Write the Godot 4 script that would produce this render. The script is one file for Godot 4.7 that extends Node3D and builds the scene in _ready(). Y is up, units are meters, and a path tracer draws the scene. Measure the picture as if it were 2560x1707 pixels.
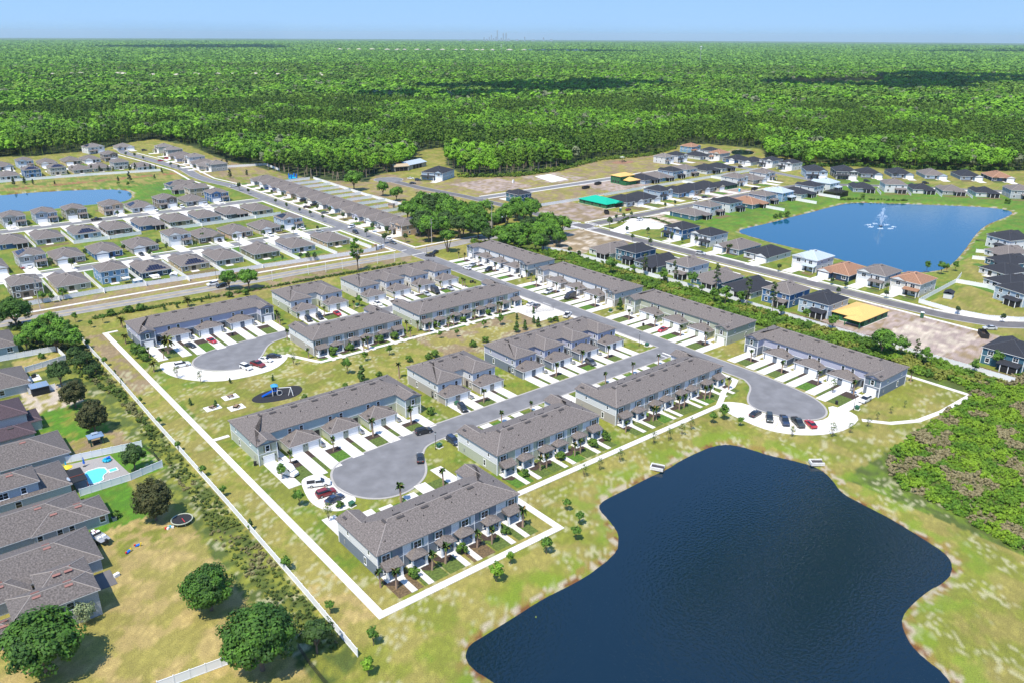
extends Node3D
# An aerial view of townhouse rows, two ponds and the suburbs and forest behind them. Units are metres; the ground is y = 0, +x runs along the townhouse rows, -z runs away to the upper part of the view.

var rng := RandomNumberGenerator.new()
var noise := FastNoiseLite.new()
var mats := {}
var meshes := {}
var names := {}


class Geo:   # collects flat faces into one mesh
	var v := PackedVector3Array()
	var n := PackedVector3Array()
	var c := PackedColorArray()
	var tint := Color.WHITE
	var ridges := []   # ridge and hip lines of the roofs in this mesh

	func put(p: Array, nn: Vector3) -> void:
		for i in range(1, p.size() - 1):
			v.append(p[0]); v.append(p[i + 1]); v.append(p[i])
			for k in 3:
				n.append(nn); c.append(tint)

	func face(p: Array) -> void:   # counter-clockwise as seen from outside
		var nn := Vector3.ZERO
		for i in p.size():
			var a: Vector3 = p[i] - p[0]
			var b: Vector3 = p[(i + 1) % p.size()] - p[0]
			nn += a.cross(b)
		put(p, nn.normalized())

	func up(p: Array) -> void:   # a face that looks upward whichever way it was listed
		var nn := Vector3.ZERO
		for i in p.size():
			nn += (p[i] - p[0]).cross(p[(i + 1) % p.size()] - p[0])
		if nn.y < 0.0:
			p = p.duplicate(); p.reverse()
		face(p)

	func out(p: Array, from: Vector3) -> void:   # a face that looks away from a point
		var nn := Vector3.ZERO
		var mid := Vector3.ZERO
		for i in p.size():
			nn += (p[i] - p[0]).cross(p[(i + 1) % p.size()] - p[0]); mid += p[i]
		if nn.dot(mid / p.size() - from) < 0.0:
			p = p.duplicate(); p.reverse()
		face(p)

	func box(a: Vector3, b: Vector3) -> void:
		face([Vector3(a.x, a.y, b.z), Vector3(b.x, a.y, b.z), Vector3(b.x, b.y, b.z), Vector3(a.x, b.y, b.z)])
		face([Vector3(b.x, a.y, a.z), Vector3(a.x, a.y, a.z), Vector3(a.x, b.y, a.z), Vector3(b.x, b.y, a.z)])
		face([Vector3(b.x, a.y, b.z), Vector3(b.x, a.y, a.z), Vector3(b.x, b.y, a.z), Vector3(b.x, b.y, b.z)])
		face([Vector3(a.x, a.y, a.z), Vector3(a.x, a.y, b.z), Vector3(a.x, b.y, b.z), Vector3(a.x, b.y, a.z)])
		face([Vector3(a.x, b.y, b.z), Vector3(b.x, b.y, b.z), Vector3(b.x, b.y, a.z), Vector3(a.x, b.y, a.z)])
		face([Vector3(a.x, a.y, a.z), Vector3(b.x, a.y, a.z), Vector3(b.x, a.y, b.z), Vector3(a.x, a.y, b.z)])

	func cbox(m: Vector3, s: Vector3) -> void:
		box(m - s / 2.0, m + s / 2.0)

	func slab(poly: PackedVector2Array, y0: float, y1: float) -> void:   # a flat plate with a skirt, from a simple polygon in x and z
		var idx := Geometry2D.triangulate_polygon(poly)
		for i in range(0, idx.size(), 3):
			up([Vector3(poly[idx[i]].x, y1, poly[idx[i]].y), Vector3(poly[idx[i + 1]].x, y1, poly[idx[i + 1]].y), Vector3(poly[idx[i + 2]].x, y1, poly[idx[i + 2]].y)])
		if y1 - y0 > 0.03:
			walls(poly, y0, y1)

	func walls(poly: PackedVector2Array, y0: float, y1: float) -> void:
		var cw := Geometry2D.is_polygon_clockwise(poly)
		for i in poly.size():
			var a := poly[i]
			var b := poly[(i + 1) % poly.size()]
			if cw:
				var t := a; a = b; b = t
			face([Vector3(b.x, y0, b.y), Vector3(a.x, y0, a.y), Vector3(a.x, y1, a.y), Vector3(b.x, y1, b.y)])

	func bar(a: Vector3, b: Vector3, r0: float, r1: float, sides := 6) -> void:   # a tapered round bar
		var d := (b - a).normalized()
		var s := d.cross(Vector3.RIGHT if absf(d.y) > 0.7 else Vector3.UP).normalized()
		var t := s.cross(d)
		for i in sides:
			var p := s * cos(TAU * i / sides) + t * sin(TAU * i / sides)
			var q := s * cos(TAU * (i + 1) / sides) + t * sin(TAU * (i + 1) / sides)
			out([a + p * r0, a + q * r0, b + q * r1, b + p * r1], (a + b) / 2.0)
		var cap := []
		for i in sides:
			cap.append(b + (s * cos(TAU * i / sides) + t * sin(TAU * i / sides)) * r1)
		out(cap, a)

	func hip(x0: float, z0: float, x1: float, z1: float, y: float, s: float) -> void:   # a hipped roof on a rectangle
		var w := x1 - x0
		var d := z1 - z0
		var a := Vector3(x0, y, z0); var b := Vector3(x1, y, z0); var cc := Vector3(x1, y, z1); var e := Vector3(x0, y, z1)
		if d >= w:
			var p := Vector3((x0 + x1) / 2, y + s * w / 2, z0 + w / 2); var q := Vector3((x0 + x1) / 2, y + s * w / 2, z1 - w / 2)
			up([a, b, p]); up([cc, e, q]); up([b, cc, q, p]); up([e, a, p, q])
			ridges.append_array([p, q, a, p, b, p, cc, q, e, q])
		else:
			var p := Vector3(x0 + d / 2, y + s * d / 2, (z0 + z1) / 2); var q := Vector3(x1 - d / 2, y + s * d / 2, (z0 + z1) / 2)
			up([e, a, p]); up([b, cc, q]); up([a, b, q, p]); up([cc, e, p, q])
			ridges.append_array([p, q, a, p, e, p, b, q, cc, q])
		edge(PackedVector2Array([Vector2(x0, z0), Vector2(x1, z0), Vector2(x1, z1), Vector2(x0, z1)]), y)

	func gable(x0: float, z0: float, x1: float, z1: float, y: float, s: float) -> void:   # ridge along z, open toward z0
		var xm := (x0 + x1) / 2
		var h := y + s * (x1 - x0) / 2
		up([Vector3(x0, y, z0), Vector3(x0, y, z1), Vector3(xm, h, z1), Vector3(xm, h, z0)])
		up([Vector3(x1, y, z0), Vector3(x1, y, z1), Vector3(xm, h, z1), Vector3(xm, h, z0)])
		face([Vector3(x0, y - 0.02, z1), Vector3(x1, y - 0.02, z1), Vector3(xm, h, z1)])
		edge(PackedVector2Array([Vector2(x0, z0), Vector2(x1, z0), Vector2(x1, z1), Vector2(x0, z1)]), y)

	func leanhip(x0: float, x1: float, zf: float, zb: float, y: float, s: float) -> void:   # hipped front at zf, dies into a wall at zb
		var h := (x1 - x0) / 2
		var d := zf - zb
		var xm := (x0 + x1) / 2
		if d >= h:
			var p := Vector3(xm, y + s * h, zf - h); var q := Vector3(xm, y + s * h, zb)
			up([Vector3(x0, y, zf), Vector3(x1, y, zf), p]); up([Vector3(x0, y, zb), Vector3(x0, y, zf), p, q]); up([Vector3(x1, y, zf), Vector3(x1, y, zb), q, p])
			ridges.append_array([p, q, Vector3(x0, y, zf), p, Vector3(x1, y, zf), p])
		else:
			var p := Vector3(x0 + d, y + s * d, zb); var q := Vector3(x1 - d, y + s * d, zb)
			up([Vector3(x0, y, zf), Vector3(x1, y, zf), q, p]); up([Vector3(x0, y, zb), Vector3(x0, y, zf), p]); up([Vector3(x1, y, zf), Vector3(x1, y, zb), q])
		edge(PackedVector2Array([Vector2(x0, zb), Vector2(x1, zb), Vector2(x1, zf), Vector2(x0, zf)]), y)

	func shed(x0: float, x1: float, zf: float, zb: float, y: float, s: float) -> void:
		var h := y + s * absf(zf - zb)
		up([Vector3(x0, y, zf), Vector3(x1, y, zf), Vector3(x1, h, zb), Vector3(x0, h, zb)])
		out([Vector3(x0, y, zf), Vector3(x0, y, zb), Vector3(x0, h, zb)], Vector3(x1, y, zb)); out([Vector3(x1, y, zf), Vector3(x1, y, zb), Vector3(x1, h, zb)], Vector3(x0, y, zb))
		edge(PackedVector2Array([Vector2(x0, zb), Vector2(x1, zb), Vector2(x1, zf), Vector2(x0, zf)]), y)

	func edge(poly: PackedVector2Array, y: float) -> void:   # eaves board and soffit
		walls(poly, y - 0.14, y)
		var idx := Geometry2D.triangulate_polygon(poly)
		for i in range(0, idx.size(), 3):
			out([Vector3(poly[idx[i]].x, y - 0.14, poly[idx[i]].y), Vector3(poly[idx[i + 1]].x, y - 0.14, poly[idx[i + 1]].y), Vector3(poly[idx[i + 2]].x, y - 0.14, poly[idx[i + 2]].y)], Vector3(0, y + 50, 0))

	func caps() -> ArrayMesh:   # the ridge tiles along those lines
		var r := Geo.new()
		for i in range(0, ridges.size(), 2):
			r.bar(ridges[i] + Vector3(0, 0.0, 0), ridges[i + 1], 0.10, 0.10, 5)
		return r.mesh()

	func mesh(colored := false) -> ArrayMesh:
		var a := []
		a.resize(Mesh.ARRAY_MAX)
		a[Mesh.ARRAY_VERTEX] = v; a[Mesh.ARRAY_NORMAL] = n
		if colored:
			a[Mesh.ARRAY_COLOR] = c
		var m := ArrayMesh.new()
		if v.size():
			m.add_surface_from_arrays(Mesh.PRIMITIVE_TRIANGLES, a)
		return m


func _ready() -> void:
	rng.seed = 77
	noise.seed = 5; noise.frequency = 1.0; noise.noise_type = FastNoiseLite.TYPE_SIMPLEX; noise.fractal_octaves = 2
	view_and_light()
	make_materials()
	ground()
	roads()
	townhouses()
	suburb()
	boundaries()
	near_yards()
	amenities()
	vehicles()
	planting()
	forest()
	far_things()


func view_and_light() -> void:
	var cam := Camera3D.new()
	cam.name = "camera"
	cam.fov = 46.274
	cam.near = 1.0; cam.far = 90000.0
	cam.position = Vector3(0, 100, 0)
	cam.rotation = Vector3(-0.36662933, -0.68947819, 0.00538412)
	add_child(cam)
	var sky := ProceduralSkyMaterial.new()
	sky.sky_top_color = Color(0.42, 0.60, 0.86)
	sky.sky_horizon_color = Color(0.585, 0.735, 0.885)
	sky.sky_curve = 0.16
	sky.ground_horizon_color = Color(0.56, 0.70, 0.80); sky.ground_bottom_color = Color(0.20, 0.27, 0.18)
	sky.sun_angle_max = 20.0
	var e := Environment.new()
	e.background_mode = Environment.BG_SKY
	e.sky = Sky.new(); e.sky.sky_material = sky
	e.background_energy_multiplier = 1.0
	e.tonemap_mode = Environment.TONE_MAPPER_LINEAR
	e.tonemap_exposure = 1.38
	e.sdfgi_enabled = true; e.ssao_enabled = true; e.ssil_enabled = true
	e.fog_enabled = true; e.fog_density = 0.000032; e.fog_light_color = Color(0.78, 0.88, 0.93)
	var w := WorldEnvironment.new(); w.name = "environment"; w.environment = e
	add_child(w)
	var sun := DirectionalLight3D.new()
	sun.name = "sun"
	sun.light_energy = 1.45; sun.light_angular_distance = 0.5; sun.light_color = Color(1.0, 0.965, 0.90); sun.shadow_enabled = true
	add_child(sun)
	sun.look_at_from_position(Vector3(-0.43, 0.885, 0.17) * 100.0, Vector3.ZERO, Vector3.UP)


# ---------------------------------------------------------------- materials
func grain(key: String, freq: float, lo: float, hi: float, size := 256, octaves := 4) -> Texture2D:
	if mats.has("tex_" + key):
		return mats["tex_" + key]
	var f := FastNoiseLite.new()
	f.seed = key.hash() % 1000; f.frequency = freq; f.fractal_octaves = octaves; f.noise_type = FastNoiseLite.TYPE_SIMPLEX_SMOOTH
	var t := NoiseTexture2D.new()
	t.width = size; t.height = size; t.seamless = true; t.noise = f; t.normalize = true
	var r := Gradient.new()
	r.set_color(0, Color(lo, lo, lo)); r.set_color(1, Color(hi, hi, hi))
	t.color_ramp = r
	mats["tex_" + key] = t
	return t


func mat(key: String) -> StandardMaterial3D:
	return mats[key]


func paint(key: String, col: Color, rough := 0.85, tex: Texture2D = null, scale := 1.0, metal := 0.0) -> StandardMaterial3D:
	var m := StandardMaterial3D.new()
	m.resource_name = key
	m.albedo_color = col.linear_to_srgb()
	m.roughness = rough; m.metallic = metal
	if tex:
		m.albedo_texture = tex; m.uv1_triplanar = true; m.uv1_world_triplanar = true; m.uv1_scale = Vector3.ONE * scale
	mats[key] = m
	return m


func make_materials() -> void:
	var shingle := grain("shingle", 0.05, 0.50, 1.0, 512, 3)
	var fine := grain("fine", 0.03, 0.80, 1.0)
	var coarse := grain("coarse", 0.02, 0.62, 1.0, 256, 5)
	var slabby := grain("slabby", 0.03, 0.86, 1.0, 512, 5)
	var tarmac := grain("tarmac", 0.012, 0.84, 1.0, 512, 6)
	# base colours are linear
	paint("roof_weathered", Color(0.285, 0.248, 0.230), 0.92, shingle, 0.09)
	paint("roof_aged", Color(0.24, 0.21, 0.196), 0.92, shingle, 0.08)
	paint("roof_purple", Color(0.125, 0.085, 0.10), 0.92, shingle, 0.1)
	paint("roof_charcoal", Color(0.040, 0.044, 0.058), 0.9, shingle, 0.09)
	paint("roof_terracotta", Color(0.52, 0.28, 0.17), 0.9, shingle, 0.09)
	paint("roof_metal", Color(0.50, 0.58, 0.66), 0.5, fine, 0.2)
	for rc in [["weathered", 0.30, 0.265, 0.245], ["aged", 0.28, 0.25, 0.23], ["purple", 0.17, 0.12, 0.135], ["charcoal", 0.06, 0.065, 0.08], ["terracotta", 0.62, 0.37, 0.25], ["metal", 0.6, 0.66, 0.72], ["stone", 0.36, 0.32, 0.30]]:
		paint("ridge_" + rc[0], Color(rc[1], rc[2], rc[3]), 0.9)
	paint("roof_stone", Color(0.33, 0.295, 0.275), 0.92, shingle, 0.09)
	for w in [["white", 0.78, 0.80, 0.82], ["lavender", 0.52, 0.53, 0.66], ["slate", 0.20, 0.24, 0.30], ["sage", 0.50, 0.54, 0.42], ["mist", 0.45, 0.56, 0.58], ["greige", 0.47, 0.44, 0.40], ["paleblue", 0.46, 0.58, 0.70],
			["blue", 0.075, 0.19, 0.40], ["skyblue", 0.22, 0.40, 0.62], ["teal", 0.06, 0.17, 0.24], ["navy", 0.035, 0.075, 0.15], ["tan", 0.55, 0.44, 0.29], ["peach", 0.66, 0.48, 0.33], ["beige", 0.58, 0.53, 0.42], ["olive", 0.26, 0.25, 0.16], ["brown", 0.20, 0.165, 0.14],
			["grey", 0.42, 0.44, 0.43], ["darkgrey", 0.16, 0.17, 0.18], ["bluegrey", 0.34, 0.42, 0.52], ["sheathing", 0.02, 0.16, 0.055], ["cream", 0.70, 0.68, 0.62], ["stucco", 0.55, 0.62, 0.66], ["greywall", 0.46, 0.50, 0.54]]:
		paint("wall_" + w[0], Color(w[1], w[2], w[3]), 0.8, fine, 0.5)
	paint("trim", Color(0.82, 0.83, 0.84), 0.6)
	paint("fascia", Color(0.16, 0.16, 0.17), 0.7)
	paint("door_white", Color(0.80, 0.82, 0.84), 0.5)
	paint("door_dark", Color(0.03, 0.03, 0.035), 0.5)
	paint("door_teal", Color(0.03, 0.10, 0.14), 0.5)
	paint("shutter", Color(0.05, 0.13, 0.15), 0.6)
	paint("glass", Color(0.018, 0.022, 0.028), 0.08).metallic_specular = 0.6
	paint("screen", Color(0.012, 0.013, 0.016), 0.8)
	paint("solar", Color(0.012, 0.016, 0.045), 0.25)
	paint("vent", Color(0.05, 0.045, 0.045), 0.7)
	paint("vent_rust", Color(0.26, 0.12, 0.10), 0.7)
	paint("concrete", Color(0.74, 0.71, 0.66), 0.9, slabby, 0.11)
	paint("concrete_new", Color(0.86, 0.85, 0.82), 0.9, fine, 0.2)
	paint("kerb", Color(0.42, 0.40, 0.375), 0.9, slabby, 0.2)
	paint("asphalt", Color(0.205, 0.205, 0.215), 0.93, tarmac, 0.03)
	paint("asphalt_dark", Color(0.15, 0.142, 0.145), 0.93, tarmac, 0.03)
	paint("asphalt_old", Color(0.30, 0.285, 0.265), 0.93, tarmac, 0.03)
	paint("line_white", Color(0.75, 0.74, 0.72), 0.8)
	paint("line_yellow", Color(0.62, 0.46, 0.16), 0.8)
	paint("mulch", Color(0.075, 0.048, 0.036), 0.95, coarse, 0.3)
	paint("turf_green", Color(0.13, 0.19, 0.030), 0.95, coarse, 0.25)
	paint("turf_lush", Color(0.105, 0.235, 0.018), 0.95, coarse, 0.21)
	paint("turf_dry", Color(0.235, 0.185, 0.070), 0.95, coarse, 0.28)
	paint("turf_brown", Color(0.20, 0.135, 0.065), 0.95, coarse, 0.28)
	paint("plywood", Color(0.80, 0.52, 0.17), 0.85, fine, 0.3)
	paint("sheeting", Color(0.0, 0.38, 0.24), 0.6)
	paint("fence_white", Color(0.82, 0.83, 0.85), 0.5)
	paint("metal_black", Color(0.02, 0.02, 0.022), 0.5)
	paint("metal_grey", Color(0.35, 0.36, 0.38), 0.5, null, 1.0, 0.3)
	paint("wood", Color(0.26, 0.17, 0.10), 0.85)
	paint("pole_grey", Color(0.42, 0.39, 0.35), 0.85)
	paint("box_green", Color(0.03, 0.11, 0.06), 0.5)
	paint("rubber", Color(0.018, 0.018, 0.021), 0.9)
	paint("plastic_blue", Color(0.01, 0.14, 0.62), 0.35)
	paint("plastic_cyan", Color(0.02, 0.42, 0.62), 0.4)
	paint("plastic_yellow", Color(0.75, 0.55, 0.03), 0.4)
	paint("plastic_red", Color(0.60, 0.03, 0.03), 0.4)
	paint("paver", Color(0.50, 0.47, 0.45), 0.9, grain("paver", 0.08, 0.6, 1.0), 0.35)
	paint("shade_blue", Color(0.16, 0.24, 0.36), 0.7)
	paint("tire", Color(0.02, 0.02, 0.02), 0.85)
	paint("rim", Color(0.40, 0.41, 0.42), 0.35, null, 1.0, 0.6)
	paint("lamp_clear", Color(0.75, 0.77, 0.80), 0.2)
	paint("lamp_red", Color(0.35, 0.01, 0.01), 0.3)
	for k in [["white", 0.80, 0.81, 0.82], ["black", 0.012, 0.013, 0.016], ["silver", 0.45, 0.47, 0.49], ["grey", 0.10, 0.105, 0.11], ["red", 0.42, 0.012, 0.02], ["darkred", 0.20, 0.012, 0.015], ["navy", 0.015, 0.03, 0.075], ["blue", 0.03, 0.09, 0.28], ["olive", 0.028, 0.036, 0.032], ["brown", 0.08, 0.04, 0.03]]:
		paint("car_" + k[0], Color(k[1], k[2], k[3]), 0.3).clearcoat_enabled = true
	paint("bark", Color(0.16, 0.115, 0.08), 0.95)
	paint("bark_pale", Color(0.30, 0.24, 0.18), 0.95)
	paint("palm_bark", Color(0.34, 0.235, 0.165), 0.95)
	paint("cloud_white", Color(0.85, 0.86, 0.88), 1.0)
	for k in [["leaf", 1.0, 1.0, 1.0], ["leaf_dark", 0.62, 0.66, 0.75], ["leaf_lime", 1.35, 1.25, 0.8], ["leaf_pine", 0.80, 0.80, 0.9], ["leaf_rust", 0.95, 0.72, 0.62], ["leaf_grey", 1.35, 1.25, 1.9]]:
		leafy(k[0], Color(k[1], k[2], k[3]))


func leafy(key: String, col: Color) -> void:
	var m := StandardMaterial3D.new()
	m.resource_name = key
	m.albedo_color = Color(minf(col.r, 1.0), minf(col.g, 1.0), minf(col.b, 1.0)).linear_to_srgb() if col.r <= 1.0 and col.g <= 1.0 and col.b <= 1.0 else Color(col.r, col.g, col.b).linear_to_srgb()
	m.vertex_color_use_as_albedo = true
	m.roughness = 0.75
	m.backlight_enabled = true; m.backlight = Color(0.45, 0.55, 0.2)
	m.cull_mode = BaseMaterial3D.CULL_DISABLED
	mats[key] = m


# ---------------------------------------------------------------- small helpers
func ordinal(i: int) -> String:
	var ones := ["zeroth", "first", "second", "third", "fourth", "fifth", "sixth", "seventh", "eighth", "ninth", "tenth", "eleventh", "twelfth", "thirteenth", "fourteenth", "fifteenth", "sixteenth", "seventeenth", "eighteenth", "nineteenth"]
	var tens := ["", "", "twenty", "thirty", "forty", "fifty", "sixty", "seventy", "eighty", "ninety"]
	var n := i + 1
	var lead := "hundred-and-" if n > 100 else ""
	n = n % 100 if n > 100 else n
	if n < 20:
		return lead + ones[n]
	if n == 100:
		return "hundredth"
	return lead + (tens[n / 10] + "-" + ones[n % 10] if n % 10 else (tens[n / 10] as String).trim_suffix("y") + "ieth")


func short(text: String, n: int) -> String:
	return " ".join(PackedStringArray(Array(text.split(" ")).slice(0, n)))


func numbered(called: String) -> String:
	var k: int = names.get(called, 0)
	names[called] = k + 1
	return called if k == 0 else "%s_%03d" % [called, k]


func tag(o: Node3D, label: String, category: String, group := "") -> Node3D:
	o.set_meta("label", label); o.set_meta("category", category)
	if group != "":
		o.set_meta("group", group)
	return o


func thing(called: String, label: String, category: String, x: float, z: float, turn := 0.0, group := "", y := 0.0) -> Node3D:
	var o := Node3D.new()
	o.name = numbered(called)
	add_child(o)
	o.position = Vector3(x, y, z); o.rotation.y = turn
	tag(o, label, category, group)
	return o


func part(called: String, m: Mesh, mt: Material, parent: Node, at := Vector3.ZERO, turn := 0.0) -> MeshInstance3D:
	var o := MeshInstance3D.new()
	o.name = called if parent != self else numbered(called)
	o.mesh = m; o.material_override = mt
	o.position = at; o.rotation.y = turn
	parent.add_child(o, true)
	return o


func setting(called: String, m: Mesh, mt: Material) -> MeshInstance3D:
	var o := part(called, m, mt, self)
	o.set_meta("kind", "structure")
	return o


func dup(o: Node3D, x: float, z: float, turn: float, scl: float, label: String, group := "") -> Node3D:
	var r: Node3D = o.duplicate()
	r.name = numbered(String(o.name).rstrip("0123456789").trim_suffix("_"))
	add_child(r)
	r.position = Vector3(x, 0, z); r.rotation.y = turn; r.scale = Vector3.ONE * scl
	r.set_meta("label", label)
	if group != "":
		r.set_meta("group", group)
	return r


func box_mesh(s: Vector3, centred_y := false) -> Mesh:   # stands on y = 0 unless centred
	var key := "box%.2f_%.2f_%.2f%d" % [s.x, s.y, s.z, int(centred_y)]
	if not meshes.has(key):
		var g := Geo.new()
		g.cbox(Vector3(0, 0.0 if centred_y else s.y / 2, 0), s)
		meshes[key] = g.mesh()
	return meshes[key]


func window(parent: Node, at: Vector3, turn: float, w: float, h: float, cols := 1, split := true) -> MeshInstance3D:   # at is the middle of the opening on the wall face
	var key := "win%.2f_%.2f_%d" % [w, h, cols]
	if not meshes.has(key):
		var f := Geo.new()
		f.cbox(Vector3(0, 0, 0.02), Vector3(w + 0.26, h + 0.26, 0.08))
		f.cbox(Vector3(0, -h / 2 - 0.15, 0.05), Vector3(w + 0.32, 0.06, 0.12))
		var p := Geo.new()
		var cw := w / cols
		for i in cols:
			for j in 2:
				p.cbox(Vector3(-w / 2 + cw * (i + 0.5), -h / 4 + j * h / 2, 0.065), Vector3(cw - 0.09, h / 2 - 0.06, 0.02))
		meshes[key] = f.mesh(); meshes[key + "p"] = p.mesh()
		var both := ArrayMesh.new()
		both.add_surface_from_arrays(Mesh.PRIMITIVE_TRIANGLES, f.mesh().surface_get_arrays(0))
		both.add_surface_from_arrays(Mesh.PRIMITIVE_TRIANGLES, p.mesh().surface_get_arrays(0))
		both.surface_set_material(0, mat("trim")); both.surface_set_material(1, mat("glass"))
		meshes[key + "b"] = both
	if not split:
		return part("window", meshes[key + "b"], null, parent, at, turn)
	var o := part("window", meshes[key], mat("trim"), parent, at, turn)
	part("pane", meshes[key + "p"], mat("glass"), o)
	return o


func garage_door(parent: Node, at: Vector3, turn: float, w: float, h: float, m: String) -> void:   # a sectional door with recessed joints
	var key := "gdoor%.2f" % w
	if not meshes.has(key):
		var g := Geo.new()
		for i in 4:
			g.cbox(Vector3(0, h * (i + 0.5) / 4, 0.03), Vector3(w, h / 4 - 0.03, 0.07))
		meshes[key] = g.mesh()
		var f := Geo.new()
		f.cbox(Vector3(-w / 2 - 0.09, h / 2, 0.03), Vector3(0.16, h, 0.11)); f.cbox(Vector3(w / 2 + 0.09, h / 2, 0.03), Vector3(0.16, h, 0.11)); f.cbox(Vector3(0, h + 0.08, 0.03), Vector3(w + 0.34, 0.16, 0.11))
		meshes[key + "f"] = f.mesh()
	var d := part("garage_door", meshes[key], mat(m), parent, at, turn)
	part("door_frame", meshes[key + "f"], mat("trim"), d)


func rect(x0: float, z0: float, x1: float, z1: float) -> PackedVector2Array:
	return PackedVector2Array([Vector2(x0, z0), Vector2(x1, z0), Vector2(x1, z1), Vector2(x0, z1)])


func pts(a: Array) -> PackedVector2Array:   # a flat list x, z, x, z ...
	var r := PackedVector2Array()
	for i in range(0, a.size(), 2):
		r.append(Vector2(a[i], a[i + 1]))
	return r


func ribbon(path: PackedVector2Array, half: float) -> PackedVector2Array:   # a band along a path
	var l := PackedVector2Array()
	var r := PackedVector2Array()
	for i in path.size():
		var d := Vector2.ZERO
		if i > 0:
			d += (path[i] - path[i - 1]).normalized()
		if i < path.size() - 1:
			d += (path[i + 1] - path[i]).normalized()
		d = d.normalized()
		var s := Vector2(-d.y, d.x)
		var k := 1.0
		if i > 0 and i < path.size() - 1:
			k = 1.0 / maxf(0.5, absf(s.dot(Vector2(-(path[i] - path[i - 1]).normalized().y, (path[i] - path[i - 1]).normalized().x))))
		l.append(path[i] + s * half * k); r.append(path[i] - s * half * k)
	r.reverse()
	l.append_array(r)
	return l


func smooth(p: PackedVector2Array, times := 2) -> PackedVector2Array:   # rounds a closed outline by cutting corners
	for k in times:
		var q := PackedVector2Array()
		for i in p.size():
			var a := p[i]
			var b := p[(i + 1) % p.size()]
			q.append(a.lerp(b, 0.25)); q.append(a.lerp(b, 0.75))
		p = q
	return p


# ---------------------------------------------------------------- ground, water, roads
var near_pond := PackedVector2Array()
var far_pond := PackedVector2Array()
var west_pond := PackedVector2Array()
var wood_pond := PackedVector2Array()
var ponds := []
var developed := PackedVector2Array()
const WATER := -0.8


func shore(p: Vector2, poly: PackedVector2Array) -> float:   # distance to the outline, negative inside
	var best := 1e9
	for i in poly.size():
		var q := Geometry2D.get_closest_point_to_segment(p, poly[i], poly[(i + 1) % poly.size()])
		best = minf(best, p.distance_squared_to(q))
	return sqrt(best) * (-1.0 if Geometry2D.is_point_in_polygon(p, poly) else 1.0)


func lines(stops: Array) -> PackedFloat32Array:   # grid lines from [from, to, step] runs
	var r := PackedFloat32Array()
	for s in stops:
		var n := int(ceil(absf(s[1] - s[0]) / s[2]))
		for i in n:
			r.append(lerpf(s[0], s[1], float(i) / n))
	r.append(stops[-1][1])
	return r


const TAN := Color(0.335, 0.295, 0.070)
const STRAW := Color(0.47, 0.36, 0.13)
const OLIVE := Color(0.245, 0.265, 0.034)
const GREEN := Color(0.15, 0.235, 0.018)
const LUSH := Color(0.10, 0.25, 0.010)
const EARTH := Color(0.33, 0.245, 0.135)
const PINK := Color(0.47, 0.37, 0.32)
const SAND := Color(0.66, 0.56, 0.44)
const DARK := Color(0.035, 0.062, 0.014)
const SCRUB := Color(0.10, 0.14, 0.022)

var zones := []   # x0, z0, x1, z1, first colour, second colour, patch size, share of the second


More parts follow.
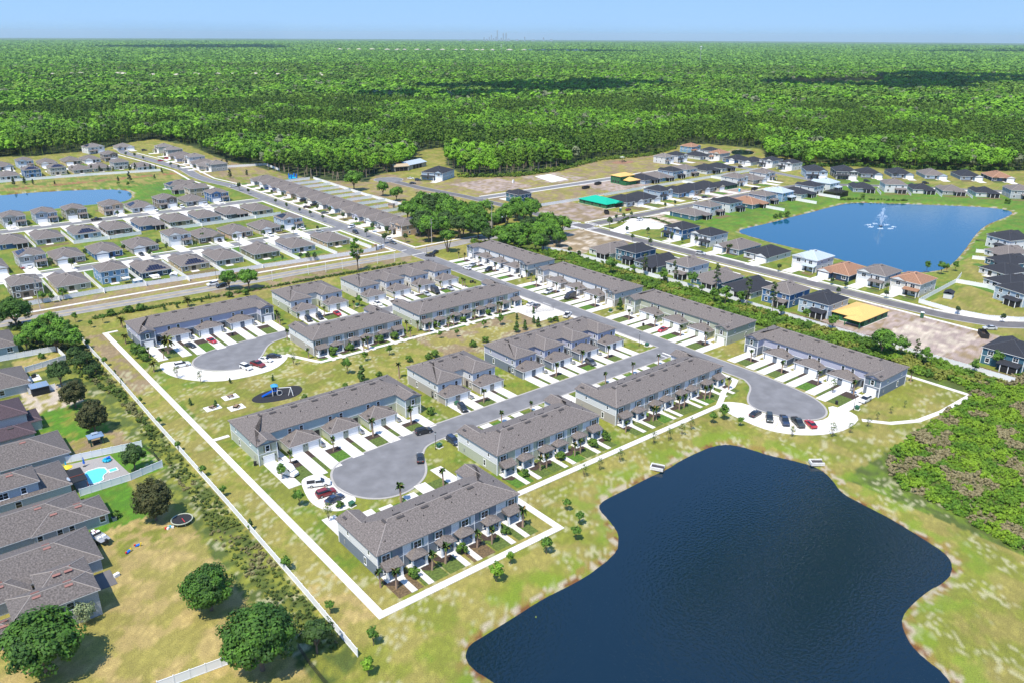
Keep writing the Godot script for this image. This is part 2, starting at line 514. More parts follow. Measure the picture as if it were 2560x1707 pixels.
func make_zones() -> void:
	zones = [
		[-60, -900, 1400, 120, TAN, OLIVE, 16.0, 0.5],
		[40, -345, 250, -60, TAN, OLIVE, 13.0, 0.45],
		[56.5, -300, 203, -122.6, OLIVE, GREEN, 9.0, 0.3],
		[62, -231, 201, -196, TAN, OLIVE, 10.0, 0.5],
		[60, -230, 120, -192, OLIVE, TAN, 12.0, 0.45],
		[140, -228, 200, -200, EARTH, TAN, 14.0, 0.5],
		[51, -298, 57, -236, EARTH, TAN, 9.0, 0.35],
		[49, -236, 57, -100, TAN, OLIVE, 8.0, 0.3],
		[50, -124, 57, -104, TAN, STRAW, 8.0, 0.4],
		[40, -325, 49, -98, OLIVE, SCRUB, 5.0, 0.55],
		[-20, -345, 40, -255, OLIVE, SCRUB, 7.0, 0.4],
		[24, -260, 38, -240, SAND, TAN, 5.0, 0.4],
		[27, -288, 40, -274, STRAW, TAN, 4.0, 0.4],
		[22, -241, 39, -217, LUSH, OLIVE, 6.0, 0.3],
		[28, -217, 41, -205, EARTH, TAN, 5.0, 0.4],
		[24, -204, 44, -187, LUSH, GREEN, 4.0, 0.3],
		[22, -187, 35, -168, LUSH, GREEN, 5.0, 0.25],
		[-20, -168, 40, -60, STRAW, TAN, 9.0, 0.55],
		[25, -168, 36, -156, STRAW, OLIVE, 5.0, 0.4],
		[20, -600, 216, -334, OLIVE, GREEN, 12.0, 0.5],
		[20, -349, 204, -334, EARTH, TAN, 8.0, 0.3],
		[44, -327, 200, -317, OLIVE, TAN, 10.0, 0.4],
		[105, -327, 200, -312, EARTH, OLIVE, 9.0, 0.35],
		[209, -600, 262, -338, OLIVE, EARTH, 9.0, 0.45],
		[209, -333, 300, -326, EARTH, TAN, 8.0, 0.4],
		[40, -720, 200, -596, TAN, GREEN, 14.0, 0.4],
		[40, -640, 195, -632, Color(0.36, 0.17, 0.07), TAN, 12.0, 0.3],
		[120, -600, 190, -545, GREEN, LUSH, 9.0, 0.5],
		[40, -870, 260, -685, OLIVE, TAN, 12.0, 0.5],
		[204, -700, 262, -600, EARTH, TAN, 10.0, 0.5],
		[264, -540, 320, -416, EARTH, TAN, 14.0, 0.5],
		[318, -484, 425, -418, EARTH, TAN, 12.0, 0.55],
		[330, -470, 372, -428, PINK, EARTH, 7.0, 0.35],
		[388, -464, 432, -427, PINK, TAN, 8.0, 0.3],
		[425, -484, 560, -420, TAN, EARTH, 14.0, 0.5],
		[318, -411, 424, -373, EARTH, TAN, 12.0, 0.5],
		[400, -412, 445, -380, PINK, EARTH, 6.0, 0.3],
		[318, -370, 354, -322, EARTH, PINK, 10.0, 0.4],
		[430, -345, 480, -320, PINK, EARTH, 6.0, 0.2],
		[264, -311, 306, -272, EARTH, SAND, 9.0, 0.3],
		[262, -272, 300, -80, GREEN, OLIVE, 9.0, 0.4],
		[264, -146, 306, -92, PINK, EARTH, 6.0, 0.35],
		[268, -123, 300, -100, SAND, PINK, 7.0, 0.5],
		[316, -308, 372, -130, OLIVE, GREEN, 7.0, 0.4],
		[345, -310, 372, -286, SAND, EARTH, 6.0, 0.3],
		[366, -306, 600, -150, GREEN, LUSH, 9.0, 0.4],
		[316, -130, 380, -40, TAN, OLIVE, 9.0, 0.35],
		[240, -330, 264, -60, SCRUB, GREEN, 4.0, 0.4],
		[170, -80, 300, -20, SCRUB, GREEN, 5.0, 0.35],
		[244, -125, 266, -80, SCRUB, GREEN, 5.0, 0.35],
		[155, -107, 245, -79, OLIVE, TAN, 14.0, 0.35],
	]


func patch(x: float, z: float, s: float) -> float:
	return clampf(0.5 + 1.1 * noise.get_noise_2d(x / s, z / s), 0.0, 1.0)


func ground_colour(x: float, z: float, d: float) -> Color:
	if (z < -440.0 or x > 640.0) and not Geometry2D.is_point_in_polygon(Vector2(x, z), developed):
		if x > 1480 and x < 2010 and z > -1100 and z < -850 and Geometry2D.is_point_in_polygon(Vector2(x, z), PackedVector2Array([Vector2(1690, -1100), Vector2(2005, -996), Vector2(1690, -850), Vector2(1487, -912)])):
			return Color(0.34, 0.36, 0.08)
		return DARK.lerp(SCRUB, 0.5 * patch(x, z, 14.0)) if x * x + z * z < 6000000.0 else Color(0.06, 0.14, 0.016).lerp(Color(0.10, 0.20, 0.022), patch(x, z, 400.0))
	var jx := x + 0.7 * noise.get_noise_2d(x * 0.5, z * 0.5)
	var jz := z + 0.7 * noise.get_noise_2d(x * 0.5 + 50.0, z * 0.5)
	var hit: Array = zones[0]
	for q in zones:
		if jx > q[0] and jx < q[2] and jz > q[1] and jz < q[3]:
			hit = q
	var s: float = hit[6]
	var k := smoothstep(1.0 - hit[7] - 0.22, 1.0 - hit[7] + 0.22, patch(x + 300.0, z, s) * 0.75 + 0.25 * patch(x, z, s * 0.22))
	var col: Color = (hit[4] as Color).lerp(hit[5], k)
	var tone := 0.82 + 0.36 * patch(x, z + 80.0, 2.1) * patch(x, z, 0.9) + 0.14 * patch(x, z, 31.0)
	col = col * tone
	if x > 40.0 and x < 245.0 and z > -260.0 and z < -20.0:   # pale flowering weeds in the mown grass
		var w := patch(x, z + 500.0, 15.0) * 0.7 + patch(x, z, 3.3) * 0.5
		if w > 0.74 and patch(x * 1.0, z * 0.8, 0.55) > 0.60:
			col = col.lerp(Color(0.58, 0.55, 0.33), clampf((w - 0.72) * 3.5, 0.0, 0.65))
	if d < 16.0:
		var b := d + 1.6 * noise.get_noise_2d(x / 5.0, z / 5.0)
		var g := smoothstep(9.0, 5.0, b) * smoothstep(0.35, 0.62, patch(x, z, 11.0))
		col = col.lerp(Color(0.19, 0.31, 0.015), 0.6 * g)
		if b < 2.6:
			col = col.lerp(Color(0.50, 0.43, 0.30) if patch(x, z, 4.0) > 0.5 else Color(0.30, 0.22, 0.05), smoothstep(2.6, 1.6, b))
		if b < 0.9:
			col = col.lerp(Color(0.20, 0.085, 0.022) if patch(x + 9.0, z, 6.0) > 0.47 else Color(0.24, 0.26, 0.02), smoothstep(0.9, 0.3, b))
		if d < -0.4:
			col = Color(0.03, 0.035, 0.02)
	return Color(col.r, col.g, col.b, 1.0)


func ground() -> void:
	near_pond = pts([63.1, -87.9, 65.8, -91.1, 69.5, -91.2, 75.5, -91.4, 84, -92.2, 95, -91.5, 106.2, -93.2, 109.8, -96.1, 112.1, -98.4, 114.2, -103.7, 115.2, -107.4, 117.3, -109.2, 126.5, -109.3, 134.7, -109.6, 140.6, -109.3, 148.5, -110.1, 155, -110, 160, -109.5, 163, -108.1, 164.6, -105.5, 165.5, -102.3, 166.3, -98, 168.6, -93, 170.2, -88, 170.0, -85, 167.3, -80.6, 164.6, -77.7, 163.5, -74.3, 162.7, -64.5, 160.5, -55.7, 158.9, -50.2, 155.9, -47.9, 151.2, -46.6, 142, -47.8, 133.3, -47.4, 129.8, -45.7, 125.5, -41.5, 123.7, -33.4, 112, -28, 92, -40, 75, -58, 66, -76])
	far_pond = pts([360.5, -160, 377.2, -149.5, 393.6, -150.8, 426.5, -158.7, 468.6, -170.6, 499.4, -177.1, 530, -178, 550.2, -180.6, 554.9, -192.7, 540.1, -212.9, 513.7, -242.4, 498, -258.2, 480, -259, 460.1, -258.2, 421.2, -256.9, 401.1, -256, 380, -257, 370.6, -254.2, 368, -244, 364, -225, 364, -200, 360, -180])
	west_pond = pts([20, -560, 64.3, -558.4, 76, -554.3, 93.6, -551.8, 111.4, -553.1, 128.4, -548.3, 136, -555, 140, -566, 143.2, -580, 142.2, -591.8, 129.4, -604.4, 98.6, -616.9, 73.4, -620.2, 20, -630])
	wood_pond = pts([654, -464, 660, -446, 640, -432, 628, -436, 626, -446])
	ponds = [smooth(near_pond), smooth(far_pond), smooth(west_pond), smooth(wood_pond)]
	developed = pts([-80, -840, 102, -815, 125, -802, 149, -809, 173, -809, 219, -852, 244, -866, 255, -789, 248, -712, 248, -664, 253, -631, 256, -581, 261, -559, 270, -534, 288, -514, 300, -530, 316, -540, 331, -543, 369, -574, 400, -625, 440, -640, 402, -578, 380, -548, 362, -500, 354, -487, 386, -469, 429, -468, 466, -482, 486, -490, 518, -489, 551, -481, 611, -499, 642, -517, 662, -500, 672, -446, 640, -418, 612, -400, 606, -361, 620, -342, 643, -331, 650, -312, 665, -292, 685, -274, 700, -256, 727, -239, 800, -205, 900, 120, -80, 120])
	make_zones()
	var xs := lines([[-40000, -8000, 4000], [-8000, -1000, 1000], [-1000, -40, 240], [-40, 0, 4], [0, 176, 0.8], [176, 252, 1.3], [252, 560, 2.4], [560, 760, 5], [760, 2100, 30], [2100, 8000, 500], [8000, 48000, 1600]])
	var zs := lines([[-48000, -8000, 1600], [-8000, -2000, 500], [-2000, -900, 50], [-900, -560, 5], [-560, -345, 2.4], [-345, -236, 1.3], [-236, -28, 0.8], [-28, 120, 8], [120, 1000, 220], [1000, 30000, 6000]])
	var nx := xs.size()
	var nz := zs.size()
	var v := PackedVector3Array(); var c := PackedColorArray(); var nn := PackedVector3Array(); var idx := PackedInt32Array()
	v.resize(nx * nz); c.resize(nx * nz); nn.resize(nx * nz)
	var boxes := []
	for p in ponds:
		var b := Rect2(p[0], Vector2.ZERO)
		for q in p:
			b = b.expand(q)
		boxes.append(b.grow(17.0))
	for j in nz:
		for i in nx:
			var p := Vector2(xs[i], zs[j])
			var d := 99.0
			for k in 4:
				if (boxes[k] as Rect2).has_point(p):
					d = minf(d, shore(p, ponds[k]))
			var h := -p.length_squared() / 12742000.0 if p.length_squared() > 640000.0 else 0.0
			if d < 8.0:
				h = WATER * smoothstep(6.5, -0.2, d) * 1.04 if d > 0.0 else WATER * 1.04 + maxf(d, -6.0) * 0.3
			v[j * nx + i] = Vector3(p.x, h, p.y)
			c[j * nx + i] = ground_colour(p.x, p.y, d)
			nn[j * nx + i] = Vector3.UP
	for j in nz - 1:
		for i in nx - 1:
			var a := j * nx + i
			idx.append_array([a, a + 1, a + nx, a + 1, a + nx + 1, a + nx])
	for j in range(1, nz - 1):
		for i in range(1, nx - 1):
			var a := j * nx + i
			if v[a].y != 0.0 or v[a + 1].y != 0.0 or v[a - nx].y != 0.0:
				nn[a] = (v[a + nx] - v[a - nx]).cross(v[a + 1] - v[a - 1]).normalized()
	var arr := []
	arr.resize(Mesh.ARRAY_MAX)
	arr[Mesh.ARRAY_VERTEX] = v; arr[Mesh.ARRAY_NORMAL] = nn; arr[Mesh.ARRAY_COLOR] = c; arr[Mesh.ARRAY_INDEX] = idx
	var m := ArrayMesh.new()
	m.add_surface_from_arrays(Mesh.PRIMITIVE_TRIANGLES, arr)
	var gm := paint("ground", Color(1, 1, 1), 0.95, grain("grass", 0.035, 0.72, 1.0, 512, 5), 0.16)
	gm.vertex_color_use_as_albedo = true
	gm.detail_enabled = true; gm.detail_blend_mode = BaseMaterial3D.BLEND_MODE_MUL
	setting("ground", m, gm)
	var water_near := paint("water_near", Color(0.003, 0.014, 0.026), 0.05)
	ripple(water_near, 0.35)
	var water_far := paint("water_far", Color(0.0005, 0.075, 0.165), 0.05)
	ripple(water_far, 0.12)
	var g := Geo.new(); g.slab(Geometry2D.offset_polygon(ponds[0], 3.0)[0], WATER, WATER)
	tag(setting("pond_water", g.mesh(), water_near), "dark navy retention pond beside the townhouse rows", "pond")
	g = Geo.new(); g.slab(Geometry2D.offset_polygon(ponds[1], 3.0)[0], WATER, WATER)
	tag(setting("pond_water", g.mesh(), water_far), "bright blue pond with the fountain, ringed by houses", "pond")
	g = Geo.new(); g.slab(Geometry2D.offset_polygon(ponds[2], 3.0)[0], WATER, WATER)
	tag(setting("pond_water", g.mesh(), paint("water_west", Color(0.05, 0.14, 0.24), 0.04)), "pale blue pond behind the small-lot houses", "pond")
	g = Geo.new(); g.slab(Geometry2D.offset_polygon(ponds[3], 3.0)[0], WATER, WATER)
	tag(setting("pond_water", g.mesh(), mat("water_near")), "dark pond under the forest beyond the terracotta roofs", "pond")


func ripple(m: StandardMaterial3D, strength: float) -> void:
	var f := FastNoiseLite.new()
	f.seed = 3; f.frequency = 0.03; f.fractal_octaves = 3
	var t := NoiseTexture2D.new()
	t.width = 256; t.height = 256; t.seamless = true; t.as_normal_map = true; t.bump_strength = 2.0; t.noise = f
	m.normal_enabled = true; m.normal_texture = t; m.normal_scale = strength
	m.uv1_triplanar = true; m.uv1_world_triplanar = true; m.uv1_scale = Vector3.ONE * 0.13


var level := 0.030
var laid := 0


func sheet(called: String, poly: PackedVector2Array, m: String, y := -1.0) -> void:   # each road lies 4 mm above the one before; other sheets are given their height
	if y < 0.0:
		level += 0.004
	laid += 1
	var g := Geo.new()
	g.slab(poly, 0.0, level if y < 0.0 else y + 0.0023 * (laid % 5))
	setting(called, g.mesh(), mat(m))


func slab(called: String, poly: PackedVector2Array, m := "concrete", lift := 0.12) -> void:   # a concrete slab with a real edge
	laid += 1
	var g := Geo.new()
	g.slab(poly, 0.0, lift + 0.0037 * (laid % 11))
	setting(called, g.mesh(), mat(m))


func kerb_line(poly: PackedVector2Array, closed := true) -> void:   # a raised kerb along an outline
	var g := Geo.new()
	var n := poly.size()
	for i in (n if closed else n - 1):
		var a := poly[i]
		var b := poly[(i + 1) % n]
		var s := (b - a).normalized()
		var t := Vector2(-s.y, s.x) * 0.28
		var e := s * 0.1
		g.slab(PackedVector2Array([a + t - e, b + t + e, b - t + e, a - t - e]), 0.0, 0.10 + 0.003 * (i % 3))
	setting("kerb", g.mesh(), mat("kerb"))


func roads() -> void:
	var rc := func(x0, z0, x1, z1): return rect(x0, z0, x1, z1)
	var sw := smooth(pts([100, -165.0, 94, -163.8, 86, -163.4, 80, -163.2, 77, -162, 74.2, -159.3, 72.6, -155, 72.2, -151, 73.4, -146.8, 76, -143, 79.5, -140.8, 84, -140.2, 88.5, -141.7, 92, -144.2, 94.6, -148, 96.2, -152.1, 98.5, -155, 101, -156.6, 106, -157, 106, -165]), 2)
	var se := smooth(pts([208.8, -136, 208.5, -125, 207.5, -116, 206.5, -110, 203.5, -104, 199, -100.4, 194, -100.2, 189.5, -103.5, 187.2, -109, 186, -114, 187, -118.6, 191.5, -122, 197.6, -124.9, 200.6, -128.6, 202, -132, 202, -138]), 2)
	var no := smooth(pts([108, -260.4, 98, -260.2, 90, -259, 83, -258.3, 77, -256.4, 72.6, -252.4, 71.2, -247, 73.5, -242, 78, -238.2, 83, -235.6, 87.5, -235.6, 90.6, -240.5, 94, -245, 97, -249.6, 101, -252.8, 108, -254]), 2)
	var far_end := PackedVector2Array()
	for i in 24:
		far_end.append(Vector2(304.5 + 10.5 * cos(TAU * i / 24), -513 + 11.0 * sin(TAU * i / 24)))
	# outlines that carry a kerb, joined so that crossings stay open
	var net := [rc.call(201.3, -322, 208.8, -130), rc.call(95, -165.2, 204, -157.0), rc.call(100, -260.4, 204, -254.0), sw, se, no, ribbon(pts([10, -331.8, 41, -331, 77, -328.8, 104, -327.6, 147, -327.4, 187, -325.2, 206, -324, 240, -327, 270, -325, 298, -317, 316, -314.6]), 3.6), ribbon(pts([205, -322, 204.8, -560, 199.5, -590, 199.5, -615, 203.5, -650, 199, -710, 193, -775, 196, -800]), 3.9), rc.call(20, -397.6, 204, -390.4), rc.call(30, -500.6, 204, -493.4), ribbon(pts([372, -72, 345, -84, 328, -92, 318, -102, 313, -118, 311.3, -140, 311.5, -170, 312, -240, 310.6, -280, 310.5, -320, 312.6, -380, 310, -430, 304.5, -470, 304, -508]), 3.7), far_end, rc.call(310, -318.4, 505, -311.6), ribbon(pts([500, -315, 522, -313, 548, -298, 575, -270, 598, -238, 622, -205, 650, -170]), 3.6), ribbon(pts([311, -415.4, 520, -415.4, 548, -411, 560, -395, 561, -360, 552, -320, 545, -300]), 3.5), rc.call(206, -392, 209, -391)]
	var merged := [net[0]]
	var holes := []
	for k in range(1, net.size()):
		var cur: PackedVector2Array = net[k]
		var rest := []
		for q in merged:
			var u := Geometry2D.merge_polygons(cur, q)
			if u.size() == 1:
				cur = u[0]
			else:
				var solid := u.filter(func(r): return not Geometry2D.is_polygon_clockwise(r))
				if solid.size() == 1:
					cur = solid[0]
					holes.append_array(u.filter(func(r): return Geometry2D.is_polygon_clockwise(r)))
				else:
					rest.append(q)
		merged = rest + [cur]
	for q in merged + holes:
		kerb_line(q)
	for k in net.size():
		sheet("road", net[k], "asphalt_old" if k == 6 else ("asphalt_dark" if k in [10, 12, 13] else "asphalt"))
	# markings
	var mid := pts([10, -331.8, 41, -331, 77, -328.8, 104, -327.6, 147, -327.4, 187, -325.2])
	sheet("road_marking", ribbon(mid, 0.16), "line_yellow", 0.094)
	sheet("road_marking", rect(202, -331.4, 204.8, -330.8), "line_white", 0.094)
	sheet("road_marking", rect(201.6, -321.0, 208.4, -320.5), "line_white", 0.094)
	sheet("road_marking", rect(198.4, -161, 199.0, -157.4), "line_white", 0.094)
	sheet("road_marking", rect(196.4, -161, 196.7, -157.4), "line_white", 0.094)
	for s in [[306.2, -321, 306.9, -309], [317.2, -320, 317.9, -310], [307, -322.6, 316, -321.9], [307, -308.6, 315, -307.9], [304.6, -321, 305.2, -309], [319.4, -320, 320.0, -310], [307, -324.4, 316, -323.8], [307, -306.6, 315, -306.0]]:
		sheet("crosswalk_marking", rect(s[0], s[1], s[2], s[3]), "line_white", 0.094)
	# parking aprons round the turning circles
	slab("parking_apron", smooth(pts([72.5, -160.5, 70, -161.6, 67.1, -161.0, 65.6, -156.1, 64.5, -150.6, 65.2, -146.2, 67.5, -143.2, 70.5, -142.6, 74.2, -145.6, 72.6, -151, 72.8, -156]), 2), "concrete", 0.05)
	slab("parking_apron", smooth(pts([187.2, -119, 184, -123.5, 180.6, -124.6, 177.6, -119, 176.9, -111, 177.4, -105, 180.5, -99.5, 185.5, -95.2, 191.5, -92.6, 198, -92.2, 204.2, -93.6, 206, -98, 205, -104, 199, -99.6, 194, -99.4, 189, -103, 186.5, -109, 185.4, -114]), 1), "concrete", 0.05)
	slab("parking_apron", smooth(pts([72.2, -253, 66, -257, 63, -255.6, 62.6, -249, 63.6, -243.6, 66.4, -238, 70.7, -232.8, 76.2, -229.6, 84.6, -228.4, 91, -229.2, 97, -234, 99.4, -237.8, 97, -240.4, 90.5, -241.4, 87.5, -235.4, 82, -235.6, 76, -238.6, 72.6, -242.6, 71, -247]), 1), "concrete", 0.05)
	slab("parking_apron", rect(187.2, -228.5, 201.6, -210.5), "concrete", 0.05)
	slab("parking_apron", pts([312, -297, 330, -303, 347, -312, 354, -305, 350, -287, 339, -283.5, 331, -289.5, 313.5, -287.6]), "concrete_new", 0.05)
	for a in [[66.0, -157.6, 71.6, -158.4], [65.4, -154, 71.4, -154.6], [65.0, -150.4, 71.8, -150.6], [65.8, -146.6, 72.4, -147.6]]:
		sheet("parking_marking", ribbon(pts(a), 0.07), "line_yellow", 0.10)
	for k in 7:
		var t := -2.75 + k * 0.36
		sheet("parking_marking", ribbon(pts([194 + cos(PI - k * 0.34) * 11.5, -110 + sin(PI - k * 0.34) * 11.5, 194 + cos(PI - k * 0.34) * 16.2, -110 + sin(PI - k * 0.34) * 16.2]), 0.07), "line_yellow", 0.10)
		sheet("parking_marking", ribbon(pts([83 + cos(PI - 0.25 - k * 0.30) * 12.6, -247 + sin(PI - 0.25 - k * 0.30) * 12.6, 83 + cos(PI - 0.25 - k * 0.30) * 17.4, -247 + sin(PI - 0.25 - k * 0.30) * 17.4]), 0.07), "line_yellow", 0.10)
	for k in 6:
		sheet("parking_marking", rect(189.6 + k * 2.6, -226.5, 189.72 + k * 2.6, -221.5), "line_white", 0.10)
	# sidewalks
	for w in [[56.6, -298, 58.3, -106.4], [58.3, -108.1, 102.8, -106.4], [101.1, -122.6, 102.8, -108.1], [102.8, -124.2, 181, -122.5], [58.3, -194.6, 62.4, -193.2], [58.3, -298, 61.6, -296.6], [243.5, -101.5, 245, -79.6], [237, -103, 245, -101.5], [104.5, -226.2, 187, -224.6]]:
		slab("sidewalk", rect(w[0], w[1], w[2], w[3]))
	slab("sidewalk", ribbon(pts([244.5, -80.4, 226, -80.8, 215, -82.4, 207.5, -86.5, 203.2, -92.5]), 0.8))
	slab("sidewalk", ribbon(pts([179.5, -123.4, 184.5, -126.0, 188.5, -128.4, 194, -129.2, 198.6, -131.4, 199.4, -138]), 0.85))
	slab("sidewalk", ribbon(pts([104.8, -225.4, 102.2, -231, 98.8, -238.6]), 0.8))
	slab("sidewalk", ribbon(pts([20, -339.8, 70, -339.4, 104, -338.7, 150, -337, 200, -333.4]), 0.8))
	for w in [[198.3, -390, 199.7, -334.5], [198.3, -493, 199.7, -398], [210.0, -560, 211.5, -332], [24, -400.6, 198, -399.2], [24, -389.4, 198, -388.0], [40, -503.4, 198, -502], [40, -492.0, 198, -490.6], [316.3, -308, 317.8, -124], [304.6, -308, 306.1, -100], [318, -321.6, 505, -320.2], [318, -310, 505, -308.6], [318, -421, 520, -419.6], [318, -411.4, 520, -410], [199.4, -254, 200.8, -167], [199.2, -252.5, 200.6, -210]]:
		slab("sidewalk", rect(w[0], w[1], w[2], w[3]))
	slab("sidewalk", ribbon(pts([211, -332.5, 238, -333.4, 268, -331.6, 292, -323.6]), 0.8))
	slab("sidewalk", ribbon(pts([193, -560, 190, -600, 194.5, -650, 190, -715, 185, -770]), 0.75))
	slab("sidewalk", ribbon(pts([212, -560, 206.5, -596, 208, -615, 211, -650, 206.5, -715, 201, -770]), 0.75))
	slab("sidewalk", ribbon(pts([317, -125, 319.4, -112, 324, -101.5, 334, -95, 360, -84]), 0.75))


func front_plot(o: Node3D, u0: float, u1: float, zf: float, z1: float, called: String, m: String, y: float) -> void:   # a rectangle given in a building's own axes
	var poly := PackedVector2Array()
	for q in [Vector3(u0, 0, zf), Vector3(u1, 0, zf), Vector3(u1, 0, z1), Vector3(u0, 0, z1)]:
		var w: Vector3 = o.transform * q
		poly.append(Vector2(w.x, w.z))
	if y > 0.05:
		slab(called, poly, m, y)
	else:
		sheet(called, poly, m, y)


# ---------------------------------------------------------------- townhouses
const EAVE := 5.6
const PITCH := 0.36


func outline_roof(W: float, D: float, r: float, wings: Array, gabled: bool) -> Array:   # one main hipped roof with wings toward +z; returns [roof, eaves board, gable wall]
	var g := Geo.new(); var f := Geo.new(); var k := []
	var X := func(u): return u - W / 2
	var Z := func(v): return D / 2 - v
	var P := func(u, v, h): return Vector3(u - W / 2, EAVE + h * PITCH, D / 2 - v)
	var m := D - r
	var R0: Vector3 = P.call(m / 2, r + m / 2, m / 2)
	var R1: Vector3 = P.call(W - m / 2, r + m / 2, m / 2)
	g.up([P.call(0, D, 0), P.call(W, D, 0), R1, R0])
	var back := [R1, R0]   # the garage-side slope, notched by every wing
	var poly := PackedVector2Array([Vector2(-W / 2, -D / 2), Vector2(W / 2, -D / 2)])
	var front := []
	for i in wings.size():
		var a: float = wings[i][0]
		var b: float = wings[i][1]
		var hw := (b - a) / 2
		var q: Vector3 = P.call((a + b) / 2, r + hw, hw)         # where the wing ridge meets the main slope
		var tip: Vector3 = P.call((a + b) / 2, 0.0 if gabled else hw, hw)
		var fl: Vector3 = P.call(a, 0, 0); var fr: Vector3 = P.call(b, 0, 0)
		if i == 0:
			g.up([P.call(0, D, 0), R0, q, tip, fl])
		else:
			g.up([fl, tip, q, P.call(a, r, 0)]); front.append(P.call(a, r, 0))
		front.append(q)
		if i == wings.size() - 1:
			g.up([P.call(W, D, 0), R1, q, tip, fr])
		else:
			g.up([fr, tip, q, P.call(b, r, 0)]); front.append(P.call(b, r, 0))
		if gabled:
			k.append([fl + Vector3(0.35, -0.05, -0.3), fr + Vector3(-0.35, -0.05, -0.3), tip + Vector3(0, -0.14, -0.3)])
			for s in [[fl, tip], [fr, tip]]:
				f.out([s[0], s[1], s[1] - Vector3(0, 0.2, 0), s[0] - Vector3(0, 0.2, 0)], Vector3(0, EAVE, 0))
		else:
			g.up([fl, fr, tip]); g.ridges.append_array([fl, tip, fr, tip])
		g.ridges.append_array([tip, q])
	front.append(R1); front.push_front(R0)
	# split the notched slope into strips between the ridge and the eaves
	for i in range(1, front.size() - 2):
		var a: Vector3 = front[i]
		var b: Vector3 = front[i + 1]
		var ca := Vector3(clampf(a.x, R0.x, R1.x), R0.y, R0.z)
		var cb := Vector3(clampf(b.x, R0.x, R1.x), R0.y, R0.z)
		if ca.is_equal_approx(cb):
			g.up([a, b, ca])
		else:
			g.up([a, b, cb, ca])
	for i in range(wings.size() - 1, -1, -1):
		poly.append(Vector2(wings[i][1] - W / 2, D / 2)); poly.append(Vector2(wings[i][0] - W / 2, D / 2))
		if i > 0:
			poly.append(Vector2(wings[i][0] - W / 2, D / 2 - r)); poly.append(Vector2(wings[i - 1][1] - W / 2, D / 2 - r))
	f.edge(poly, EAVE)
	g.ridges.append_array([R0, R1, P.call(0, D, 0), R0, P.call(W, D, 0), R1])
	return [g.mesh(), f.mesh(), k, g.caps()]


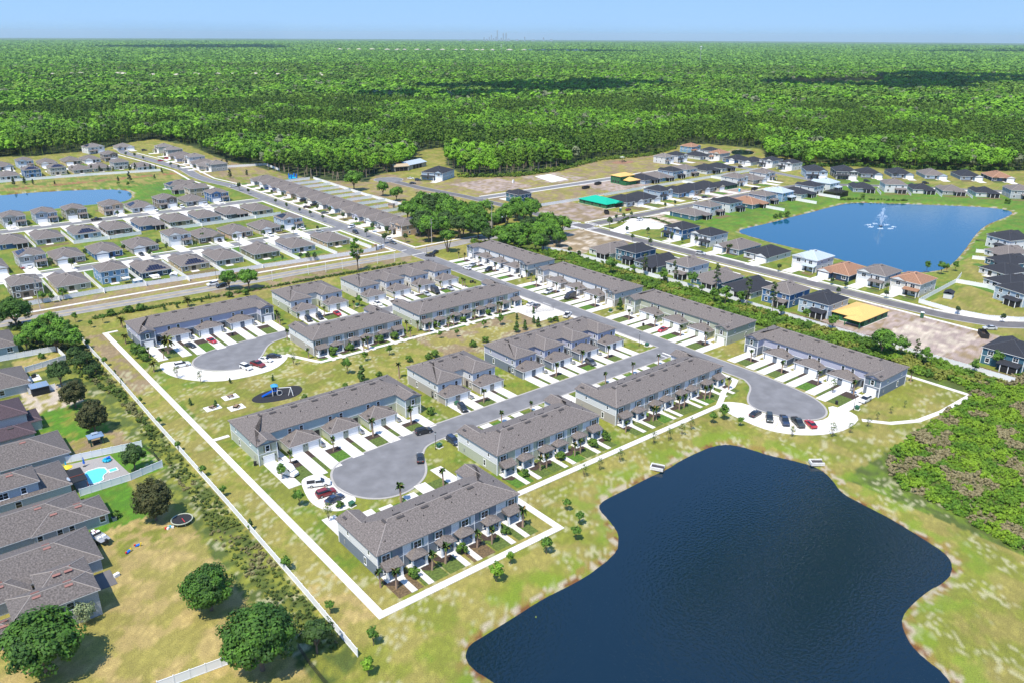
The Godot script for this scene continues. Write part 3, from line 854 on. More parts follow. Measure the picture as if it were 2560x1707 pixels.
func townhouse(label: String, x: float, z: float, turn: float, W: float, D: float, r: float, units: int, wings: Array, gabled: bool, garages: Array, gz: float, low: String, high: String, alt: String, drive: Array, porches: bool) -> Node3D:
	var o := thing("townhouse_row", label, "townhouses", x, z, deg_to_rad(turn), "grey roofed townhouse rows")
	var roofs := outline_roof(W, D, r, wings, gabled)
	part("roof", roofs[0], mat("roof_weathered"), o)
	part("eaves_board", roofs[1], mat("fascia"), o)
	part("ridge_cap", roofs[3], mat("ridge_weathered"), o)
	for q in roofs[2]:
		var gw := Geo.new(); gw.face(q)
		part("gable_wall", gw.mesh(), mat("wall_" + high), o)
	var e := 0.42
	var hw := W / 2
	var hd := D / 2
	var poly := PackedVector2Array([Vector2(-hw + e, -hd + e), Vector2(hw - e, -hd + e)])
	for i in range(wings.size() - 1, -1, -1):
		var a: float = wings[i][0] - hw + e
		var b: float = wings[i][1] - hw - e
		if i < wings.size() - 1:
			poly.append(Vector2(b, hd - r - e))
		poly.append(Vector2(b, hd - e)); poly.append(Vector2(a, hd - e))
		if i > 0:
			poly.append(Vector2(a, hd - r - e))
	var g := Geo.new(); g.walls(poly, 0.0, 2.85); part("lower_wall", g.mesh(), mat("wall_" + low), o)
	g = Geo.new(); g.walls(poly, 3.02, EAVE - 0.1); part("upper_wall", g.mesh(), mat("wall_" + high), o)
	g = Geo.new(); g.walls(Geometry2D.offset_polygon(poly, 0.03)[0], 2.84, 3.03)
	for p in poly:
		g.box(Vector3(p.x - 0.09, 0, p.y - 0.09), Vector3(p.x + 0.09, EAVE - 0.11, p.y + 0.09))
	part("trim_band", g.mesh(), mat("trim"), o)
	if gabled:   # the fronts of the end wings are painted like the lower walls
		for w in [wings[0], wings[-1]]:
			part("siding_panel", box_mesh(Vector3(w[1] - w[0] - 1.06, 2.5, 0.05), true), mat("wall_" + low), o, Vector3((w[0] + w[1]) / 2 - hw, 4.28, hd - e + 0.01))
	# garage side of the wings
	for w in wings:
		var c: float = (w[0] + w[1]) / 2 - hw
		if gabled:
			garage_door(o, Vector3(c + 0.1, 0, hd - e), 0.0, 2.6, 2.15, "door_white")
			window(o, Vector3(c, 4.15, hd - e + 0.03), 0.0, 1.0, 1.55)
			for s in [-1, 1]:
				part("shutter", box_mesh(Vector3(0.36, 1.7, 0.05), true), mat("shutter" if low != "sage" else "wall_olive"), o, Vector3(c + s * 0.86, 4.15, hd - e + 0.06))
				part("wall_lamp", box_mesh(Vector3(0.16, 0.42, 0.18), true), mat("metal_black"), o, Vector3(c + 0.1 + s * 1.75, 1.85, hd - e + 0.1))
		else:
			for s in [-0.24, 0.26]:
				window(o, Vector3(c + s * (w[1] - w[0]), 4.0, hd - e), 0.0, 0.95, 1.5)
			for s in [-1, 1]:
				var sx: float = c + s * ((w[1] - w[0]) / 2 - e)
				window(o, Vector3(sx, 4.05, hd - e - 1.4), s * PI / 2, 0.7, 1.2)
				part("front_door", box_mesh(Vector3(1.0, 2.1, 0.06)), mat("door_dark"), o, Vector3(sx, 0.05, hd - e - 2.9), s * PI / 2)
				window(o, Vector3(sx, 1.45, hd - e - 1.2), s * PI / 2, 0.6, 1.3)
	# single-storey garages in pairs
	for q in garages:
		var x0: float = q[0] - hw
		var x1: float = q[1] - hw
		var zf := hd + gz
		var zb := hd - r - e if gabled else hd - e
		var wl := Geo.new()
		wl.walls(rect(x0 + 0.35, zb, x1 - 0.35, zf - 0.35), 0.0, 2.5)
		part("garage", wl.mesh(), mat("wall_" + low), o)
		var rf := Geo.new(); rf.leanhip(x0, x1, zf, zb, 2.62, PITCH)
		part("garage_roof", rf.mesh(), mat("roof_weathered"), o)
		part("ridge_cap", rf.caps(), mat("ridge_weathered"), o)
		var gt := Geo.new(); gt.walls(Geometry2D.offset_polygon(rect(x0, zb, x1, zf), 0.02)[0], 2.46, 2.61)
		for sx in [x0 + 0.35, x1 - 0.35]:
			gt.box(Vector3(sx - 0.1, 0, zf - 0.45), Vector3(sx + 0.1, 2.45, zf - 0.25))
		part("garage_trim", gt.mesh(), mat("trim"), o)
		for s in [0.255, 0.745]:
			garage_door(o, Vector3(lerpf(x0, x1, s), 0, zf - 0.35), 0.0, 2.55, 2.1, "door_white")
		for s in [-0.35, 0.35]:
			part("wall_lamp", box_mesh(Vector3(0.15, 0.38, 0.16), true), mat("metal_black"), o, Vector3((x0 + x1) / 2 + s, 1.8, zf - 0.28))
		for s in [-1, 1]:
			vent(o, Vector3((x0 + x1) / 2 + s * (x1 - x0) * 0.36, 2.62 + (x1 - x0) * 0.14 * PITCH, (zf + zb) / 2 + 0.2), s * PI / 2, 0.85)
			if gabled:
				window(o, Vector3((x0 + x1) / 2 + s * 1.6, 4.15, hd - r - e), 0.0, 0.95, 1.5)
				var dx: float = x1 + 0.9 if s > 0 else x0 - 0.9
				part("front_door", box_mesh(Vector3(0.95, 2.1, 0.06)), mat("door_dark"), o, Vector3(dx, 0.05, hd - r - e))
	# end walls
	for s in [-1, 1]:
		for q in [[4.35, 0.22, 0.6, 0.9], [4.35, -0.28, 0.6, 0.9], [1.5, -0.18, 0.7, 1.5]]:
			window(o, Vector3(s * (hw - e), q[0], q[1] * D), s * PI / 2, q[2], q[3])
		part("meter_box", box_mesh(Vector3(0.4, 0.9, 0.2), true), mat("metal_grey"), o, Vector3(s * (hw - e), 1.4, hd - 3.0), s * PI / 2)
	# porch side
	var uw := (W - 2 * e) / units
	for i in units:
		var c := -hw + e + uw * (i + 0.5)
		var flip := 1.0 if i % 2 == 0 else -1.0
		if porches:
			if i % 2 == 1:
				part("siding_panel", box_mesh(Vector3(uw - 0.04, 2.5, 0.05), true), mat("wall_" + alt), o, Vector3(c, 4.28, -hd + e - 0.02))
			part("unit_trim", box_mesh(Vector3(0.14, 5.4, 0.09)), mat("trim"), o, Vector3(c - uw / 2 + 0.08, 0, -hd + e - 0.02))
			var wx := c - 0.9 * flip * (0.4 if i > 0 and i < units - 1 else 1.2)
			window(o, Vector3(wx, 4.15, -hd + e - 0.04), PI, 1.8, 1.5, 2)
			for s in [-1, 1]:
				part("shutter", box_mesh(Vector3(0.36, 1.65, 0.05), true), mat("shutter"), o, Vector3(wx + s * 1.27, 4.15, -hd + e - 0.06))
			var pr := Node3D.new(); pr.name = "porch"
			o.add_child(pr, true)
			var px := c + 0.55 * flip
			if i == 0: px = c + 0.75 * -1.0 + 0.35
			if i == units - 1: px = c + 0.4
			pr.position = Vector3(px, 0, -hd + e); pr.rotation.y = PI
			var rf := Geo.new()
			if i == 0 or i == units - 1:
				rf.shed(-2.0, 2.0, 2.5, -0.02, 2.75, 0.34)
			else:
				rf.leanhip(-2.05, 2.05, 2.5, -0.02, 2.75, 0.42)
			part("porch_roof", rf.mesh(), mat("roof_weathered"), pr)
			for s in [-1, 1]:
				var cl := Geo.new()
				var b := Vector3(s * 1.62, 0, 2.0)
				cl.box(b + Vector3(-0.3, 0, -0.3), b + Vector3(0.3, 0.25, 0.3))
				for q in 4:
					var a0: float = TAU * q / 4 + PI / 4
					var a1: float = TAU * (q + 1) / 4 + PI / 4
					cl.out([b + Vector3(cos(a0) * 0.36, 0.25, sin(a0) * 0.36), b + Vector3(cos(a1) * 0.36, 0.25, sin(a1) * 0.36), b + Vector3(cos(a1) * 0.24, 2.6, sin(a1) * 0.24), b + Vector3(cos(a0) * 0.24, 2.6, sin(a0) * 0.24)], b)
				part("porch_column", cl.mesh(), mat("trim"), pr)
			var fl := Geo.new(); fl.box(Vector3(-1.95, 0, -0.3), Vector3(1.95, 0.16, 2.35)); fl.box(Vector3(-0.95 * flip - 0.75, 0, 2.3), Vector3(-0.95 * flip + 0.75, 0.14, 3.1))
			part("porch_floor", fl.mesh(), mat("concrete_new"), pr)
			part("front_door", box_mesh(Vector3(0.95, 2.1, 0.06)), mat("door_teal"), o, Vector3(px + 0.75 * flip, 0.16, -hd + e - 0.02))
			window(o, Vector3(px - 0.75 * flip, 1.5, -hd + e - 0.02), PI, 1.1, 1.4)
			# front garden
			var pz := -hd + e - 2.4
			front_plot(o, px + 0.95 * flip - 0.65, px + 0.95 * flip + 0.65, pz, pz - 5.3, "walkway", "concrete", 0.1)
			var dry: int = (i * 7 + int(x)) % 3
			for s in [[c - uw / 2 + 0.3, px + 0.95 * flip - 0.66], [px + 0.95 * flip + 0.66, c + uw / 2 - 0.05]]:
				if s[1] - s[0] > 0.7:
					front_plot(o, s[0], s[1], pz + 2.0, pz - 5.2, "front_lawn", ["turf_green", "turf_brown" if z > -130 and z < -100 else "turf_lush", "turf_green"][dry], 0.022)
			var bed := PackedVector2Array()
			var bc: Vector3 = o.transform * Vector3(c - 0.9 * flip, 0, pz + 0.2)
			for k in 14:
				bed.append(Vector2(bc.x + cos(TAU * k / 14) * (2.0 + 0.3 * sin(k * 2.3 + i)), bc.z + sin(TAU * k / 14) * (1.7 + 0.25 * cos(k * 1.7))))
			sheet("mulch_bed", bed, "mulch", 0.036)
		else:
			window(o, Vector3(c - 0.9, 4.1, -hd + e), PI, 1.0, 1.5)
			window(o, Vector3(c + 1.2, 1.5, -hd + e), PI, 1.6, 1.5, 2)
		# vents near the ridge
		var m := D - r
		if i > 0 and i < units - 1:
			for s in [-1, 1]:
				vent(o, Vector3(c, EAVE + (m / 2 - 0.75) * PITCH, hd - r - m / 2 + s * 0.75), 0.0 if s > 0 else PI, 1.75)
		for k in 2:
			var pz2 := rng.randf_range(1.2, m / 2 - 1.2)
			var sgn := 1.0 if k == 0 else -1.0
			part("vent_pipe", box_mesh(Vector3(0.16, 0.4, 0.16)), mat("vent"), o, Vector3(c + rng.randf_range(-1.8, 1.8) * (1.0 if i > 0 and i < units - 1 else 0.0), EAVE + pz2 * PITCH - 0.06, hd - r - m / 2 + sgn * (m / 2 - pz2)))
	var mm := D - r
	for s in [-1, 1]:
		vent(o, Vector3(s * (hw - mm / 2 + 0.8), EAVE + (mm / 2 - 0.8) * PITCH, hd - r - mm / 2), s * PI / 2, 1.5)
		if gabled:
			vent(o, Vector3(s * (hw - 1.4), EAVE + 1.4 * PITCH, hd - 1.9), s * PI / 2, 1.3)
	# drives, walks and small gardens on the garage side
	var dk := 0
	var doors := []
	for w in wings:
		if gabled:
			doors.append([(w[0] + w[1]) / 2 - hw + 0.1, hd - e])
	for q in garages:
		for s in [0.255, 0.745]:
			doors.append([lerpf(q[0], q[1], s) - hw, hd + gz - 0.35])
	doors.sort_custom(func(a, b): return a[0] < b[0])
	for k in doors.size():
		var dl: float = drive[k] if drive.size() > 1 else drive[0]
		var c: float = doors[k][0]
		var zf: float = doors[k][1]
		front_plot(o, c - 1.6, c + 1.6, zf, hd + gz + dl, "driveway", "concrete", 0.09)
		if k + 1 < doors.size():
			var nx: float = doors[k + 1][0]
			var wide := nx - c - 3.2
			var zn: float = maxf(zf, doors[k + 1][1])
			var end := hd + gz + minf(dl, drive[k + 1] if drive.size() > 1 else drive[0]) - 0.7
			if wide < 1.9:
				front_plot(o, c + 1.6, nx - 1.6, zn + 0.02, zn + (end - zn) * 0.35, "mulch_bed", "mulch", 0.03)
				front_plot(o, c + 1.6, nx - 1.6, zn + (end - zn) * 0.35, end, "front_lawn", "turf_green", 0.03)
			else:
				var mid := (c + nx) / 2
				front_plot(o, mid - 0.75, mid + 0.75, hd - r - e, zn + 1.6, "walkway", "concrete_new", 0.12)
				front_plot(o, c + 1.6, nx - 1.6, zn + 1.4, zn + 2.6, "walkway", "concrete_new", 0.10)
				front_plot(o, c + 1.6, nx - 1.6, zn + 2.6, zn + 2.6 + (end - zn - 2.6) * 0.35, "mulch_bed", "mulch", 0.03)
				front_plot(o, c + 1.6, nx - 1.6, zn + 2.6 + (end - zn - 2.6) * 0.35, end, "front_lawn", "turf_green" if (dk + int(x)) % 3 else "turf_lush", 0.03)
				if gabled or true:
					var p: Vector3 = o.transform * Vector3(c + 2.3, 0, zn + 0.7)
					var ac := thing("air_conditioner", "grey air conditioning unit between garages, townhouse row %s" % short(label.get_slice(" row ", 1), 8), "air conditioner", p.x, p.z, deg_to_rad(turn), "air conditioning units, row %s" % label.get_slice(" row ", 1), 0.16)
					part("casing", box_mesh(Vector3(0.85, 0.75, 0.85)), mat("metal_grey"), ac)
					part("grille", box_mesh(Vector3(0.7, 0.05, 0.7)), mat("vent"), ac, Vector3(0, 0.75, 0))
				dk += 1
	return o


func vent(o: Node3D, at: Vector3, turn: float, w: float) -> void:   # a low roof vent that follows the slope
	var key := "vent%.2f" % w
	if not meshes.has(key):
		var g := Geo.new()
		g.cbox(Vector3(0, 0.09, 0), Vector3(w, 0.16, 0.52))
		meshes[key] = g.mesh()
	var p := part("roof_vent", meshes[key], mat("vent"), o, at, turn)
	p.rotation = Vector3(atan(PITCH), turn, 0)


func wings_a(W: float) -> Array:
	return [[0.0, 5.7], [W - 5.7, W]]


func pairs_a(W: float, n: int) -> Array:
	var gap := (W - 11.4 - 9.1 * n) / (n + 1)
	var r := []
	for i in n:
		var a := 5.7 + gap + i * (9.1 + gap)
		r.append([a, a + 9.1])
	return r


func wings_b(W: float, n: int) -> Array:
	var gap := (W - 9.2 * n) / (n - 1)
	var r := []
	for i in n:
		r.append([i * (9.2 + gap), i * (9.2 + gap) + 9.2])
	return r


func townhouses() -> void:
	var T := func(label, x0, x1, z_g, z_p, turn, r, units, low, high, alt, drive, porches):   # z_g: eaves of the garage wings, z_p: eaves of the far side
		var W: float = x1 - x0
		var D: float = absf(z_g - z_p)
		if turn == -90.0:   # along z: x0 and x1 are the z range, z_g and z_p lie along x
			townhouse(label, (z_g + z_p) / 2, (x0 + x1) / 2, turn, W, D, r, units, wings_a(W), true, pairs_a(W, (units - 2) / 2), 0.5, low, high, alt, drive, porches)
		else:
			townhouse(label, (x0 + x1) / 2, (z_g + z_p) / 2, turn, W, D, r, units, wings_a(W), true, pairs_a(W, (units - 2) / 2), 0.2, low, high, alt, drive, porches)
	T.call("slate blue and white townhouse row at the sidewalk corner by the dark pond", 62.1, 98.5, -133.2, -116.3, 180.0, 3.5, 6, "slate", "white", "slate", [12.0, 8.0, 6.0, 5.0, 6.0, 9.0], true)
	T.call("sage and white six-porch townhouse row between slate and greige rows by the pond", 104.8, 140.2, -149.5, -132.6, 180.0, 3.5, 6, "sage", "white", "sage", [6.8], true)
	T.call("greige and white eight-porch townhouse row above the notch of the dark pond", 146.6, 194.1, -149.7, -133.1, 180.0, 3.5, 8, "greige", "white", "greige", [6.8], true)
	T.call("mist and sage townhouse row beside the playground, garages on the turning circle", 61.9, 110.2, -173.2, -191.9, 0.0, 5.0, 8, "sage", "mist", "mist", [14.0, 13.0, 12.0, 10.5, 9.5, 9.5, 8.5, 8.5], false)
	T.call("lavender townhouse row behind the turning circle with date palms", 62.6, 110.6, -272.9, -289.7, 0.0, 3.5, 8, "slate", "lavender", "lavender", [14.0, 15.0, 16.0, 15.5, 14.0, 13.5, 12.5, 12.0], false)
	T.call("greige and white six-porch townhouse row facing the lawn across from the playground", 105.3, 140.4, -250.0, -231.2, 180.0, 5.0, 6, "greige", "white", "greige", [4.6], true)
	T.call("pale sage eight-porch townhouse row facing the lawn beside the main road", 146.6, 194.6, -249.6, -230.6, 180.0, 5.0, 8, "sage", "white", "sage", [4.6], true)
	T.call("slate and lavender townhouse row at the road junction under the wood", -302.6, -257.3, 220.5, 237.3, -90.0, 3.4, 8, "slate", "white", "slate", [11.0], false)
	T.call("white and taupe townhouse row second along the main road from the junction", -252.2, -204.4, 220.5, 237.3, -90.0, 3.4, 8, "greige", "white", "greige", [11.0], false)
	T.call("pale sage townhouse row with a red car on its drive along the main road", -199.6, -151.2, 220.6, 237.6, -90.0, 3.4, 8, "sage", "sage", "sage", [11.0], false)
	T.call("lavender and slate townhouse row at the turning circle end of the main road", -144.7, -96.7, 220.8, 237.9, -90.0, 3.4, 8, "slate", "lavender", "slate", [10.0, 10.3, 10.8, 11.4, 12.0, 12.6, 14.0, 16.0], false)
	var B := func(label, x0, x1, n, z_w, z_p, gz, low, high, drive):
		var W: float = x1 - x0
		townhouse(label, (x0 + x1) / 2, (z_w + z_p) / 2, 0.0, W, absf(z_w - z_p), 4.8, n * 2, wings_b(W, n), false, wings_b(W, n), gz, low, high, high, [drive], false)
	B.call("white and greige two-wing townhouse row above the central street", 117.6, 139.4, 2, -176.5, -193.5, 4.0, "greige", "white", 7.2)
	B.call("lavender and slate four-wing townhouse row above the central street", 147.2, 192.8, 4, -177.0, -193.6, 4.0, "slate", "lavender", 7.6)
	B.call("white and pale sage two-wing townhouse row with a red car on its drive", 117.4, 139.6, 2, -274.2, -292.0, 4.6, "sage", "white", 8.6)
	B.call("white four-wing townhouse row beside the hedge and the boundary road", 147.0, 192.0, 4, -274.0, -291.0, 5.2, "cream", "white", 7.8)


# ---------------------------------------------------------------- detached houses
# style letters: g garage on the other side, s solar panels, l screened rear porch, p deep front porch, c complex gable, b solar on the back slope, n no drive
func house(label: String, group: String, x: float, z: float, turn: float, storeys: int, w: float, d: float, wall: String, roof: String, style: String, drive: float) -> Node3D:
	var o := thing("house", label, "house", x, z, deg_to_rad(turn), group)
	var flip := -1.0 if "g" in style else 1.0
	var eave := 2.75 if storeys == 1 else 5.6
	var s := 0.42 if storeys == 1 else 0.40
	var hw := w / 2
	var hd := d / 2
	var wm := mat("wall_" + wall)
	var rm := mat("roof_" + roof)
	var e := 0.42
	var g := Geo.new()
	g.walls(rect(-hw, -hd, hw, hd), 0.0, eave - 0.12)
	part("wall", g.mesh(), wm, o)
	g = Geo.new(); g.hip(-hw - e, -hd - e, hw + e, hd + e, eave, s)
	part("roof", g.mesh(), rm, o)
	part("ridge_cap", g.caps(), mat("ridge_" + roof), o)
	var t := Geo.new()
	t.walls(Geometry2D.offset_polygon(rect(-hw - e, -hd - e, hw + e, hd + e), 0.02)[0], eave - 0.17, eave - 0.01)
	for cx in [-hw, hw]:
		for cz in [-hd, hd]:
			t.cbox(Vector3(cx, eave / 2 - 0.1, cz), Vector3(0.18, eave - 0.22, 0.18))
	if storeys == 2:
		t.walls(Geometry2D.offset_polygon(rect(-hw, -hd, hw, hd), 0.03)[0], 2.78, 2.96)
	part("trim", t.mesh(), mat("trim"), o)
	var gx := flip * (hw - 3.1)         # middle of the garage bay
	var white := "door_white" if wall != "white" else "door_white"
	if storeys == 1:
		var pz := 2.2
		g = Geo.new(); g.walls(rect(gx - 3.1, hd - 0.1, gx + 3.1, hd + pz), 0.0, eave - 0.12)
		part("garage", g.mesh(), wm, o)
		g = Geo.new(); g.gable(gx - 3.5, hd - 5.0, gx + 3.5, hd + pz + 0.35, eave + 0.02, s)
		part("garage_roof", g.mesh(), rm, o)
		g = Geo.new()
		g.face([Vector3(gx - 3.3, eave + 0.03, hd + pz + 0.38), Vector3(gx + 3.3, eave + 0.03, hd + pz + 0.38), Vector3(gx, eave + 3.3 * s, hd + pz + 0.38)])
		part("garage_gable", g.mesh(), mat("wall_white") if int(absf(x)) % 3 else wm, o)
		garage_door(o, Vector3(gx, 0, hd + pz), 0.0, 4.8, 2.15, white)
		part("front_door", box_mesh(Vector3(1.4, 2.3, 0.06)), mat("door_dark"), o, Vector3(gx - flip * 4.3, 0.05, hd))
		window(o, Vector3(-flip * (hw - 2.2), 1.5, hd), 0.0, 1.9, 1.5, 2, false)
		if "c" in style:
			g = Geo.new(); g.gable(-flip * (hw - 2.2) - 2.2, hd - 3.5, -flip * (hw - 2.2) + 2.2, hd + 0.75, eave + 0.03, s)
			part("front_gable", g.mesh(), rm, o)
	else:
		garage_door(o, Vector3(gx, 0, hd), 0.0, 4.8, 2.15, white)
		var px0 := -hw if flip > 0 else gx + 3.0
		var px1 := gx - 3.0 if flip > 0 else hw
		g = Geo.new(); g.shed(px0 - 0.2, px1 + 0.1, hd + 2.3, hd - 0.02, 2.75, 0.3)
		part("porch_roof", g.mesh(), rm, o)
		for cx in [px0 + 0.15, px1 - 0.3]:
			part("porch_column", box_mesh(Vector3(0.28, 2.6, 0.28)), mat("trim"), o, Vector3(cx, 0, hd + 2.0))
		part("front_door", box_mesh(Vector3(1.1, 2.2, 0.06)), mat("door_dark"), o, Vector3(px1 - flip * 0.0 - 0.9 if flip > 0 else px0 + 0.9, 0.05, hd))
		window(o, Vector3((px0 + px1) / 2 - flip * 0.6, 1.5, hd), 0.0, 1.6, 1.5, 2, false)
		var gw := 3.0
		g = Geo.new(); g.gable(gx - gw - 0.2, hd - 3.0, gx + gw + 0.2, hd + 0.7, eave + 0.02, s)
		part("front_gable", g.mesh(), rm, o)
		g = Geo.new(); g.face([Vector3(gx - gw, eave + 0.02, hd + 0.73), Vector3(gx + gw, eave + 0.02, hd + 0.73), Vector3(gx, eave + gw * s, hd + 0.73)])
		part("gable_trim", g.mesh(), mat("wall_white") if int(absf(z)) % 2 else wm, o)
		window(o, Vector3(gx, 4.15, hd), 0.0, 1.9, 1.5, 2, false)
		window(o, Vector3(gx - flip * 3.4, 4.15, hd), 0.0, 0.8, 1.3, 1, false)
		window(o, Vector3((px0 + px1) / 2, 4.15, hd), 0.0, 1.8, 1.5, 2, false)
		for q in [-0.3, 0.0, 0.3]:
			window(o, Vector3(q * w, 4.15, -hd), PI, 1.5 if q != 0.0 else 0.9, 1.4, 2 if q != 0.0 else 1, false)
		for sd in [-1, 1]:
			window(o, Vector3(sd * hw, 4.2, -d * 0.22), sd * PI / 2, 0.9, 1.3, 1, false)
			window(o, Vector3(sd * hw, 4.2, d * 0.2), sd * PI / 2, 0.8, 1.2, 1, false)
	for sd in [-1, 1]:
		window(o, Vector3(sd * hw, 1.6, -d * 0.25), sd * PI / 2, 0.9, 1.3, 1, false)
		window(o, Vector3(sd * hw, 1.6, d * 0.12), sd * PI / 2, 0.9, 1.3, 1, false)
	# the back
	window(o, Vector3(-hw * 0.55, 1.5, -hd), PI, 1.8, 1.4, 2, false)
	if "l" in style:
		g = Geo.new(); g.shed(-hw * 0.1, hw * 0.95, 3.2, -0.02, 2.62, 0.22)
		var lr := part("rear_porch_roof", g.mesh(), rm, o, Vector3(0, 0, -hd), PI)
		lr.position.x = 0.0
		for q in [-0.12, -0.5, -0.9]:
			part("rear_porch_column", box_mesh(Vector3(0.22, 2.5, 0.22)), mat("trim"), o, Vector3(q * hw, 0, -hd - 2.95))
		part("rear_screen", box_mesh(Vector3(hw * 0.78, 2.35, 0.05)), mat("screen"), o, Vector3(-hw * 0.51, 0.05, -hd - 2.92))
		part("rear_screen", box_mesh(Vector3(0.05, 2.35, 2.8)), mat("screen"), o, Vector3(-hw * 0.12, 0.05, -hd - 1.5))
		part("rear_screen", box_mesh(Vector3(0.05, 2.35, 2.8)), mat("screen"), o, Vector3(-hw * 0.9, 0.05, -hd - 1.5))
	else:
		part("patio_door", box_mesh(Vector3(1.9, 2.15, 0.06)), mat("glass"), o, Vector3(hw * 0.15, 0.05, -hd - 0.01))
		part("patio", box_mesh(Vector3(3.4, 0.1, 2.6)), mat("concrete"), o, Vector3(hw * 0.15, 0, -hd - 1.4))
	window(o, Vector3(hw * 0.68, 1.5, -hd), PI, 1.2, 1.4, 1, false)
	# roof details
	var mw := minf(w, d) / 2 + e
	var deep := d >= w
	for k in 3:
		var along := (rng.randf() - 0.5) * absf(d - w) * 0.8
		var side := 1.0 if k % 2 else -1.0
		var off := side * (0.8 if k < 2 else 2.5)
		var at := Vector3(off, eave + (mw - absf(off)) * s, along) if deep else Vector3(along, eave + (mw - absf(off)) * s, off)
		var p := part("roof_vent", box_mesh(Vector3(1.3, 0.13, 0.5) if k < 2 else Vector3(0.25, 0.3, 0.25)), mat("vent"), o, at)
		if k < 2:
			p.rotation = Vector3(atan(s), (side * PI / 2) if deep else (0.0 if side > 0 else PI), 0)
	for sl in ["s", "b"]:
		if sl in style:   # panels follow the slope of the side or of the back
			var ar := Geo.new()
			var nrow := 3
			for r in nrow:
				var run := 1.3 + r * 1.12
				var n := maxi(3, 8 - r * 2) if sl == "b" else 7 - r
				for q in n:
					var c := (q - (n - 1) / 2.0) * 1.05
					var sn := atan(s)
					var ctr := Vector3(c, run * s + 0.09, -run)
					var ax := Vector3(0.49, 0, 0)
					var az := Vector3(0, sin(sn), -cos(sn)) * 0.56
					var up := Vector3(0, cos(sn), sin(sn)) * 0.03
					ar.face([ctr - ax - az + up, ctr + ax - az + up, ctr + ax + az + up, ctr - ax + az + up])
					ar.face([ctr - ax - az - up, ctr + ax - az - up, ctr + ax - az + up, ctr - ax - az + up])
			var sp := part("solar_array", ar.mesh(), mat("solar"), o)
			if sl == "b":
				sp.position = Vector3(0, eave, -hd - e); sp.rotation.y = PI
			else:
				sp.position = Vector3(-hw - e, eave, 0); sp.rotation.y = -PI / 2
	if drive > 0.0:
		var zf := hd + (2.2 if storeys == 1 else 0.0)
		front_plot(o, gx - 2.6, gx + 2.6, zf, zf + drive, "driveway", "concrete", 0.09)
		front_plot(o, gx - flip * 4.9, gx - flip * 3.7, hd + (0.1 if storeys == 1 else 2.3), zf + 2.0, "walkway", "concrete", 0.08)
		front_plot(o, gx - flip * 2.6, gx - flip * 4.9, zf + 1.6, zf + 2.8, "walkway", "concrete", 0.082)
		var col: String = ["turf_green", "turf_lush", "turf_dry", "turf_green", "turf_lush"][int(absf(x * 3.0 + z)) % 5]
		front_plot(o, gx - flip * 5.0, -flip * (hw + 0.8), hd + 2.4, zf + drive - 2.6, "front_lawn", col, 0.03)
		front_plot(o, gx - flip * 5.0, -flip * (hw - 0.2), hd + (0.1 if storeys == 1 else 2.4), hd + (1.5 if storeys == 1 else 3.6), "planting_bed", "mulch", 0.036)
		if int(absf(x * 7.0 + z * 3.0)) % 4 < 2:
			front_plot(o, -hw - 0.9, hw + 0.9, -hd - (3.2 if "l" in style else 2.8), -hd - 7.5, "back_lawn", ["turf_lush", "turf_dry", "turf_green"][int(absf(x + z * 5.0)) % 3], 0.028)
	return o


func row(where: String, group: String, items: Array, along_x: bool, fixed: float, turn: float, drive: float) -> void:   # one street of houses: items are [place, storeys, wall, roof, style] in order
	var order := ["first", "second", "third", "fourth", "fifth", "sixth", "seventh", "eighth", "ninth", "tenth", "eleventh", "twelfth", "thirteenth", "fourteenth"]
	for i in items.size():
		var q: Array = items[i]
		var w := 12.4 if q[1] == 1 else 10.8
		var d := 16.5 if q[1] == 1 else 12.6
		if not q[3] in ["weathered", "stone"] or "fountain" in where or "newer" in where or "hedge" in where:
			w += 1.4; d += 1.5
		var off: float = q[5] if q.size() > 5 else 0.0
		var label := "%s%s house with %s roof, %s %s" % [shade(q[2]), " two-storey" if q[1] == 2 else "", "solar" if "s" in q[4] or "b" in q[4] else q[3], order[i], where]
		house(label, group, q[0] if along_x else fixed + off, fixed + off if along_x else q[0], turn, q[1], w, d, q[2], q[3], q[4], drive)


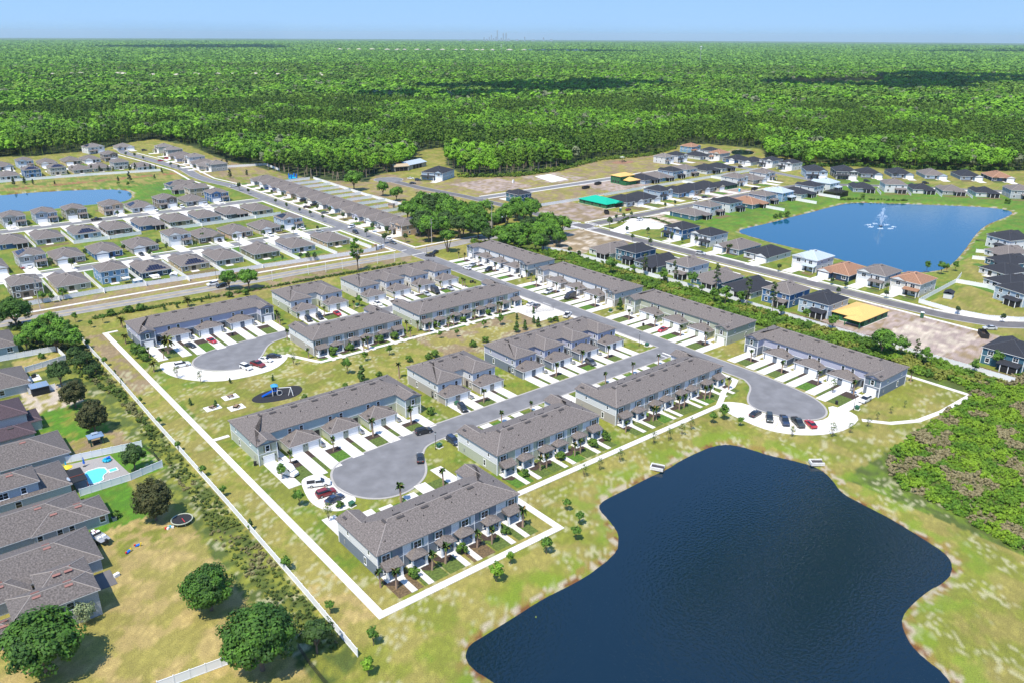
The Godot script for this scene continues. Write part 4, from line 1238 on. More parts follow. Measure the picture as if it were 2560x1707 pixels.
func suburb() -> void:
	var W := "weathered"; var C := "charcoal"; var T := "terracotta"; var M := "metal"; var S := "stone"
	row("from the utility pole behind the long white fence", "houses backing on the boundary road fence", [[44.8, 2, "brown", W, ""], [61.1, 1, "beige", W, "c"], [77.7, 2, "skyblue", W, "g"], [94.2, 1, "navy", W, "b"], [111.1, 1, "tan", W, "b"], [126.8, 1, "grey", W, ""], [144.8, 1, "olive", W, "g"], [163.4, 1, "lavender", W, ""], [182.5, 1, "tan", W, "c"]], true, -367.5, 180.0, 17.0)
	row("along the street behind the fenced row", "houses facing the dark pond side", [[38.5, 1, "tan", W, ""], [55.3, 2, "grey", W, "gs"], [70.0, 1, "beige", W, "g"], [86.5, 1, "blue", W, "g"], [103.1, 1, "greige", W, "g"], [120.7, 2, "white", W, "g"], [135.6, 1, "olive", W, ""], [151.2, 1, "peach", W, "g"], [167.5, 1, "beige", W, "g"], [181.5, 2, "paleblue", W, "gs"]], true, -415.5, 0.0, 14.0)
	row("along the middle block's back-to-back row", "houses of the third row", [[38, 1, "grey", W, ""], [54.7, 1, "blue", W, "l"], [70.9, 1, "grey", W, ""], [88.3, 1, "paleblue", W, "b"], [104.0, 1, "brown", W, ""], [120.5, 1, "blue", W, "l"], [136.0, 1, "olive", W, ""], [151.9, 1, "bluegrey", W, ""], [167.4, 1, "darkgrey", W, "l"], [183.0, 1, "tan", W, ""]], true, -462.0, 180.0, 20.0)
	row("beside the pale blue pond", "houses beside the pale blue pond", [[48, 2, "blue", W, ""], [64.0, 2, "grey", W, "g"], [79.7, 2, "bluegrey", W, "g"], [95.1, 2, "olive", W, "g"], [114.9, 2, "peach", W, ""], [130.6, 1, "white", W, "s"], [146.0, 2, "brown", W, ""], [162.3, 1, "grey", W, ""], [178.0, 2, "blue", W, "g"]], true, -514.0, 0.0, 9.0)
	row("from the junction beyond the pale blue pond", "houses where the far street bends", [[-538, 2, "tan", W, ""], [-555, 1, "grey", W, "l"], [-573, 1, "bluegrey", W, "b"]], false, 174.0, 90.0, 8.0)
	row("from the peach corner house along the straight street", "houses with white fenced yards on the straight street", [[-362, 2, "peach", W, "", -4.0], [-379, 1, "grey", W, ""], [-394, 1, "white", W, ""], [-408, 1, "lavender", W, ""], [-422, 1, "beige", W, ""], [-437, 1, "paleblue", W, "s"], [-452, 1, "grey", W, "s"], [-467, 1, "beige", W, ""], [-482, 1, "greige", W, ""], [-497, 1, "peach", W, "s"], [-512, 1, "white", W, "s"], [-526, 1, "lavender", W, ""], [-541, 1, "white", W, "s"], [-556, 1, "grey", W, ""]], false, 228.5, -90.0, 8.0)
	row("along the far fence above the grassy bank", "houses behind the far fence", [[72, 1, "grey", W, ""], [88.8, 1, "white", W, "c"], [104, 2, "blue", W, "b"], [121, 2, "beige", W, "b"], [137.0, 1, "greige", W, ""], [151, 1, "beige", W, ""], [165.4, 2, "grey", W, ""], [179, 1, "white", W, "", 14.0]], true, -688.0, 180.0, 14.0)
	row("along the far street under the forest", "houses on the far street", [[76, 1, "white", W, ""], [93, 1, "bluegrey", W, ""], [108.5, 2, "paleblue", W, "g"], [124, 1, "tan", W, "g"], [141.8, 1, "tan", W, "g"], [156, 1, "white", W, "g"], [171, 2, "brown", W, ""]], true, -740.0, 0.0, 10.0)
	house("white two-storey house with dark solar roof by itself under the forest edge", "", 172, -796, 10.0, 2, 14, 13, "white", "stone", "s", 8.0)
	house("white house with pale blue gable at the head of the far bending street", "", 199, -803, 0.0, 1, 14, 14, "white", "stone", "c", 10.0)
	row("from the fork along the far bending street", "houses on the far bending street", [[-632, 2, "grey", S, ""], [-648, 1, "cream", S, "s"], [-663, 1, "cream", W, ""], [-681, 2, "white", S, ""], [-700, 1, "lavender", W, ""], [-716, 1, "peach", W, ""], [-735, 2, "grey", S, "s"], [-760, 2, "cream", S, ""]], false, 222.0, -90.0, 8.0)
	# the newer streets round the fountain pond
	row("from the hedge corner behind the fence", "houses between the hedge and the newer street", [[-263, 1, "white", W, "l"], [-248, 2, "teal", C, "l"], [-233.5, 1, "bluegrey", C, "l"], [-217, 2, "white", W, "l"], [-200.5, 1, "teal", W, "l"], [-184, 1, "white", C, "l"], [-167, 2, "blue", W, "l"], [-150.5, 2, "paleblue", C, "l"]], false, 280.5, 90.0, 8.0)
	house("dark teal two-storey house with charcoal roof and screened porch at the hedge end", "", 281, -83.5, 90.0, 2, 12.5, 14, "teal", "charcoal", "l", 9.0)
	row("from the visitor parking beside the fountain pond", "houses between the newer street and the fountain pond", [[-265, 2, "blue", C, "c"], [-247, 2, "white", C, "g"], [-229, 1, "bluegrey", W, "g"], [-212, 1, "white", C, ""], [-188, 2, "white", M, "g"], [-172, 1, "navy", T, "g"], [-156.5, 2, "white", W, "g"], [-141.5, 2, "cream", T, "g"]], false, 335.0, -90.0, 9.0)
	row("from the teal corner along the pond's upper bank", "houses with screened porches over the fountain pond", [[377.5, 1, "teal", W, "l"], [393, 2, "white", W, "l"], [411.5, 2, "white", C, "l"], [433, 1, "teal", T, "l"], [449, 2, "bluegrey", W, "l"], [467, 2, "skyblue", M, "l"], [487, 1, "white", C, "l"], [504, 2, "white", C, ""], [524, 2, "white", M, "l"]], true, -293.0, 180.0, 8.0)
	row("from the green-wrapped house along the second newer street", "houses across from the pond's upper bank", [[376, 1, "white", C, ""], [392, 1, "white", C, ""], [409, 2, "paleblue", C, ""], [426, 1, "skyblue", C, ""], [443, 1, "tan", C, ""], [459, 1, "beige", C, ""], [492, 2, "white", W, ""], [509, 1, "greige", W, ""], [526, 2, "white", W, "g"]], true, -345.5, 0.0, 12.0)
	row("from the plywood house along the third newer street", "houses with backs to a white fence", [[446, 1, "paleblue", C, "l"], [462, 1, "skyblue", W, "l"], [478, 2, "paleblue", C, "l"], [494, 2, "white", W, "l"], [517, 1, "white", C, "l"], [536, 1, "white", C, "l"]], true, -393.0, 180.0, 9.0)
	row("beside the play park, last street before the forest", "houses beside the play park", [[531, 2, "white", S, ""], [547, 2, "white", C, ""], [575, 1, "white", C, ""], [594, 2, "white", C, ""]], true, -445.0, 0.0, 10.0)
	house("terracotta roofed blue two-storey house by the forest and wood pond", "", 602, -474, 0.0, 2, 13, 13, "skyblue", "terracotta", "", 8.0)
	row("from the wood pond on the short street", "houses on the short street", [[-430, 2, "cream", T, ""], [-412, 1, "blue", C, ""], [-396, 1, "white", C, ""], [-378, 2, "white", C, ""], [-360, 2, "white", C, ""]], false, 586.0, -90.0, 9.0)
	var far := [[568, -328, 2, "paleblue", C, "c"], [584, -313, 2, "darkgrey", C, ""], [606, -305, 1, "bluegrey", C, ""], [624, -290, 1, "bluegrey", C, "c"], [639, -272, 1, "paleblue", W, ""], [655, -253, 1, "bluegrey", C, ""], [668, -236, 1, "navy", T, "c"]]
	var nth := ["first", "second", "third", "fourth", "fifth", "sixth", "seventh"]
	for i in far.size():
		var q: Array = far[i]
		house("%s house with %s roof, %s along the bend under the forest" % [shade(q[3]), q[4], nth[i]], "houses along the bend under the forest", q[0], q[1], -48.0, q[2], 15.0, 21.0, q[3], q[4], q[5], 9.0)
	var near := [[541, -275, 1, "bluegrey", C, "l"], [557, -261, 2, "white", W, "l"], [569, -247, 1, "white", C, "l"], [580, -232, 1, "grey", W, "l"], [591, -215, 1, "white", C, "l"], [602, -198, 2, "greywall", W, "l"]]
	for i in near.size():
		var q: Array = near[i]
		house("%s house with %s roof, %s along the fountain pond's far bank" % [shade(q[3]), q[4], nth[i]], "houses on the fountain pond's far bank", q[0], q[1], 130.0, q[2], 14.0, 15.0, q[3], q[4], q[5], 8.0)
	var east := [[356, -107, 2, "paleblue", C, "l"], [374, -118, 1, "white", C, ""], [392, -127, 1, "white", C, ""], [411, -132, 1, "teal", C, "l"], [428, -139, 1, "white", W, "l"], [447, -146, 2, "white", C, "l"], [464, -152, 1, "white", C, "l"]]
	for i in east.size():
		var q: Array = east[i]
		house("%s house with %s roof, %s from the shed yard along the grassy shore" % [shade(q[3]), q[4], nth[i]], "houses along the grassy shore of the fountain pond", q[0], q[1], 70.0, q[2], 13.0, 15.0, q[3], q[4], q[5], 8.0)
	house("large white two-storey house with charcoal roof at the far turning circle", "", 337, -496, -62.0, 2, 17, 19, "paleblue", "charcoal", "c", 9.0)
	house("bright teal two-storey house with charcoal roof alone on the cleared lots", "", 328, -392, 180.0, 2, 11, 12, "teal", "charcoal", "l", 8.0)
	barns()
	frames()


func barns() -> void:
	for q in [["long low barn with pale metal roof behind the large white house", 349, -552, 20.0, 24.0, 13.0, "roof_metal"], ["white metal roofed barn in the forest clearing", 494, -671, 15.0, 22.0, 14.0, "trim"], ["pale green metal roofed shed inside the oak wood", 276, -352, 10.0, 12.0, 9.0, "roof_metal"], ["open fronted shed with tan roof beside the barn", 334, -545, -10.0, 12.0, 9.0, "wall_tan"]]:
		var o := thing("barn", q[0], "barn", q[1], q[2], deg_to_rad(q[3]), "")
		var g := Geo.new(); g.walls(rect(-q[4] / 2, -q[5] / 2, q[4] / 2, q[5] / 2), 0.0, 3.6)
		part("wall", g.mesh(), mat("wall_greige"), o)
		g = Geo.new(); g.gable(-q[5] / 2 - 0.5, -q[4] / 2 - 0.6, q[5] / 2 + 0.5, q[4] / 2 + 0.6, 3.7, 0.3)
		part("roof", g.mesh(), mat(q[6]), o, Vector3.ZERO, PI / 2)
		for k in 3:
			part("opening", box_mesh(Vector3(3.2, 3.0, 0.06)), mat("screen"), o, Vector3((k - 1) * 4.0 if q[4] > 15 else (k - 1) * 3.4, 0, q[5] / 2 + 0.02))


func frames() -> void:   # houses under construction
	var build := func(label, x, z, turn, w, d, storeys, top, trusses):
		var o := thing("unfinished_house", label, "house frame", x, z, deg_to_rad(turn), "houses under construction")
		var h := 2.8 if storeys == 1 else 5.6
		var g := Geo.new(); g.walls(rect(-w / 2, -d / 2, w / 2, d / 2), 0.1, h - 0.1)
		part("sheathing", g.mesh(), mat("wall_sheathing"), o)
		part("slab", box_mesh(Vector3(w + 0.5, 0.12, d + 0.5)), mat("concrete"), o)
		g = Geo.new(); g.hip(-w / 2 - 0.5, -d / 2 - 0.5, w / 2 + 0.5, d / 2 + 0.5, h, 0.34)
		part("roof_deck", g.mesh(), mat(top), o)
		for s in [-1, 1]:
			for k in 4:
				part("window_opening", box_mesh(Vector3(1.5 if k != 1 else 0.7, 1.3, 0.06), true), mat("screen"), o, Vector3(-w * 0.36 + k * w * 0.24, 1.6, s * (d / 2 + 0.01)))
			for k in 3:
				part("window_opening", box_mesh(Vector3(0.06, 1.4, 1.5), true), mat("screen"), o, Vector3(s * (w / 2 + 0.01), 1.6, -d * 0.3 + k * d * 0.28))
		g = Geo.new()
		for k in int(d / 1.2):
			for s in [-1, 1]:
				g.cbox(Vector3(s * (w / 2 + 0.02), h / 2, -d / 2 + 0.6 + k * 1.2), Vector3(0.05, h - 0.25, 0.05))
		part("seam", g.mesh(), mat("wall_sage"), o)
		return o
	var a = build.call("single-storey house under construction with bare yellow plywood roof by the hedge fence", 285, -137.5, 90.0, 12.5, 17.5, 1, "plywood", false)
	var g := Geo.new(); g.hip(-6.8, -3.2, -0.3, 3.6, 2.82, 0.34)
	part("porch_roof_deck", g.mesh(), mat("plywood"), a, Vector3(0.2, 0, -9.3))
	g = Geo.new(); g.cbox(Vector3(-6.3, 1.35, -12.2), Vector3(0.25, 2.7, 0.25)); g.cbox(Vector3(-0.6, 1.35, -12.2), Vector3(0.25, 2.7, 0.25))
	part("porch_post", g.mesh(), mat("wall_sheathing"), a)
	var b = build.call("single-storey house under construction with bright green roof sheeting at the crossroads", 362, -352, 0.0, 14, 25, 1, "sheeting", true)
	g = Geo.new(); g.gable(-3.6, -4.0, 3.6, 1.2, 2.86, 0.34)
	part("front_gable_deck", g.mesh(), mat("sheeting"), b, Vector3(3.0, 0, 12.5))
	part("truss_stack", box_mesh(Vector3(5.0, 0.5, 1.4)), mat("plywood"), b, Vector3(3.2, 4.4, -3.0))
	part("garage_opening", box_mesh(Vector3(4.8, 2.3, 0.06)), mat("screen"), b, Vector3(3.0, 0.1, 12.56))
	var c = build.call("two-storey house under construction with plywood roofs and green walls on the cleared lots", 432, -399, 180.0, 14.5, 9.5, 2, "plywood", false)
	g = Geo.new(); g.walls(rect(-5.5, 4.0, 5.5, 10.5), 0.1, 2.8); part("porch_frame", g.mesh(), mat("wall_sheathing"), c, Vector3(2.0, 0, 0), PI)
	g = Geo.new(); g.leanhip(-6.0, 6.0, 11.2, 4.6, 2.9, 0.34); part("porch_roof_deck", g.mesh(), mat("plywood"), c, Vector3(-1.5, 0, 0), PI)
	build.call("house under construction with green walls and charcoal roof among the newer streets", 474, -341, 0.0, 12, 15, 1, "roof_charcoal", false)


func shade(key: String) -> String:
	return {"paleblue": "pale blue", "bluegrey": "blue-grey", "skyblue": "light blue", "darkgrey": "dark-grey", "greywall": "pale grey"}.get(key, key)


# ---------------------------------------------------------------- fences
func fence(label: String, path: Array, h := 1.83, panel := 2.44, m := "fence_white", group := "") -> void:
	var p := pts(path)
	var o := thing("fence", label, "fence", p[0].x, p[0].y, 0.0, group)
	var pk := "fp%.2f_%.2f" % [h, panel]
	if not meshes.has(pk):
		var g := Geo.new()
		g.cbox(Vector3(0, h / 2, 0), Vector3(panel - 0.14, h - 0.14, 0.04))
		g.cbox(Vector3(0, h - 0.1, 0), Vector3(panel - 0.1, 0.14, 0.09)); g.cbox(Vector3(0, 0.12, 0), Vector3(panel - 0.1, 0.16, 0.09))
		meshes[pk] = g.mesh()
		g = Geo.new(); g.cbox(Vector3(0, h / 2, 0), Vector3(0.13, h, 0.13)); g.cbox(Vector3(0, h + 0.05, 0), Vector3(0.17, 0.08, 0.17))
		meshes[pk + "post"] = g.mesh()
	for i in p.size() - 1:
		var a := p[i]
		var b := p[i + 1]
		var n := maxi(1, int(round(a.distance_to(b) / panel)))
		var turn := -atan2(b.y - a.y, b.x - a.x)
		for k in n + 1:
			var q := a.lerp(b, float(k) / n) - p[0]
			if k < n or i == p.size() - 2:
				part("post", meshes[pk + "post"], mat(m), o, Vector3(q.x, 0, q.y), turn)
			if k < n:
				var c := a.lerp(b, (k + 0.5) / n) - p[0]
				var pn := part("panel", meshes[pk], mat(m), o, Vector3(c.x, 0, c.y), turn)
				pn.scale.x = a.distance_to(b) / n / panel


func boundaries() -> void:
	fence("long white panel fence between the back gardens and the townhouse lawn", [47.6, -320, 49.2, -302, 49.2, -279, 49.5, -249, 49.3, -212, 49.4, -160, 49.2, -120, 48.9, -100.6])
	fence("long white panel fence along the far side of the boundary road", [42.5, -349.2, 72, -349.6, 113, -345.4, 135, -344, 180, -339.2, 192, -339.2, 197, -343])
	fence("long white panel fence behind the hedge of the newer street", [258, -290, 262.2, -280.4, 264.3, -252, 264.6, -220, 265, -199, 264, -164, 263.6, -139, 263.8, -123, 264.4, -109, 264.7, -76])
	fence("white panel fence across the cleared lots to the green sheeted house", [317.7, -370.8, 364, -370, 421, -372, 560, -372])
	fence("white panel fence curving along the pavement of the shed yard", [374, -138, 362, -135, 321, -132, 318.8, -118, 321, -106, 328, -97.5, 345, -87, 370, -76])
	fence("white panel fence stub joining the shed yard to the white house", [362, -135, 364, -123, 362, -118])
	fence("white panel fence behind the far fenced houses over the grassy bank", [60, -671, 100, -669, 140, -664, 186, -654])
	fence("white panel fence beside the bouncy castle on the forest edge", [232, -640, 262, -633, 259, -600])
	# yard dividers of the small-lot streets
	var k := 0
	for x in [53.2, 69.8, 86.2, 102.8, 119.0, 135.8, 154.5, 173.2, 192.0]:
		fence("white yard fence %s from the utility pole behind the boundary fence" % nth(k), [x, -347.4 if x < 100 else -343.2, x, -381], 1.83, 2.44, "fence_white", "yard dividers behind the boundary fence")
		k += 1
	k = 0
	for x in [62.8, 79.6, 96.2, 112.3, 128.3, 143.9, 159.6, 175.2]:
		fence("white divider fence %s along the middle block, yards back to back" % nth(k), [x, -446 + (k % 3), x, -474], 1.83, 2.44, "fence_white", "yard dividers of the middle block")
		k += 1
	fence("white fence round the yard behind the pale blue house of the middle block", [79.6, -445, 96.2, -445, 112.3, -446])
	fence("white fence along the backs of the middle block toward the straight street", [128.3, -446, 143.9, -446, 159.6, -446, 191, -447])
	k = 0
	for z in [-370, -387, -401, -415, -429, -444, -459, -474, -489, -504, -519, -534, -549]:
		fence("white yard fence %s from the peach corner house toward the forest" % nth(k), [236.8, z, 259.5 + (k % 3), z], 1.83, 2.44, "fence_white", "yard dividers under the forest")
		k += 1
	fence("white fence along the backs of the straight street houses", [260, -372, 261.5, -420, 260, -470, 261.5, -520, 262.5, -549])
	# near back gardens
	fence("white fence with a dark gap around the dry grass yard", [24, -291, 40.4, -289.8, 41, -278.8, 28.7, -275.6], 1.9)
	fence("white fence behind the square patio beside the brown trees", [26.3, -256.6, 33.2, -255.6], 1.9)
	fence("white fence behind the swimming pool and below the gazebo", [24.2, -205.3, 42.6, -202.0], 1.9)
	fence("white fence in front of the swimming pool and the dark oak", [24.5, -186.2, 35.6, -186.4, 43.5, -188.2], 1.9)
	fence("short white fence end beside the big oak at the lawn corner", [20, -114.4, 32.4, -112.7], 1.9)
	rail("black wire fence running past the big oak to the lawn corner", [41.9, -109, 41.6, -104, 41.7, -92], 1.3)
	rail("black wire fence at the far end of the pool garden", [42.7, -202, 43.6, -195, 43.5, -188.3], 1.3)
	rail("low black rail along the visitor parking of the lawn", [189, -221.0, 193.0, -219.2, 199.2, -216.5], 1.4)
	rail("black silt fence round the unfinished plywood house", [268.5, -147, 267, -126, 275, -122], 0.7)
	rail("black silt fence beside the teal corner house", [346, -298, 358, -283, 369, -277], 0.7)
	for q in [[436, -283, "first"], [472, -283, "second"], [500, -283, "third"]]:
		fence("white yard fence over the fountain pond, %s from the teal corner" % q[2], [q[0], -283, q[0], -268], 1.83, 2.44, "fence_white", "fences stepping down to the fountain pond")
	k = 0
	for q in [[549, -268], [562.5, -254], [574.5, -239], [585.5, -224]]:
		fence("white fence between the bank houses, %s from the pool cage" % nth(k), [q[0], q[1], q[0] - 14, q[1] + 10], 1.83, 2.44, "fence_white", "fences between the far bank houses")
		k += 1
	k = 0
	for q in [[413.7, -139.2], [428.5, -143.5], [461.4, -149.3], [475.8, -153.4]]:
		fence("wide white yard fence on the grassy shore, %s from the shed" % nth(k), [q[0], q[1], q[0] - 4.6, q[1] - 8.4], 1.83, 2.44, "fence_white", "fences on the grassy shore")
		k += 1
	k = 0
	for q in [[425, -372, 425, -359], [467, -372, 467, -357], [500, -372, 500, -357]]:
		fence("white divider fence among the newer streets, %s from the cleared lots" % nth(k), q, 1.83, 2.44, "fence_white", "dividers among the newer streets")
		k += 1


func nth(i: int) -> String:
	return ["first", "second", "third", "fourth", "fifth", "sixth", "seventh", "eighth", "ninth", "tenth", "eleventh", "twelfth", "thirteenth", "fourteenth", "fifteenth", "sixteenth", "seventeenth", "eighteenth", "nineteenth", "twentieth"][i]


func rail(label: String, path: Array, h: float) -> void:
	var p := pts(path)
	var o := thing("wire_fence", label, "fence", p[0].x, p[0].y)
	for i in p.size() - 1:
		var g := Geo.new()
		var a := Vector3(p[i].x - p[0].x, 0, p[i].y - p[0].y)
		var b := Vector3(p[i + 1].x - p[0].x, 0, p[i + 1].y - p[0].y)
		var n := int(a.distance_to(b) / 0.3)
		for k in 3:
			g.bar(a + Vector3(0, h * (k + 0.2) / 2.3, 0), b + Vector3(0, h * (k + 0.2) / 2.3, 0), 0.025, 0.025, 4)
		for k in n:
			var q := a.lerp(b, float(k) / n)
			g.cbox(q + Vector3(0, h / 2, 0), Vector3(0.04, h, 0.04))
		part("rail_panel", g.mesh(), mat("metal_black"), o)
		part("post", box_mesh(Vector3(0.09, h + 0.1, 0.09)), mat("metal_black"), o, b)


# ---------------------------------------------------------------- the near back gardens
func near_house(label: String, blocks: Array, wall: String, roof: String, windows: Array, vents: String) -> void:   # blocks: x0, z0, x1, z1 of the eaves, eaves height
	var c := Vector2((blocks[0][0] + blocks[0][2]) / 2, (blocks[0][1] + blocks[0][3]) / 2)
	var o := thing("house", label, "house", c.x, c.y, 0.0, "houses backing on the townhouse fence")
	for i in blocks.size():
		var b: Array = blocks[i]
		var g := Geo.new(); g.hip(b[0] - c.x, b[1] - c.y, b[2] - c.x, b[3] - c.y, b[4] - i * 0.006, 0.40 - 0.01 * i)
		part("roof", g.mesh(), mat(roof), o)
		part("ridge_cap", g.caps(), mat(roof.replace("roof_", "ridge_")), o)
		g = Geo.new(); g.walls(Geometry2D.offset_polygon(rect(b[0] - c.x, b[1] - c.y, b[2] - c.x, b[3] - c.y), 0.02)[0], b[4] - 0.16, b[4] - 0.02 - i * 0.006)
		part("eaves_board", g.mesh(), mat("trim" if roof != "roof_purple" else "fascia"), o)
		g = Geo.new(); g.walls(rect(b[0] - c.x + 0.45, b[1] - c.y + 0.45, b[2] - c.x - 0.45, b[3] - c.y - 0.45), 0.0, b[4] - 0.12 - i * 0.006)
		part("wall", g.mesh(), mat(wall), o)
		if b[4] > 4.0:
			g = Geo.new(); g.walls(rect(b[0] - c.x + 0.42, b[1] - c.y + 0.42, b[2] - c.x - 0.42, b[3] - c.y - 0.42), 2.75, 2.9)
			part("trim_band", g.mesh(), mat(wall), o)
		var w: float = b[2] - b[0]
		var d: float = b[3] - b[1]
		var hh := minf(w, d) / 2
		for s in [-1, 1]:
			for k in 2:
				var along: float = (k - 0.5) * maxf(2.0, absf(w - d) * 0.8)
				var at := Vector3(along, b[4] + (hh - 0.75) * 0.39, s * 0.75) if w > d else Vector3(s * 0.75, b[4] + (hh - 0.75) * 0.39, along)
				var v := part("roof_vent", box_mesh(Vector3(1.35, 0.2, 0.45)), mat(vents), o, at + Vector3((b[0] + b[2]) / 2 - c.x, 0, (b[1] + b[3]) / 2 - c.y))
				v.rotation = Vector3(atan(0.4), (0.0 if s > 0 else PI) if w > d else s * PI / 2, 0)
	for q in windows:
		window(o, Vector3(q[0] - c.x, q[1], q[2] - c.y), q[3], q[4], 1.4, 2 if q[4] > 1.3 else 1)


func near_yards() -> void:
	near_house("blue-grey walled house with grey roof beside the tall trees at the frame edge", [[8, -314, 30.8, -296, 2.8]], "wall_stucco", "roof_aged", [[28, 1.5, -296.4, 0.0, 1.6]], "vent")
	near_house("grey roofed house with blue-grey wall below the dry fenced yard", [[6, -275, 28, -258.4, 2.8], [10, -277.5, 22, -270, 3.1]], "wall_stucco", "roof_aged", [[20, 1.4, -258.9, 0.0, 1.2]], "vent")
	near_house("dark purple roofed two-level house beside the brown trees", [[2, -242, 22.3, -229.2, 5.6], [5, -230, 22.4, -221.6, 2.9], [19, -238, 25.2, -229, 2.85]], "wall_cream", "roof_purple", [[25, 1.2, -231, PI / 2, 1.0]], "vent")
	near_house("brown-grey roofed house with rusty vents below the gazebo", [[2, -219.6, 27, -204.6, 2.9]], "wall_greywall", "roof_aged", [[17.5, 1.5, -205.05, 0.0, 1.2], [15.5, 1.5, -205.05, 0.0, 1.2], [11, 1.5, -205.05, 0.0, 1.2]], "vent_rust")
	near_house("pale blue two-storey house beside the swimming pool", [[1, -197.4, 17.6, -188.6, 5.6], [8, -202, 23.7, -187.9, 2.85]], "wall_stucco", "roof_aged", [[14.2, 4.2, -189.0, 0.0, 1.0], [10.2, 4.2, -189.0, 0.0, 1.9], [12.6, 1.5, -188.3, 0.0, 1.2]], "vent_rust")
	near_house("grey house with pale wall end beside the round clipped bush", [[-6, -184.4, 23.5, -170.3, 2.85], [12, -179.2, 27.2, -170.0, 2.82]], "wall_greywall", "roof_aged", [[25.6, 1.6, -170.45, 0.0, 1.1], [19.6, 1.6, -170.45, 0.0, 1.0], [17.3, 1.6, -170.45, 0.0, 1.0], [13.6, 1.6, -170.45, 0.0, 1.0]], "vent_rust")
	near_house("brown roofed house beside the parked motor boat", [[-6, -167.4, 21.8, -153.4, 2.9], [-2, -158.5, 9, -150.5, 2.86]], "wall_greywall", "roof_aged", [[9, 1.5, -153.85, 0.0, 1.0]], "vent_rust")
	near_house("two-storey grey house casting a long shadow on the dry lawn", [[4.3, -146.9, 18.3, -139.4, 5.6], [9.2, -152, 18.4, -145, 5.58], [-1, -145.5, 5.2, -140.4, 2.85]], "wall_greywall", "roof_aged", [[13.2, 4.2, -139.85, 0.0, 1.2], [7.0, 1.5, -139.85, 0.0, 1.2]], "vent_rust")
	# swimming pool
	var o := thing("swimming_pool", "turquoise swimming pool set in grey paving between white fences", "swimming pool", 30, -194)
	var outline := smooth(pts([-2.6, -3.4, 2.2, -3.4, 2.5, 0.2, 0.8, 1.4, 0.6, 4.0, -2.6, 4.1, -2.8, 1]), 1)
	var g := Geo.new(); g.slab(outline, -0.1, 0.10); part("pool_liner", g.mesh(), paint("pool_liner", Color(0.16, 0.62, 0.72), 0.5), o)
	var wm := paint("pool_water", Color(0.11, 0.60, 0.72), 0.05); ripple(wm, 0.3)
	g = Geo.new(); g.slab(outline, 0.0, 0.135); part("water", g.mesh(), wm, o)
	g = Geo.new()
	for i in outline.size():
		var a := outline[i]
		var b := outline[(i + 1) % outline.size()]
		g.bar(Vector3(a.x, 0.12, a.y), Vector3(b.x, 0.12, b.y), 0.16, 0.16, 5)
	part("coping", g.mesh(), mat("concrete_new"), o)
	g = Geo.new(); g.box(Vector3(2.4, 0, -0.6), Vector3(4.6, 0.35, 1.2)); part("spa_wall", g.mesh(), mat("concrete_new"), o)
	g = Geo.new(); g.box(Vector3(2.7, 0.3, -0.35), Vector3(4.3, 0.37, 0.95)); part("spa_water", g.mesh(), wm, o)
	slab("pool_paving", pts([24.3, -204.2, 35, -202.6, 36.4, -188.6, 24.6, -186.9]), "paver", 0.05)
	for q in [["closed blue umbrella beside the pool ledge", 28.6, -200.5, "plastic_blue"], ["closed light blue umbrella beside the dark garden table", 24.8, -201.2, "plastic_cyan"]]:
		var u := thing("umbrella", q[0], "umbrella", q[1], q[2], 0.0, "umbrellas by the pool")
		g = Geo.new(); g.bar(Vector3(0, 0, 0), Vector3(0, 2.7, 0), 0.04, 0.04); part("pole", g.mesh(), mat("metal_grey"), u)
		g = Geo.new(); g.bar(Vector3(0, 0.9, 0), Vector3(0, 2.6, 0), 0.30, 0.06, 8); part("canopy", g.mesh(), mat(q[3]), u)
		g = Geo.new(); g.bar(Vector3(0, 0, 0), Vector3(0, 0.1, 0), 0.4, 0.4, 8); part("base", g.mesh(), mat("metal_black"), u)
	var y := thing("umbrella", "open yellow umbrella over the dark garden table", "umbrella", 24.6, -199.0, 0.0, "umbrellas by the pool")
	g = Geo.new(); g.bar(Vector3.ZERO, Vector3(0, 2.3, 0), 0.04, 0.04); part("pole", g.mesh(), mat("metal_grey"), y)
	g = Geo.new(); g.bar(Vector3(0, 1.9, 0), Vector3(0, 2.5, 0), 1.35, 0.05, 8); part("canopy", g.mesh(), mat("plastic_yellow"), y)
	var fl := thing("pool_float", "turquoise inflatable chair on the paving corner", "pool float", 33.6, -199.8)
	g = Geo.new()
	for i in 10:
		var t := TAU * i / 10
		var t2 := TAU * (i + 1) / 10
		g.bar(Vector3(cos(t) * 0.75, 0.4, sin(t) * 0.75), Vector3(cos(t2) * 0.75, 0.4, sin(t2) * 0.75), 0.36, 0.36)
	part("ring", g.mesh(), mat("plastic_cyan"), fl)
	g = Geo.new(); g.bar(Vector3(0.3, 0.6, -0.5), Vector3(0.6, 1.2, 0.4), 0.35, 0.3); part("back_cushion", g.mesh(), mat("plastic_blue"), fl)
	var tb := thing("garden_table", "dark garden table with chairs beside the yellow umbrella", "table", 25.4, -198.0)
	g = Geo.new(); g.bar(Vector3(0, 0.68, 0), Vector3(0, 0.74, 0), 0.75, 0.75, 12); part("table_top", g.mesh(), mat("metal_black"), tb)
	g = Geo.new(); g.bar(Vector3.ZERO, Vector3(0, 0.7, 0), 0.08, 0.08); part("leg", g.mesh(), mat("metal_black"), tb)
